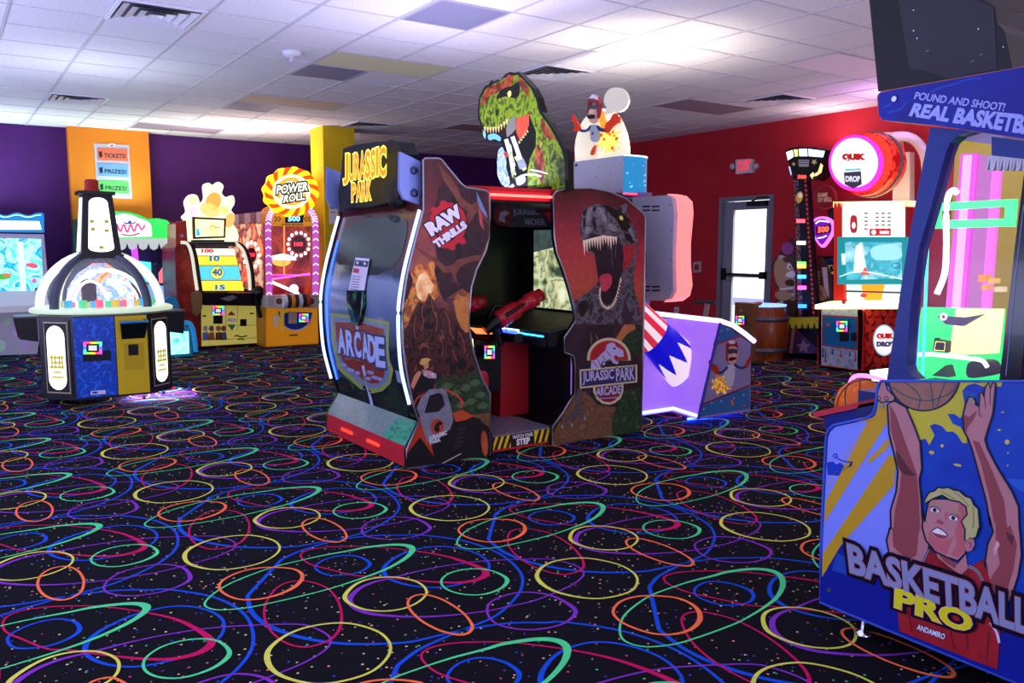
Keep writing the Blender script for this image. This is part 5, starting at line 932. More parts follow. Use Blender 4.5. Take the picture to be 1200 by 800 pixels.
b = MB(); b.block(PY(11.800), [(226, 254), (265, 256), (264, 278.5), (227, 280)], .06, BLACK); b.block(PY(11.800), [(226, 281), (263, 281), (263, 289), (224, 289)], .1, DARK); mo = b.build('monitor', t)
b = MB(); b.art(PY(11.800), [(228.5, 256.5), (262.5, 258), (262, 276.5), (229, 277.5)], noisy(['#f4e858', '#f8f4b0', '#e8e060'], scale=4, e=1.5), L=2); b.art(PY(11.800), [(230, 268), (233, 268), (235, 276), (230, 276)], m('#38b8e0', e=1.2), L=3); b.line(PY(11.8), [(246, 266), (250, 264), (254, 267), (258, 265)], 1.2, m('#c89020', e=.8), L=3); b.build('monitor_screen', mo)
b = MB(); cl = [(219, 286), (218, 262), (214, 254), (219, 248), (217, 236), (223, 228), (231, 229), (235, 238), (240, 232), (239, 218), (244, 214), (250, 217), (256, 213), (262, 218), (260, 226), (265, 231), (273, 229), (275, 238), (271, 246), (275, 252), (273, 262), (278, 270), (274, 284)]
b.block(PY(11.950), cl, .1, m('#fff8d0', e=1.15, r=.4), smooth=True)
for x, y, rx, ry, c in ((250, 236, 9, 11, '#f0a850'), (246, 246, 12, 8, '#f8d080'), (269, 258, 6, 9, '#f8b868'), (226, 248, 5, 8, '#e8d0f0'), (262, 246, 6, 5, '#f0e080'), (226, 236, 4, 4, '#ffe0a0')): b.art(PY(11.950), ellipse(x, y, rx, ry, 20, 16), m(c, e=1.2), L=3)
b.build('cloud_topper', t)
b = MB(); b.block(q, [(206, 262), (218, 258), (220, 284), (212, 286), (206, 290)], .5, m('#b83020', r=.3)); b.art(q, ellipse(213, 276, 2, 2, n=12), CHROME, L=2); b.build('shoulder', t)
# ---- ball rolling game
q = PY(11.5); t = thing('ball_rolling_game', 'orange ball rolling game with pink chevron arch and round yellow spiral sign', 'arcade game', (4.1, 12.0, 0))
OR = m('#f09818', r=.35, e=.35)  # orange body glows a little, standing in for ambient light on it
def zp(l): return [(290 + x / 3.48, 190 + y / 3.48) for x, y in l]
b = MB(); b.block(q, [(311.5, 359), (372.5, 358), (373.5, 403), (311.5, 407)], .9, m('#c87a14', r=.4)); b.art(q, [(312, 360), (372, 359), (373, 402), (312, 406)], OR, L=2); b.art(q, [(324.5, 365)] + ellipse(346, 366, 20, 21, 0, 18, 0, 180) , m('#1c3c90', r=.3), L=3); b.line(q, ellipse(346, 366, 20, 21, 0, 18, 8, 172), 1.6, m('#e8e0c8'), L=4, smooth=False)
b.art(q, [(328, 362), (337, 362), (337, 366), (333, 367), (333, 389), (329, 390)], m('#f8c838', e=.2), L=5); b.art(q, [(338, 366), (348, 366), (348, 379), (338, 379)], m('#c8b088'), L=5); b.art(q, [(320, 370), (325, 370), (325, 384), (321, 382)], m('#f0e8d0'), L=4); b.art(q, [(339, 392), (349, 391.5), (349, 393), (339, 393.5)], BLACK, L=4)
bd = b.build('lower_cabinet', t); reader(bd, q, 349.5, 367.5, 11, 9.5)
b = MB(); b.block(q, [(311, 346), (373, 345), (372, 360), (311, 360)], .3, m('#b8b4a8', r=.3), off=.12); q_ = PY(11.38)
for x in (327, 365): b.art(q_, ellipse(x, 353, 5.4, 5.4, n=18), m('#e8e0c8'), L=2); b.art(q_, ellipse(x, 353, 4, 4, n=18), m('#7c4830'), L=3)
b.build('control_shelf', t)
b = MB(); c = q_(346, 352.5); w = .19
for i, cc in enumerate(['#e8e8e8', '#303038', '#f0a020', '#303038', '#e8e8e8', '#202028', '#b84028']): b.lathe([(.10, 0), (.10, w / 3.5)], (c.x - w + i * w / 3.5, c.y, c.z), m(cc, r=.3), 18, axis=0)
b.build('striped_roller', t)
# arch of chevrons
cp = spline([(315.5, 352), (315, 320), (314.5, 290), (314.5, 262), (316, 252), (321, 245), (330, 241.5), (342, 240), (354, 241.5), (363, 246), (368, 254), (369.5, 264), (370, 290), (370, 320), (369.5, 352)], False, 6)
b = MB(); b.line(q, cp, 7.6, m('#d860d8', e=.7, r=.3), L=2, smooth=False)
for i in range(2, len(cp) - 2, 2):
    x, y = cp[i]; dx, dy = cp[i + 1][0] - cp[i - 1][0], cp[i + 1][1] - cp[i - 1][1]; d = math.hypot(dx, dy); dx /= d; dy /= d
    sgn = 1 if i < len(cp) / 2 else -1; dx *= sgn; dy *= sgn
    b.line(q, [(x - dy * 3.2 - dx * 1.2, y + dx * 3.2 - dy * 1.2), (x + dx * 1.2, y + dy * 1.2), (x + dy * 3.2 - dx * 1.2, y - dx * 3.2 - dy * 1.2)], 1.3, m('#fbe0fb', e=1.6), L=4, smooth=False)
b.build('chevron_arch', t)
b = MB()
for x0, x1 in ((311.2, 318.8), (366.2, 374)): b.block(q, [(x0, 262), (x1, 262), (x1, 352), (x0, 352)], .1, m('#c84030', r=.4))
b.block(q, [(311.4, 262), (313, 251), (319, 243), (330, 238), (342, 236.5), (355, 238.5), (366, 244), (372, 252), (373.6, 262)], .4, m('#e08820', r=.4)); b.art(q, [(319, 250), (325, 247), (342, 245), (358, 247), (365, 252), (366, 265), (318, 265)], m('#f0a030', e=.5), L=1)
b.block(q, [(334, 251), (356, 251), (355, 261), (334, 261)], .01, m('#141440'), off=.004); facet_text(b, q, '500', 337.5, 253, 351.5, 259.3, m('#60a8ff', e=4), L=10, bold=.04); facet_text(b, q, 'SUPER BONUS', 330, 261.8, 355, 264.3, m('#3c1c10'), L=3, bold=.03)
for x, s_ in ((322, 1), (326, 1), (357, -1), (361, -1)): b.line(q, [(x, 253.5), (x + 3 * s_ if s_ > 0 else x - 3 + 3, 256.5), (x, 259.5)] if s_ > 0 else [(x + 3, 253.5), (x, 256.5), (x + 3, 259.5)], 1.3, m('#202048'), L=3, smooth=False)
b.build('header', t)
b = MB(); b.block(PY(12.35), [(318, 262), (368, 262), (368, 345), (318, 345)], .05, noisy(['#5a1020', '#a02838', '#e06030', '#380818'], scale=3.5, e=.35)); b.build('playfield_back', t)
b = MB(); qi = PY(12.1)
for i in range(14): an = i * math.pi * 2 / 14; b.art(qi, ellipse(350 + 12.5 * math.cos(an), 286 + 13.5 * math.sin(an), 1.9, 2.1, n=8), m('#ffe8e8', e=3.5), L=3)
b.block(qi, ellipse(350, 286, 15, 16, n=28), .03, m('#c02830', e=.6)); b.art(qi, ellipse(350, 286, 9, 10, n=20), m('#301018'), L=3); facet_text(b, qi, '100', 344.5, 283.5, 355, 288.5, m('#ff3048', e=2.5), L=4, bold=.05); b.build('target_wheel', t)
b = MB(); qi = PY(11.8); b.block(qi, [(318, 300), (332, 297), (347, 301), (347, 305), (318, 304)], .02, m('#ffffff', e=2.2)); b.block(PY(12.0), ellipse(330, 306, 11, 6, n=18), .02, m('#f8d050', e=1)); b.build('bumper_plate', t)
b = MB(); b.tube([PY(11.9)(318, 327), PY(11.9)(368, 320)], .012, m('#ff40e0', e=5)); b.tube([PY(12.2)(318, 322), PY(12.2)(368, 322)], .01, m('#e030c0', e=3)); b.tube([PY(11.7)(318, 330), PY(11.7)(350, 344)], .02, m('#ffe8f8', e=4)); b.tube([PY(12)(333, 265), PY(12)(333, 322)], .012, m('#ff8040', e=2)); b.build('neon_tubes', t)
b = MB(); b.ball(PY(11.6)(344.5, 338), .062, m('#a8e0ff', e=3), 16); b.build('glowing_ball', t)
b = MB(); b.box(q(319, 300).x, q(366, 300).x, 11.52, 11.525, .86, 1.72, glass('#ffd8d8', .10)); b.build('window', t)
# side with roof ribs and its own target
b = MB(); xs = q(311.5, 300).x + .03; b.box(xs, xs + .03, 11.6, 13.4, .0, .78, m('#2c3868', r=.3)); b.box(xs, xs + .03, 11.6, 13.4, .78, 1.75, noisy(['#e83848', '#ff9060', '#70183c', '#f8c8a0', '#b02040'], scale=3.5, e=.8)); sd_ = b.build('side_window', t)
b = MB(); qs_ = PX(xs - .01)
for i in range(12): an = i * math.pi * 2 / 12; b.art(qs_, ellipse(294.5 + 9 * math.cos(an), 299 + 15 * math.sin(an), 1.6, 2.4, n=8), m('#fff0f0', e=3.2), L=3)
b.art(qs_, ellipse(294.5, 299, 6, 9, n=16), m('#501020', e=.3), L=3); facet_text(b, qs_, '100', 290, 296, 299, 301, m('#ff3048', e=2), L=5, bold=.05); b.build('side_target', sd_)
b = MB()
for i in range(6): y_ = 11.75 + i * .28; b.prism([(xs - .02, y_, 1.75), (xs - .02, y_, 1.90), (xs + .75, y_, 1.90), (xs + .75, y_, 1.75)], (0, .14, 0), m(('#d8b0c0', '#a86a78')[i % 2], r=.3, e=.25))
b.box(xs, xs + .75, 11.6, 13.4, 1.74, 1.76, m('#803040')); b.build('ribbed_roof', t)
qd_ = PY(11.42); b = MB(); n = 36; R1, R0 = (31, 28), (23.5, 21.5); cxx, cyy = 341.5, 224.5
b.block(qd_, [(cxx + (31.5 + 1.2 * math.sin(i * 2 * math.pi * 12 / 72)) * math.cos(i * math.pi / 36), cyy + (28.5 + 1.2 * math.sin(i * 2 * math.pi * 12 / 72)) * math.sin(i * math.pi / 36)) for i in range(72)], .1, m('#ffd21c', e=1.7, r=.3))
for i in range(12):
    a_ = i * math.pi / 6; pts = []
    for k in range(5): t_ = k / 4; aa = a_ + .30 * t_; pts.append((cxx + (21 + 10.5 * t_) * math.cos(aa), cyy + (19 + 9.8 * t_) * math.sin(aa)))
    for k in range(4, -1, -1): t_ = k / 4; aa = a_ + .24 + .30 * t_; pts.append((cxx + (21 + 10.5 * t_) * math.cos(aa), cyy + (19 + 9.8 * t_) * math.sin(aa)))
    b.art(qd_, pts, m('#f05010', e=1.4), L=2)
b.art(qd_, ellipse(cxx, cyy, 22.5, 20.5), m('#fff4d0', e=1.1), L=4); b.line(qd_, ellipse(cxx, cyy, 16, 14.5, 0, 20, 150, 300), 4, m('#f8a030', e=1.5), L=5, smooth=False); b.line(qd_, ellipse(cxx, cyy, 16, 14.5, 0, 20, 10, 120), 3, m('#f8a030', e=1.5), L=5, smooth=False)
b.text(qd_, 'POWER', (324, 227.5), (360, 223), (325, 217.5), [(.15, m('#141010')), (.03, m('#fffff0', e=1.1))], L=6, bold=.0, tr=(361, 213)); b.text(qd_, 'ROLL', (332, 237.5), (357, 233.5), (334, 229), [(.15, m('#141010')), (.03, m('#fffff0', e=1.1))], L=6, bold=.0, tr=(356, 224.5))
b.build('round_sign', t)
for o_x, o_y in ((3.8, 11.6), (4.4, 11.6)): b = MB(); b.lathe([(.02, 0), (.02, .006), (.007, .01), (.007, .03)], (o_x, o_y, 0), STEEL, 8); b.build('levelling_foot', t)
# ================================================================ RIGHT SIDE MACHINES
# ---- barrel podium
t = thing('barrel_podium', 'brown wooden barrel podium with card reader on its crate and blue lit rim', 'arcade game', (8.6, 6.9, 0))
BX, BY = 8.55, 6.86; WD = noisy(['#5a2410', '#8a4218', '#6a2c12'], scale=5, stretch=(3, 3, .4), r=.35, coat=.4)
b = MB(); b.lathe([(.27, .0), (.30, .1), (.325, .25), (.33, .36), (.32, .48), (.29, .6), (.275, .67)], (BX, BY, 0), WD, 26); bar_ = b.build('barrel', t)
for z, r_ in ((.13, .312), (.52, .318)): b = MB(); b.lathe([(r_ - .005, -.03), (r_ + .008, -.03), (r_ + .006, .03), (r_ - .008, .03)], (BX, BY, z), m('#5c5a66', r=.35, metal=.5), 26, caps=False); b.build('metal_band', bar_)
b = MB(); b.lathe([(.285, .67), (.285, .69), (.0, .69)], (BX, BY, 0), m('#78a0ff', e=2.2), 26); b.build('lit_rim', bar_)
b = MB(); b.rbox(BX - .12, BX - .03, BY - .02, BY + .05, .69, .72, m('#c03040'), .01); b.build('button', bar_)
c0 = PX(8.20)(861, 358); c1 = PX(8.20)(883, 358); b = MB(); b.box(8.20, 8.34, c1.y, c0.y, .0, .72, m('#7a4c28', r=.4))
for z in (.2, .45): b.box(8.192, 8.20, c1.y, c0.y, z, z + .008, m('#3a2010'))
b.build('crate', t); q = PX(8.19); reader(t, q, 864, 370, 10, 10)
b = MB(); b.art(q, ellipse(868.5, 363.5, 2, 2, n=10), STEEL, L=2); b.build('crate_badge', t)
# ---- mallet
t = thing('t_handle_stand', 'grey T-shaped handle on a post in front of the red wall, above the cannon game', 'handle', (8.98, 8.24, 0))
b = MB(); b.tube([(9.0, 8.44, .615), (9.0, 8.05, .635)], .028, m('#4c4e56', r=.4)); b.build('cross_handle', t)
b = MB(); b.tube([(9.0, 8.28, .0), (9.0, 8.2, .61)], .035, m('#b8a8ac', r=.4)); b.build('post', t); b = MB(); b.lathe([(.14, 0), (.14, .02), (.05, .03)], (9.0, 8.28, 0), m('#3a3a40'), 20); b.build('base_plate', t)
# ---- tower
T = thing('strength_tower_game', 'tall narrow tower game with chequered light column, hat-shaped lit top and strongman cut-outs', 'arcade game', (9.1, 6.6, 0))
q = PX(9.0)
def zt2(l): return [(895 + x / 2.958, 160 + y / 2.958) for x, y in l]
b = MB(); b.block(q, [(929, 205), (946, 205), (958, 376), (934, 376)], .07, m('#14102a', r=.35)); col = b.build('column', T)
b = MB(); b.art(q, [(930.5, 211), (935.5, 211), (941, 376), (936.5, 376)], noisy(['#281820', '#5a5060', '#8a8090'], scale=36, vor=True, r=.3), L=2); b.build('chequered_strip', col)
b = MB()
for i in range(30):
    y = 212 + i * 5.5
    x = 943.8 + (y - 211) * .062; b.art(q, [(x - 1.5, y), (x, y - 2.2), (x + 1.5, y), (x, y + 2.2)], m('#c83428', e=.5), L=2); x = 930.3 + (y - 211) * .036; b.art(q, [(x - 1.2, y), (x, y - 2), (x + 1.2, y), (x, y + 2)], m('#b03428', e=.35), L=3)
b.build('diamond_print', col)
for y, c in ((258.7, '#ff4858'), (284.4, '#fff4ff'), (308.7, '#70ff60'), (311.8, '#ffd040'), (324, '#40a0ff'), (336.8, '#ff50d0'), (358.4, '#3080ff')):
    x = 934.5 + (y - 258) * .018; b = MB(); b.block(q, [(x, y - 2), (x + 9, y - 2), (x + 9, y + 2.2), (x, y + 2.2)], .02, m(c, e=3.5), off=.02); b.build('step_light', col)
b = MB(); b.art(q, ellipse(937, 231, 4, 7, 15, 12), m('#d8a040', e=.4), L=5); b.art(q, ellipse(938, 229, 2.4, 3, 0, 10), m('#e8e0d0', e=.5), L=6); b.build('printed_badge', col)
b = MB(); q_ = PX(8.93); b.block(q_, zt2([(75, 52), (90, 40), (130, 36), (180, 38), (214, 46), (206, 78), (196, 100), (184, 130), (160, 150), (112, 148), (98, 132), (90, 96), (82, 82)]), .3, m('#12121c', r=.3)); top = b.build('lit_top', T)
b = MB(); b.art(q_, zt2([(78, 54), (100, 46), (104, 70), (84, 82)]), m('#d8f0ff', e=2), L=2); b.art(q_, zt2([(104, 45), (118, 44), (119, 68), (108, 70)]), m('#e8e088', e=1.4), L=2); b.art(q_, zt2([(122, 43), (150, 42), (152, 68), (124, 68)]), m('#d8f0ff', e=2.2), L=2); b.art(q_, zt2([(154, 42), (212, 50), (206, 72), (156, 68)]), m('#b8e4ff', e=2), L=2); b.build('lit_panels', top)
b = MB(); b.art(q_, zt2([(120, 80), (158, 80), (156, 104), (122, 104)]), m('#a8a8b8', e=.3), L=2)
for y in (86, 94): b.line(q_, zt2([(121, y), (158, y)]), .8, m('#30303c'), L=3, smooth=False)
for x, y, r_ in ((175, 88, 12), (104, 95, 8)): b.art(q_, zt2([(x + (r_ if k % 2 else r_ * .45) * math.cos(k * .628 - .3), y + (r_ if k % 2 else r_ * .45) * math.sin(k * .628 - .3)) for k in range(10)]), m('#c8b078', e=.4), L=3)
b.art(q_, zt2([(198, 92), (206, 100), (200, 125), (184, 136), (172, 138), (170, 148), (160, 134), (172, 122), (174, 130), (188, 122)]), m('#ffc880', e=1.6), L=4); b.art(q_, zt2([(86, 104), (92, 104), (98, 132), (94, 134)]), m('#90b8ff', e=1.5), L=4); b.build('star_print', top)
b = MB(); b.art(q_, zt2([(114, 130), (156, 130), (156, 148), (114, 148)]), m('#380810'), L=3); facet_text(b, q_, '500', *zt2([(118, 133)])[0], *zt2([(148, 146)])[0], m('#ff3838', e=4), L=4, bold=.05); b.build('score_display', top)
# strongman cut-outs (plain printed boards)
q7 = PX(9.12); b = MB(); SK = m('#b8906c', r=.5); BR = m('#4c3430', r=.5)
b.block(q7, spline([(907, 322), (905, 318), (906, 306), (912, 298), (917, 290), (922, 286), (930, 284), (932, 372), (906, 372), (909, 352), (913, 342), (908, 334)], False, 3), .03, BR)
b.art(q7, spline([(907, 318), (908, 308), (914, 300), (920, 300), (926, 310), (931, 318), (931, 352), (918, 342), (910, 332)], True, 3), SK, L=2); b.art(q7, ellipse(923, 291, 7, 7.5, 0, 14), m('#9a4a90'), L=3); b.art(q7, ellipse(915, 301, 3, 2.5, 0, 10), m('#d0b0b0'), L=4)
b.art(q7, [(916, 303), (925, 300), (931, 303), (931, 308), (920, 307)], m('#5a4438'), L=4); b.art(q7, ellipse(925, 312, 3, 4, 0, 12), m('#e8d8d0'), L=5); b.art(q7, ellipse(926, 313, 1, 1.4, 0, 8), m('#18100c'), L=6)
b.art(q7, spline([(921, 321), (928, 317), (932, 320), (930, 325), (922, 324)], True, 3), m('#ece0e0'), L=5); b.art(q7, spline([(920, 330), (926, 327), (931, 330), (930, 335), (922, 334)], True, 3), m('#4a2418'), L=5)
for i in range(4): b.art(q7, [(913, 338 + i * 4), (930, 336 + i * 4), (930, 338 + i * 4), (914, 340 + i * 4)], m(('#e0d8e0', '#2a3a7a')[i % 2]), L=5)
b.art(q7, spline([(908, 344), (918, 340), (928, 345), (926, 350), (914, 352)], True, 3), SK, L=6); b.art(q7, [(911, 354), (918, 352), (918, 370), (910, 370)], m('#d8c8c8'), L=4)
b.build('strongman_cutout', T)
b = MB(); b.block(q7, spline([(953, 308), (960, 302), (968, 310), (972, 322), (974, 336), (975, 356), (950, 356), (950, 330)], True, 3), .03, BR)
for i in range(4): b.art(q7, spline([(954, 318 + i * 4), (960, 317 + i * 4), (961, 320 + i * 4), (955, 321 + i * 4)], True, 3), SK, L=2 + i)
b.art(q7, spline([(952, 330), (958, 333), (964, 335), (970, 344), (966, 352), (954, 350), (951, 340)], True, 3), SK, L=7); b.line(q7, [(960, 340), (968, 352), (973, 350)], 1, BR, L=8); b.art(q7, [(963, 313), (969, 313), (972, 350), (966, 338)], m('#d0c0c8'), L=2); b.art(q7, [(954, 304), (959, 304), (959, 316), (955, 316)], m('#a83838'), L=8); b.build('hammer_arm_cutout', T)
b = MB(); b.block(PX(8.93), [(907, 371), (962, 371), (962, 378), (907, 378)], .35, m('#4a2a20', r=.4)); yd = [(917, 373), (960, 372.5)]; 
dr = [(917, 372), (960, 371.5)]; k = 6
for i in range(k): x = 960 - i * 7.2; dr += [(x, 379), (x - 1.5, 384.5), (x - 4, 384.5), (x - 5, 379)]
dr += [(917, 386)]; b.block(PX(8.915), dr, .03, m('#d8c838', r=.4, e=.1)); b.build('drip_edged_table', T)
b = MB(); b.block(PX(8.95), [(912, 380), (960, 380), (958, 414), (915, 415)], .35, m('#241c30', r=.4)); qb_ = PX(8.95)
for i in range(5): x = 913.5 + i * 3.4; b.art(qb_, [(x + 4.5, 384), (x + 7.9, 384), (x + 4.9, 414), (x + 1.2, 414)], m(('#a82830', '#c8b8b8')[i % 2]), L=2)
b.art(qb_, [(934, 386), (958, 408), (957, 414), (930, 414)], m('#5a3a78'), L=3); b.art(qb_, [(941.5 + (9 if k % 2 else 4) * math.cos(k * .628 + .32), 406 + (9 if k % 2 else 4) * math.sin(k * .628 + .32)) for k in range(10)], m('#a890b0'), L=4); b.build('striped_base', T)
# ---- balloon-shaped signs on a dark machine between tower and red game
t = thing('balloon_sign_game', 'dark machine with purple, red and blue balloon signs, between tower and red quick drop game', 'arcade game', (9.1, 6.1, 0))
b = MB(); b.box(9.35, 9.5, 6.25, 6.5, 0, 1.0, m('#1c1424', r=.4)); b.block(PX(9.32), [(958, 300), (976, 300), (976, 380), (958, 380)], .2, m('#3a1820', r=.4)); 
for i in range(3): b.art(PX(9.32), [(962 + i * 5, 312), (964 + i * 5, 312), (965 + i * 5, 352), (962 + i * 5, 352)], m('#c8b0b0'), L=2)
b.build('body', t)
for (cx_, cy_, r_, cc, rim, tx, X_) in ((966.5, 231, 13, '#a82030', '#d04050', 'GAME\nOF SKILL', 9.36), (975, 316, 12, '#183058', '#2858a0', 'To\nSe', 9.31)):
    qq = PX(X_); b = MB(); b.block(qq, ellipse(cx_, cy_, r_, r_ * 1.1, n=24), .04, m(rim, r=.3, e=.15)); b.art(qq, ellipse(cx_, cy_, r_ - 1.3, r_ * 1.1 - 1.3, n=24), m(cc, r=.3, e=.15), L=2); b.text(qq, tx, (cx_ - 8.5, cy_ + 6), (cx_ + 9, cy_ + 5), (cx_ - 8.5, cy_ - 5), [(0, m('#e8c0b0' if cx_ < 970 else '#d8c040', e=.3))], L=3, bold=.03); b.build('round_sign', t)
qq = PX(9.3); b = MB(); td = spline([(963, 253.5), (971, 256), (976.5, 262), (976, 272), (971, 281), (965, 289), (961.5, 289), (955.5, 281), (951.5, 272), (950.5, 262), (955, 256)], True, 4); b.block(qq, td, .05, m('#e878ff', e=1.6)); b.art(qq, [(963.3 + (x - 963.3) * .84, 269.5 + (y - 269.5) * .84) for x, y in td], m('#7818b8', e=1.0), L=2); b.art(qq, [(956, 266), (973, 263), (973, 272), (957, 275)], m('#300828'), L=3); facet_text(b, qq, '500', 958.5, 266, 971.5, 273, m('#ff5040', e=3), L=4, bold=.05, skew=-1.5)
b.line(qq, [(956, 262), (960, 259), (966, 259), (972, 260)], 1.8, m('#f8e8ff', e=1.5), L=4); b.line(qq, [(958, 279), (964, 278), (969, 276)], 1.6, m('#f8e8ff', e=1.5), L=4); b.build('teardrop_sign', t)
b = MB(); b.tube([(9.45, 6.4, 1.0), (9.45, 6.6, 2.0)], .03, DARK); b.build('sign_pole', t)
# ---- red quick drop game
t = thing('red_drop_game', 'red and turquoise ball drop game with big round magenta rimmed sign', 'arcade game', (8.9, 5.5, 0))
q = PX(8.45); RD_ = m('#c81c24', r=.3); GB = noisy(['#8898b0', '#a8b4c8', '#98a4bc'], scale=10, vor=True, r=.35)
b = MB(); q0 = PX(8.42); b.block(q0, [(959, 361), (1011, 361), (1011, 434), (959, 427)], .0001, RD_); b.prism([(8.42, 5.38, .03), (8.42, 5.95, .03), (9.1, 5.95, .03), (9.2, 5.38, .03)], (0, 0, .68), RD_)
b.art(q0, [(962.5, 362), (1005, 362), (1005, 433), (962.5, 427.3)], GB, L=2); b.art(q0, [(963.5, 368.5), (1011 - 5, 371), (1006, 410.5), (963.5, 405)], m('#a01c24'), L=3); b.art(q0, [(965, 370), (1009 - 5, 372.5), (1004, 408.5), (965, 404)], m('#1470b8', r=.35, e=.08), L=4)
for x, x2, y in ((984, 995, 391.5), (997, 1004, 391.5)): b.art(q0, [(x, y - 2), (x2, y - 2), (x2, y + 8.5), (x, y + 8)], m('#0e1612'), L=5)
b.art(q0, ellipse(970.5, 380.5, 2.1, 2.2, n=12), m('#a84848'), L=5)
for x, y0_, y1_, c in ((964.5, 407, 419, '#1c4a90'), (967.5, 408, 425, '#a02830'), (975.8, 409, 416, '#1c4a90'), (985.8, 410, 419, '#c02028'), (996, 411, 418, '#1c4a90'), (1004 - 1.5, 412, 424, '#a02830')):
    b.line(q0, [(x, y0_), (x, y1_ - 2)], 1.4, m(c), L=5, smooth=False); b.art(q0, [(x - 2.2, y1_ - 3), (x + 2.2, y1_ - 3), (x, y1_)], m(c), L=6)
lc = b.build('lower_cabinet', t); reader(lc, q0, 982, 376, 13, 12)
b = MB(); qs2 = PY(5.372)
b.art(qs2, [(1013, 362), (1070, 361), (1070, 428), (1013, 433.5)], noisy(['#3a0c10', '#8a1c20', '#c03028', '#5a1014'], scale=9, vor=True, r=.3), L=1)
for i in range(4):
    for j in range(7): b.art(qs2, ellipse(1018 + i * 9 + (j % 2) * 3, 367 + j * 9, 3.6, 4, n=12), m('#b83028', r=.3), L=2)
b.art(qs2, ellipse(1036, 398.5, 13.2, 18.5, n=28), m('#a8d8f0', e=.6), L=4); b.art(qs2, ellipse(1036, 398.5, 11.8, 17, n=28), m('#f4f4fc', e=.9), L=5)
facet_text(b, qs2, 'QUIK', 1027, 390.5, 1047, 397.5, [(.02, m('#d81818', e=.6))], L=6, bold=.08); facet_text(b, qs2, 'DROP', 1027, 400, 1047, 406, [(.02, m('#585890', e=.3))], L=6, bold=.08); b.build('printed_side', t)
b = MB(); b.block(PX(8.30), [(955, 357), (972, 353), (1054, 352), (1056, 362), (955, 362)], .3, m('#fff0b0', e=2.6, r=.3)); b.ball(PX(8.32)(990, 353.5), .035, m('#e02830', e=.6), 12); b.build('glowing_shelf', t)
b = MB(); b.block(q, [(977, 237), (987, 237), (989, 357), (977, 357)], .6, m('#e02818', e=.45, r=.3)); b.block(q, [(1060, 237), (1067, 236), (1067, 355), (1060, 355)], .6, RD_); b.block(PX(9.0), [(987, 240), (1060, 240), (1060, 352), (987, 352)], .05, m('#c8e8e8', r=.4, e=.5)); b.build('upper_frame', t)
b = MB(); b.block(q, [(976.5, 236.5), (1067, 235), (1067, 242), (976.5, 243)], .6, m('#fff0a0', e=2.4)); b.build('lit_cap', t)
b = MB(); qe = PX(8.44); b.block(qe, [(987, 242), (1060, 241), (1060, 277.5), (987, 277.5)], .02, m('#fff4ec', e=1.35)); b.art(qe, [(997, 254), (1004, 254), (1004, 271), (997, 271)], m('#c83838', e=.6), L=2, smooth=True); b.art(qe, ellipse(1000.5, 264, 2.4, 4, n=10), m('#f8e8e8', e=1), L=3)
for i in range(5):
    for j, x in enumerate((1013, 1026, 1033, 1040)): b.art(qe, [(x, 249 + i * 4.6), (x + 4, 249 + i * 4.6), (x + 4, 250.8 + i * 4.6), (x, 250.8 + i * 4.6)], m(('#d06060', '#60a8b8')[(i + j) % 2], e=.5), L=2)
b.art(qe, [(1019, 268), (1044, 268), (1044, 276), (1019, 276)], m('#e02828', e=.8), L=3); b.art(qe, ellipse(1024, 272, 3, 3, n=10), m('#fff0f0', e=1), L=4); b.art(qe, [(1031, 270.5), (1042, 270.5), (1042, 274), (1031, 274)], m('#fff0f0', e=1), L=4); b.build('pay_table', t)
b = MB(); b.block(qe, [(981.5, 277.5), (1064, 277.5), (1064, 333), (981.5, 333)], .03, m('#28a0a8', e=.75, r=.2)); b.art(qe, [(990, 283), (1057, 284), (1057, 326), (992, 328)], noisy(['#68c8d8', '#30a0b0', '#c8f8ff'], scale=5, e=.95), L=2)
b.art(qe, [(1003, 288), (1010, 284), (1016, 318), (1000, 320)], m('#c8f4ff', e=1.6), L=3); b.art(qe, [(1022, 290), (1050, 286), (1056, 302), (1026, 304)], m('#98d8e8', e=1.2), L=3, smooth=True); b.art(qe, [(986, 297), (991, 297), (991, 310), (987, 310)], m('#c8f8ff', e=1.4), L=3); b.art(qe, [(1008, 322), (1014, 312), (1020, 322)], m('#f05850', e=1.1), L=4); b.line(qe, ellipse(1050, 311, 5, 3, 0, 14), .7, m('#304858'), L=4, closed=True); b.line(qe, [(984, 324), (1010, 318), (1062, 328)], .9, m('#e0ffff', e=1.5), L=4); b.build('turquoise_window', t)
b = MB(); b.block(PX(8.5), [(989, 333), (1062, 333), (1062, 352), (989, 352)], .02, m('#d8f0f0', e=.9)); b.art(PX(8.5), [(1009, 333), (1037, 333), (1033, 352), (1013, 352)], m('#ff9020', e=1.4), L=2); b.art(PX(8.5), [(990, 340), (1062, 342), (1062, 344), (990, 342)], m('#404860'), L=3); b.art(PX(8.5), ellipse(1012, 346, 4, 2.5, n=10), m('#e04040', e=.8), L=4); b.build('ball_tray', t)
qB = PX(8.40); b = MB(); c = qB(1014, 192.5); b.lathe([(.30, 0.30), (.335, .22), (.345, .12), (.335, .0)], (c.x, c.y, c.z), noisy(['#d81c1c', '#ff4830', '#b81018'], scale=9, vor=True, r=.2, e=.45), 36, axis=0); b.lathe([(.345, .10), (.358, .10), (.358, .14), (.345, .14)], (c.x, c.y, c.z), m('#707078', r=.3), 36, axis=0, caps=False); sg = b.build('round_sign', t)
for k in range(12):
    an = R(-60 + k * 12); b = MB(); b.ball((c.x - .01, c.y - .27 * math.cos(an), c.z + .27 * math.sin(an)), .055, m('#ff4830', e=.7, r=.2), 10, (.5, 1, 1)); b.build('bumper', sg)
qf = PX(8.33); b = MB(); b.block(qf, ellipse(1002, 191, 31, 33, n=44), .07, m('#ff30c0', e=1.6)); b.art(qf, ellipse(1001.5, 190.5, 27.5, 29, n=44), m('#fff4f4', e=1.1), L=2)
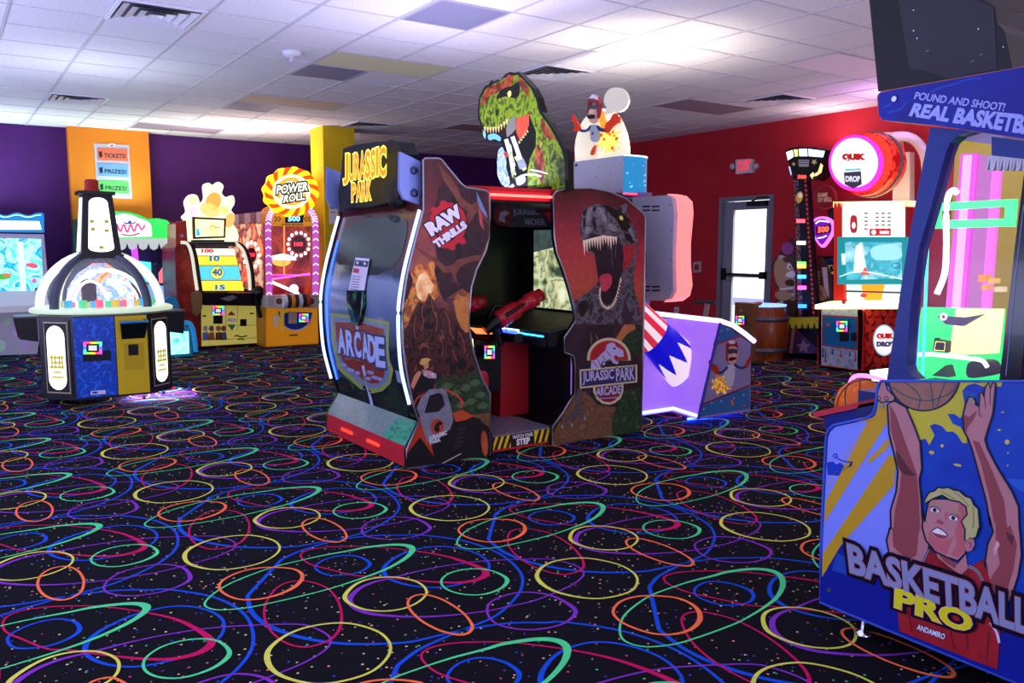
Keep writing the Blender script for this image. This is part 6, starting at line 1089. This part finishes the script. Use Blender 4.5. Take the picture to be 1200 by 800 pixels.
facet_text(b, qf, 'QUIK', 987, 180, 1014, 188.5, [(.02, m('#c82020', e=.7))], L=3, bold=.09); b.art(qf, [(989, 202), (1009, 200.5), (1010, 216), (1000, 221), (990, 216)], m('#54506c', e=.3), L=3); facet_text(b, qf, 'DROP', 991, 206, 1008, 213, m('#e8e4f0', e=1), L=4, bold=.05); b.art(qf, [(990, 198), (1009, 197), (1009, 199.5), (990, 200.5)], m('#80c8c8', e=1), L=4); b.build('sign_face', sg)
b = MB(); qk = PX(9.2); b.block(qk, [(1036, 155), (1052, 155), (1054, 176), (1048, 178), (1066, 178), (1066, 240), (1046, 240), (1046, 196), (1036, 190)], .1, m('#e4dcdc', r=.4)); b.tube([qk(x, y) for x, y in spline([(1048, 160), (1062, 160), (1074, 166), (1083, 180), (1086, 200), (1086, 240)], False, 4)], .055, m('#dcd4d8', r=.4), n=10); b.build('white_bracket', t)
# ---- basketball game, right foreground
G = thing('basketball_game', 'large blue basketball game with painted shooting player, right foreground', 'arcade game', (3.1, 0.9, 0))
qp_ = PX(2.62)
pn = [(1033, 446), (1330, 446.5), (1330, 858), (961.5, 705), (962.5, 640), (966, 560), (968.5, 512), (971, 503.5), (977, 498), (1000, 493), (1018, 489), (1024.5, 484), (1027, 474), (1028, 460), (1029.5, 450)]
DB = m('#06208c', r=.4); b = MB(); b.block(qp_, pn, .03, DB); 
def s4(l): return [(940 + x / 6.667, 430 + y / 6.667) for x, y in l]
def s5(l): return [(1020 + x / 4.444, 440 + y / 4.444) for x, y in l]
def s6(l): return [(960 + x / 4, 600 + y / 4) for x, y in l]
b.art(qp_, [(1033, 448), (1330, 448.5), (1330, 750), (1200, 700), (1050, 640), (1030, 560)], noisy(['#0434a0', '#0640b0', '#042ea4'], scale=4, r=.4), L=1)
PW = m('#7c8cf0', r=.4)
b.art(qp_, [(963.5, 675), (964, 640), (968, 560), (970.5, 513), (973, 506), (979, 500), (1020, 491), (1027, 485), (1030, 462), (1034, 448), (1046, 456), (1052, 560), (1056, 600), (1044, 660), (1000, 645), (992, 633), (985, 640)], PW, L=2)
YLs = m('#c0981c', r=.4)
b.art(qp_, [(967.5, 588), (966.5, 612), (1043, 490), (1040, 474), (1030, 470), (1026, 487), (1018, 492)], YLs, L=3); b.art(qp_, [(964.5, 648), (963.5, 676), (986, 638), (1048, 568), (1050, 535), (1042, 533)], YLs, L=3)
b.line(qp_, [(969, 570), (994, 528), (1022, 490)], .9, YLs, L=3, smooth=False); b.art(qp_, s4([(510, 730), (620, 620), (640, 590), (680, 560), (690, 590), (660, 640), (530, 750)]), YLs, L=4); b.art(qp_, s4([(430, 425), (500, 405), (545, 395), (535, 430), (510, 432), (500, 420)]), YLs, L=4)
BS = m('#1c3cb8', r=.25); b.art(qp_, s4([(195, 745), (240, 735), (270, 760), (300, 745), (330, 770), (370, 740), (400, 735), (390, 770), (340, 800), (300, 850), (200, 840)]), BS, L=3); b.art(qp_, s4(ellipse(262, 692, 19, 20, 0, 16)), BS, L=4); b.art(qp_, s4(ellipse(262, 692, 9, 10, 0, 12)), PW, L=5); b.line(qp_, s4([(275, 712), (330, 735), (395, 745)]), 1.6, BS, L=4)
b.art(qp_, [(963, 678), (985, 641), (993, 631), (1003, 648), (1046, 662), (1330, 760), (1330, 856), (962.5, 704)], m('#04188c', r=.4), L=3)
YS = m('#c0b830', r=.4)
b.art(qp_, s5([(190, 180), (225, 150), (440, 25), (500, 30), (560, 38), (640, 20), (688, 35), (680, 58), (640, 52), (600, 62), (545, 40), (505, 50), (480, 80), (492, 150), (482, 205), (468, 222), (440, 200), (402, 198), (430, 250), (470, 268), (500, 315), (505, 350), (480, 350), (455, 310), (430, 290), (400, 292), (372, 262), (335, 250), (310, 262), (335, 310), (308, 362), (288, 328), (255, 335), (230, 270)]), YS, L=2)
b.art(qp_, s5([(478, 75), (520, 82), (560, 100), (540, 130), (510, 110), (490, 100)]), m('#1450a0'), L=3)
for x, y, rx, ry in ((320, 400, 14, 10), (375, 365, 9, 9), (455, 465, 22, 7), (713, 345, 13, 13), (672, 283, 10, 5), (718, 402, 4, 4), (716, 467, 4, 5), (690, 190, 7, 4)): b.art(qp_, s5(ellipse(x, y, rx, ry, 12, 12)), YS, L=3)
b.art(qp_, s5([(700, 535), (800, 540), (900, 580), (900, 640), (780, 600)]), m('#1c58c0'), L=2); b.art(qp_, s6([(0, 250), (130, 290), (350, 350), (350, 440), (0, 360)]) if 0 else s6([(85, 190), (130, 210), (150, 300), (60, 270)]), m('#1040a8'), L=4)
# the printed ball
BO = noisy(['#8a5c50', '#9c6a58', '#7c5450'], scale=8, r=.4); OLc = m('#0c1c30', r=.3); GLn = m('#1c5058', r=.3)
b.art(qp_, s5(ellipse(280, 0, 192, 186, 0, 30, 8, 172)), OLc, L=4); b.art(qp_, s5(ellipse(280, 2, 180, 176, 0, 30, 8, 172)), BO, L=5)
for l in ([(115, 60), (200, 110), (300, 130), (400, 100), (452, 60)], [(160, 22), (230, 70), (262, 120), (250, 178)], [(310, 22), (322, 80), (330, 176)], [(400, 22), (370, 90), (350, 160)]): b.line(qp_, s5(l), 1.3, GLn, L=6)
# the painted player
SK1, SK2, SK3 = m('#b4787e', r=.4), m('#8c4248', r=.4), m('#5c3038', r=.3)
def fig(outer, mt, L, w=2.2): b.line(qp_, outer, w, OLc, L=L + 1, closed=True, smooth=False); b.art(qp_, outer, mt, L=L)
la = s5([(92, 150), (125, 128), (190, 165), (235, 270), (262, 345), (272, 480), (258, 540), (268, 640), (272, 720), (282, 800)]) + s6([(488, 60), (520, 150), (500, 240), (470, 262), (400, 240), (330, 190), (318, 130), (335, 70)]) + s5([(110, 800), (108, 700), (138, 600), (146, 500), (125, 400), (100, 300)])
fig(la, SK1, 7); b.art(qp_, s5([(105, 150), (135, 200), (180, 330), (245, 510), (255, 620), (262, 800)]) + s6([(470, 90), (460, 200), (420, 225), (350, 160), (345, 70)]) + s5([(125, 790), (130, 700), (155, 600), (165, 500), (140, 400), (110, 280)]), SK2, L=8)
b.art(qp_, s5([(137, 392), (170, 430), (210, 490), (240, 515), (205, 520), (165, 500), (145, 460)]), SK3, L=9, smooth=True)
fig(s5([(35, 120), (40, 80), (58, 35), (78, 30), (92, 70), (130, 110), (125, 135), (85, 135), (60, 140)]), SK1, 7, 1.6); 
for x in (48, 88): b.line(qp_, s5(ellipse(x, 118, 9, 11, 0, 10)), .8, OLc, L=10, closed=True)
ra = s5([(515, 335), (492, 290), (484, 210), (498, 150), (515, 112), (540, 112), (552, 150), (568, 165), (572, 90), (584, 86), (594, 110), (600, 60), (618, 35), (628, 70), (640, 32), (655, 40), (646, 150), (640, 200), (612, 290), (600, 330), (612, 375), (660, 470), (740, 600), (775, 680), (780, 800)]) + s6([(945, 100), (952, 200), (935, 300), (895, 420), (840, 410), (790, 330), (778, 250), (792, 150), (818, 90), (800, 20)]) + s5([(628, 780), (606, 650), (560, 480), (535, 390)])
fig(ra, SK1, 7); b.art(qp_, s5([(535, 335), (570, 345), (640, 500), (700, 650), (715, 790)]) + s6([(900, 60), (930, 150), (915, 260), (880, 380), (830, 380), (800, 320), (850, 240), (830, 120), (830, 40)]) + s5([(650, 780), (620, 620), (580, 460)]), SK2, L=8)
b.art(qp_, s5([(488, 200), (515, 215), (545, 190), (560, 180), (540, 230), (510, 270), (500, 300)]), SK2, L=8); b.art(qp_, s5([(512, 150), (515, 118), (535, 112), (548, 135), (545, 165), (525, 160)]), m('#9c8078', r=.3), L=9); b.line(qp_, s5([(572, 165), (570, 200), (585, 212)]), .8, OLc, L=9)
b.line(qp_, s5([(598, 110), (604, 170)]), .7, OLc, L=9, smooth=False); b.line(qp_, s5([(628, 70), (626, 150)]), .7, OLc, L=9, smooth=False); b.art(qp_, s6([(878, 90), (920, 115), (905, 155), (885, 120)]), SK3, L=9); b.art(qp_, s6([(838, 130), (850, 150), (825, 205), (820, 170)]), m('#d8a0a4'), L=9)
# jersey, neck
JR = noisy(['#8c1420', '#a01c28', '#6c101c'], scale=7, r=.4)
b.art(qp_, s6([(368, 440), (480, 300), (475, 245), (520, 168), (600, 240), (690, 262), (765, 228), (800, 300), (810, 380), (852, 560), (838, 735), (720, 690), (380, 556)]), JR, L=9)
b.art(qp_, s6([(548, 170), (600, 214), (655, 240), (690, 195), (700, 262), (668, 292), (620, 260), (560, 210)]), SK1, L=10); b.art(qp_, s6([(545, 170), (600, 212), (652, 238), (640, 262), (590, 230)]), SK2, L=11); b.art(qp_, s6([(735, 238), (775, 215), (790, 240), (800, 330), (770, 270)]), SK3, L=8)
for l in ([(515, 172), (495, 215), (480, 248)], [(702, 250), (745, 275), (775, 330)]): b.line(qp_, s6(l), 3.0, m('#8c94a4'), L=11); b.line(qp_, s6(l), .9, OLc, L=12)
for l in ([(660, 300), (690, 500), (700, 640)], [(420, 460), (440, 560)], [(600, 480), (640, 640)], [(800, 560), (790, 690)]): b.line(qp_, s6(l), 1.5, m('#5a0c18'), L=10)
b.line(qp_, s6([(806, 515), (835, 560), (848, 610)]), 3, m('#c0c8e8'), L=11)
# head
hd = s5([(300, 690), (318, 640), (400, 640), (480, 650), (510, 690), (515, 760)]) + s6([(700, 60), (700, 130), (690, 190), (655, 225), (600, 208), (545, 180), (505, 130), (488, 70), (492, 0)]) + s5([(288, 760)])
fig(hd, m('#b87c82', r=.4), 12, 2); b.art(qp_, s5([(470, 665), (505, 680), (515, 760)]) + s6([(700, 60), (695, 130), (680, 190), (652, 212), (620, 195), (650, 150), (640, 90), (655, 50), (650, 10)]), m('#b86068'), L=13)
b.art(qp_, s6([(520, 85), (540, 110), (590, 130), (620, 120), (640, 100), (600, 200), (545, 172), (515, 130)]), m('#b86068'), L=13)
hr = s5([(290, 665), (292, 640), (312, 605), (340, 598), (360, 578), (385, 584), (410, 578), (440, 592), (470, 598), (500, 625), (530, 635), (545, 670), (568, 690), (572, 740), (578, 800)]) + s6([(755, 70), (742, 115), (722, 122), (712, 118), (700, 135), (688, 128), (690, 80), (672, 40)]) + s5([(510, 720), (505, 680), (470, 655), (420, 645), (380, 620), (330, 640)])
fig(hr, m('#b8b478', r=.3), 15, 1.8)
for l in ([(380, 600), (420, 625), (450, 640)], [(440, 600), (490, 640), (520, 680)], [(540, 680), (545, 740), (540, 790)]): b.line(qp_, s5(l), 1.3, m('#8c8850'), L=17)
b.art(qp_, s6([(700, 125), (715, 118), (732, 125), (735, 150), (720, 178), (695, 182), (688, 150)]), SK1, L=16); b.line(qp_, s6([(705, 140), (720, 145), (712, 165)]), .8, SK3, L=18)
for (cx_, cy_) in ((343, 697), (440, 738)):
    b.art(qp_, s5([(cx_ - 26, cy_ - 10), (cx_, cy_ - 16), (cx_ + 26, cy_ + 4), (cx_ + 10, cy_ + 14), (cx_ - 18, cy_ + 10)]), m('#e8dcE4'), L=14); b.art(qp_, s5(ellipse(cx_ - 2, cy_, 11, 12, 0, 12)), m('#28282c'), L=15); b.line(qp_, s5([(cx_ - 28, cy_ - 10), (cx_, cy_ - 18), (cx_ + 28, cy_ + 6)]), 1.1, OLc, L=15)
b.line(qp_, s5([(310, 668), (345, 662), (375, 678)]), 1.8, m('#a09860'), L=15); b.line(qp_, s5([(412, 690), (445, 695), (480, 722)]), 1.8, m('#a09860'), L=15)
b.art(qp_, s5([(345, 760), (362, 745), (395, 765), (380, 775), (360, 768)]), m('#a04850'), L=14); b.art(qp_, s5([(395, 700), (408, 712), (400, 755), (392, 740)]), m('#b86068'), L=14)
b.art(qp_, s6([(533, 88), (560, 72), (590, 90), (606, 108), (580, 104), (550, 96)]), m('#e8e4ec'), L=14); b.art(qp_, s6([(533, 92), (560, 98), (606, 112), (590, 122), (560, 116)]), m('#8c3840'), L=15); b.line(qp_, s6([(530, 90), (558, 70), (592, 88), (608, 110)]), .9, OLc, L=16)
SPn = b.build('side_panel', G)
b = MB(); NV = m('#14081e', r=.3); LV = m('#828cb8', r=.4)
b.text(qp_, 'BASKETBALL', (998, 670), (1209, 744), (994, 635), [(.12, NV), (.08, NV), (.022, m('#a86a78', r=.3)), (0, LV)], L=18, bold=.028, tr=(1209, 703))
b.text(qp_, 'PRO', (1050, 711), (1140, 742), (1051, 687), [(.12, NV), (.08, NV), (.022, m('#e8b0a0', r=.3)), (0, m('#d8d410', r=.4))], L=18, bold=.035, tr=(1142, 718))
b.text(qp_, 'ANDAMIRO', (1076, 736.5), (1108.5, 748.5), (1077, 730), [(.06, NV), (0, m('#d8dcf0'))], L=18, bold=.03, tr=(1110, 742)); b.build('title_lettering', SPn)
b = MB(); b.tube([qp_(x, y, .003) for x, y in pn], .005, m('#3858c8', r=.3), n=6, closed=True)
for x, y in ((972.5, 691), (1034.5, 475.5)): b.lathe([(.008, 0), (.008, -.004)], qp_(x, y, .002), CHROME, 10, axis=0)
b.build('edge_trim', SPn)
b = MB(); b.box(2.65, 3.6, -.75, 1.70, .10, .90, m('#0a1a60', r=.35)); b.prism([qp_(x, y, -.035) for x, y in [(1029, 474), (1029, 700), (961.5, 700), (969, 520), (975, 502), (1000, 496)]], (.95, 0, 0), m('#0a1a60', r=.35)); b.build('body', G)
# header, fascia and hood
qh = PX(2.60); hp = [(1028, 112), (1030.5, 108.3), (1045, 104.6), (1200, 77.6), (1330, 55), (1330, 184), (1200, 163), (1140, 154), (1097, 147.5), (1042, 142), (1034, 141), (1029, 135)]
b = MB(); b.block(qh, hp, .06, m('#a85848', r=.3), side=m('#303a60', r=.3)); b.art(qh, [(x + (.8 if x < 1100 else 0), y + (.8 if y < 120 and x < 1200 else -.6 if y > 120 else .8)) for x, y in hp], noisy(['#021078', '#031688', '#010c68'], scale=4, r=.5), L=2); BLs = m('#1038a0', r=.3)
for l in ([(1090, 108), (1105, 102), (1125, 97)], [(1036, 125), (1044, 122), (1050, 115)], [(1040, 132), (1055, 128), (1062, 120)], [(1125, 96), (1140, 92), (1150, 92)]): b.line(qh, l, 2.2, BLs, L=3)
b.lathe([(.009, 0), (.009, -.004)], qh(1049, 116, .003), CHROME, 10, axis=0); H_ = b.build('header_panel', G)
b = MB(); tw1 = m('#8c98dc', r=.4); b.text(qh, 'POUND AND SHOOT!', (1071, 116.3), (1176.5, 130.5), (1074, 107.5), [(0, tw1)], L=4, bold=.025, tr=(1179.5, 121)); b.text(qh, 'REAL BASKETBALL', (1065, 136), (1231, 162.5), (1072, 120.5), [(0, tw1)], L=4, bold=.05, tr=(1236, 138)); b.build('header_lettering', H_)
b = MB(); b.prism([qp_(x, y, -.09) for x, y in [(1035, 118), (1330, 70), (1330, 170), (1045, 139)]], (.85, 0, 0), m('#141c40', r=.35)); b.build('header_box', G)
qH = PX(2.66); b = MB(); b.block(qH, [(1013, -60), (1148, -60), (1150, -2), (1166, 7.5), (1169, 27), (1178, 38), (1187, 82), (1110, 95), (1029, 107)], .5, m('#08080c', r=.35)); hd_ = b.build('screen_back', G)
b = MB(); b.art(qH, [(1044, -58), (1142, -58), (1145, 0), (1165, 8.5), (1169, 81), (1112, 92), (1085, 83), (1066, 81)], m('#24222a', r=.3), L=3)
for x, y in ((1071, 12), (1071, 36), (1075, 45), (1147, 34), (1176, 55)): b.art(qH, ellipse(x, y, .8, .8, n=8), CHROME, L=5)
for x, y in ((1087, 60), (1140, 72), (1150, 64)): b.line(qH, [(x - 2, y + 1), (x + 2, y - 1)], .9, m('#707078'), L=5, smooth=False)
b.build('cover_plate', hd_)
# posts
NVB = m('#0c2874', r=.4)
b = MB(); b.block(qp_, [(1090, 149), (1077, 215), (1063, 291), (1039, 445), (1074, 445), (1064, 436), (1062, 428), (1067, 358), (1077, 290), (1089, 250), (1108, 180), (1113, 167), (1122, 159), (1142, 153)], .06, NVB); b.build('front_post', G)
b = MB(); b.block(qp_, [(1171, 445), (1180, 370), (1189, 290), (1204, 170), (1226, 170), (1212, 290), (1203, 370), (1196, 445)], .06, m('#0c0e1c', r=.15, coat=.6)); b.line(qp_, [(1179, 440), (1186, 370), (1193, 300), (1200, 240)], .8, m('#8090c0'), L=3); b.build('middle_post', G)
b = MB(); b.block(qp_, [(1162, 160), (1330, 182), (1330, 200), (1162, 182)], .05, NVB); b.build('upper_fascia', G)
b = MB(); b.block(PX(2.68), [(1116, 163), (1120, 158), (1142, 154), (1176, 158), (1176, 166), (1168, 170)], .25, m('#a898d0', e=.35, r=.2)); b.build('top_lamp', G)
for i in range(6):
    b = MB(); x = 1158 + i * 7.6; b.block(PX(2.72), [(x, 182), (x + 8, 181), (x + 5, 200), (x + 2, 200), (x + 2.5, 186), (x - 1, 199), (x - 3.5, 199)], .02, m('#c0c4cc', r=.3, metal=.3)); b.build('curtain_clip', G)
b = MB(); gl = [qp_(x, y, -.03) for x, y in [(1113, 167), (1200, 172), (1175, 444), (1064, 444), (1077, 290), (1089, 250)]]; b.face(gl, glass('#e8b8d8', .10, .03)); b.build('side_window', G)
b = MB(); gl = [qp_(x, y, -.03) for x, y in [(1215, 172), (1330, 180), (1330, 444), (1196, 444)]]; b.face(gl, glass('#e8b8d8', .08, .03)); b.build('side_window', G)
# inside: neon, score frame, green lit playfield
q30 = PX(3.0); b = MB(); b.block(PX(3.5), [(1126, 180), (1146, 180), (1126, 400), (1104, 400)], .03, m('#e850d8', e=.8, r=.3)); b.block(PX(3.48), [(1148, 182), (1163, 182), (1150, 400), (1130, 400)], .02, m('#c878b8', r=.4, e=.5)); b.block(PX(3.46), [(1164, 180), (1174, 181), (1158, 380), (1148, 380)], .02, m('#f070d8', e=.9)); b.build('pink_backlit_panels', G)
b = MB(); b.tube([q30(x, y) for x, y in spline([(1122, 226), (1117, 223), (1112, 228), (1109, 245), (1109, 290), (1107, 320), (1098, 344)], False, 5)], .011, m('#f4e8ff', e=2)); b.tube([PX(3.3)(1134, 182), PX(3.3)(1118, 390)], .016, m('#ff70f0', e=3.5)); b.build('neon_tube', G)
GN = m('#18e470', e=1.2, r=.3); b = MB()
for l in ([(1092, 238), (1190, 233), (1189, 241), (1096, 247)], [(1095, 258), (1188, 256), (1187, 265), (1092, 268)], [(1092, 238), (1101, 240), (1100, 266), (1091, 268)], [(1178, 236), (1190, 233), (1187, 266), (1177, 264)]): b.block(q30, l, .02, m('#40ff88', e=1.5, r=.3))
b.build('green_score_frame', G)
b = MB(); q32 = PX(3.15); b.block(q32, [(1080, 360), (1174, 362), (1168, 446), (1064, 446)], .03, GN); b.block(PX(3.1), [(1120, 362), (1174, 362), (1168, 414), (1112, 416)], .02, m('#f0f8a0', e=1.5)); b.block(PX(3.08), [(1098, 370), (1130, 372), (1152, 368), (1128, 382), (1108, 380)], .02, m('#604868')); b.art(PX(3.08), ellipse(1106, 371, 4.5, 4.5, n=14), m('#ffc8e8', e=1.5), L=3); b.art(PX(3.08), ellipse(1106, 371, 2, 2, n=10), m('#a03860'), L=4)
b.build('lit_playfield', G)
b = MB(); b.block(PX(3.0), [(1098, 398), (1110, 400), (1109, 413), (1093, 411), (1095, 396)], .03, BLACK); b.line(PX(3.0), [(1097, 400), (1108, 401), (1107, 411), (1095, 410)], .8, m('#ffe080', e=2.5), L=3, closed=True, smooth=False); b.build('small_display', G)
b = MB(); b.block(PX(2.95), spline([(1134, 426), (1146, 423), (1155, 428), (1156, 440), (1134, 442)], True, 3), .1, m('#18302c')); b.block(PX(2.97), [(1092, 440), (1108, 428), (1112, 442)], .05, m('#285030')); b.build('ball_guard', G)
b = MB(); b.tube([PX(2.9)(x, y) for x, y in spline([(1071, 416), (1090, 415), (1130, 419), (1150, 422), (1157, 430)], False, 4)], .007, m('#e8fff4', e=4)); b.tube([PX(2.67)(x, y) for x, y in spline([(1071.5, 362), (1069, 385), (1066.5, 410), (1065.5, 432)], False, 3)], .008, m('#d8e8ff', e=5)); b.tube([PX(2.67)(x, y) for x, y in spline([(1069.5, 360), (1066.5, 395), (1064, 434)], False, 3)], .004, m('#2040ff', e=5)); b.build('white_light_tube', G)
for k, (x0, x1, c) in enumerate(((1080, 1073, '#28a0ff'), (1088, 1081, '#30e0c8'))):
    b = MB(); b.tube([PX(2.74)(x0 + (x1 - x0) * i / 9, 262 + i * 20.0) for i in range(10)], .005, m(c, e=2.6)); b.build('led_strip', G)
b = MB(); random.seed(8); q34 = PX(3.4)
for x, y, w, h, c in ((1146, 322, 9, 8, '#f0a030'), (1158, 326, 7, 6, '#e8c050'), (1165, 336, 8, 6, '#f0d8a0'), (1150, 334, 6, 5, '#f0b040')): b.block(q34, [(x, y), (x + w, y), (x + w, y + h), (x, y + h)], .05, m(c, e=.7))
b.build('rear_light_boxes', G)
# ball ledge
b = MB(); b.prism([qp_(x, y, -.03) for x, y in [(946, 484), (1026, 466.5), (1027, 473.5), (948.5, 490)]], (.92, 0, 0), m('#b82c38', r=.3)); b.build('padded_ledge', G)
b = MB(); b.prism([qp_(x, y, -.05) for x, y in [(955.5, 489), (1027, 473), (1026, 484), (1018, 489), (975, 498), (968, 512), (958, 507)]], (.88, 0, 0), m('#0a1880', r=.3)); b.build('ledge_underside', G)
b = MB(); b.tube([PX(2.95)(x, y) for x, y in spline([(996, 450), (999, 443), (1006, 440), (1020, 441), (1036, 445)], False, 4)], .008, m('#ff60f0', e=4)); b.build('pink_light', G); b = MB(); b.block(PX(3.1), [(1019, 434), (1040, 432), (1040, 448), (1022, 446)], .06, m('#fff0ff', e=2.4)); b.build('white_light', G)
for x, y in ((2.69, 1.66), (3.5, 1.66), (2.69, .2), (3.5, .2)):
    b = MB(); b.lathe([(.028, 0), (.028, .012), (.01, .02), (.01, .10)], (x, y, 0), CHROME, 14); b.build('levelling_foot', G)
b = MB(); b.lathe([(.022, -.012), (.022, .012)], (2.74, 1.68, .075), DARK, 14, axis=0); b.build('caster', G)
c = PX(2.85)(1010, 474.5); b = MB(); b.ball(c, .098, noisy(['#e06a18', '#d05c14', '#f07c24'], scale=30, r=.45), 28)
for a_ in range(3):
    pts = [];
    for k in range(33):
        t_ = k / 32 * 2 * math.pi; v = Vector((math.cos(t_), math.sin(t_), 0)) * .0985
        v = (Matrix.Rotation(R(70), 4, 'X') @ v) if a_ == 0 else (Matrix.Rotation(R(80), 4, 'Y') @ Matrix.Rotation(R(60 * a_), 4, 'X') @ v); pts.append(c + v)
    b.tube(pts[:-1], .0022, m('#4a2410'), n=5, closed=True)
b.build('basketball', label='orange ball resting on the red edged ledge of the basketball game', cat='ball')
b = MB(); b.lathe([(.0, -.005), (.07, -.005), (.075, 0)], (c.x, c.y, c.z - .094), m('#0a1880'), 18); b.build('ball_cup', G)
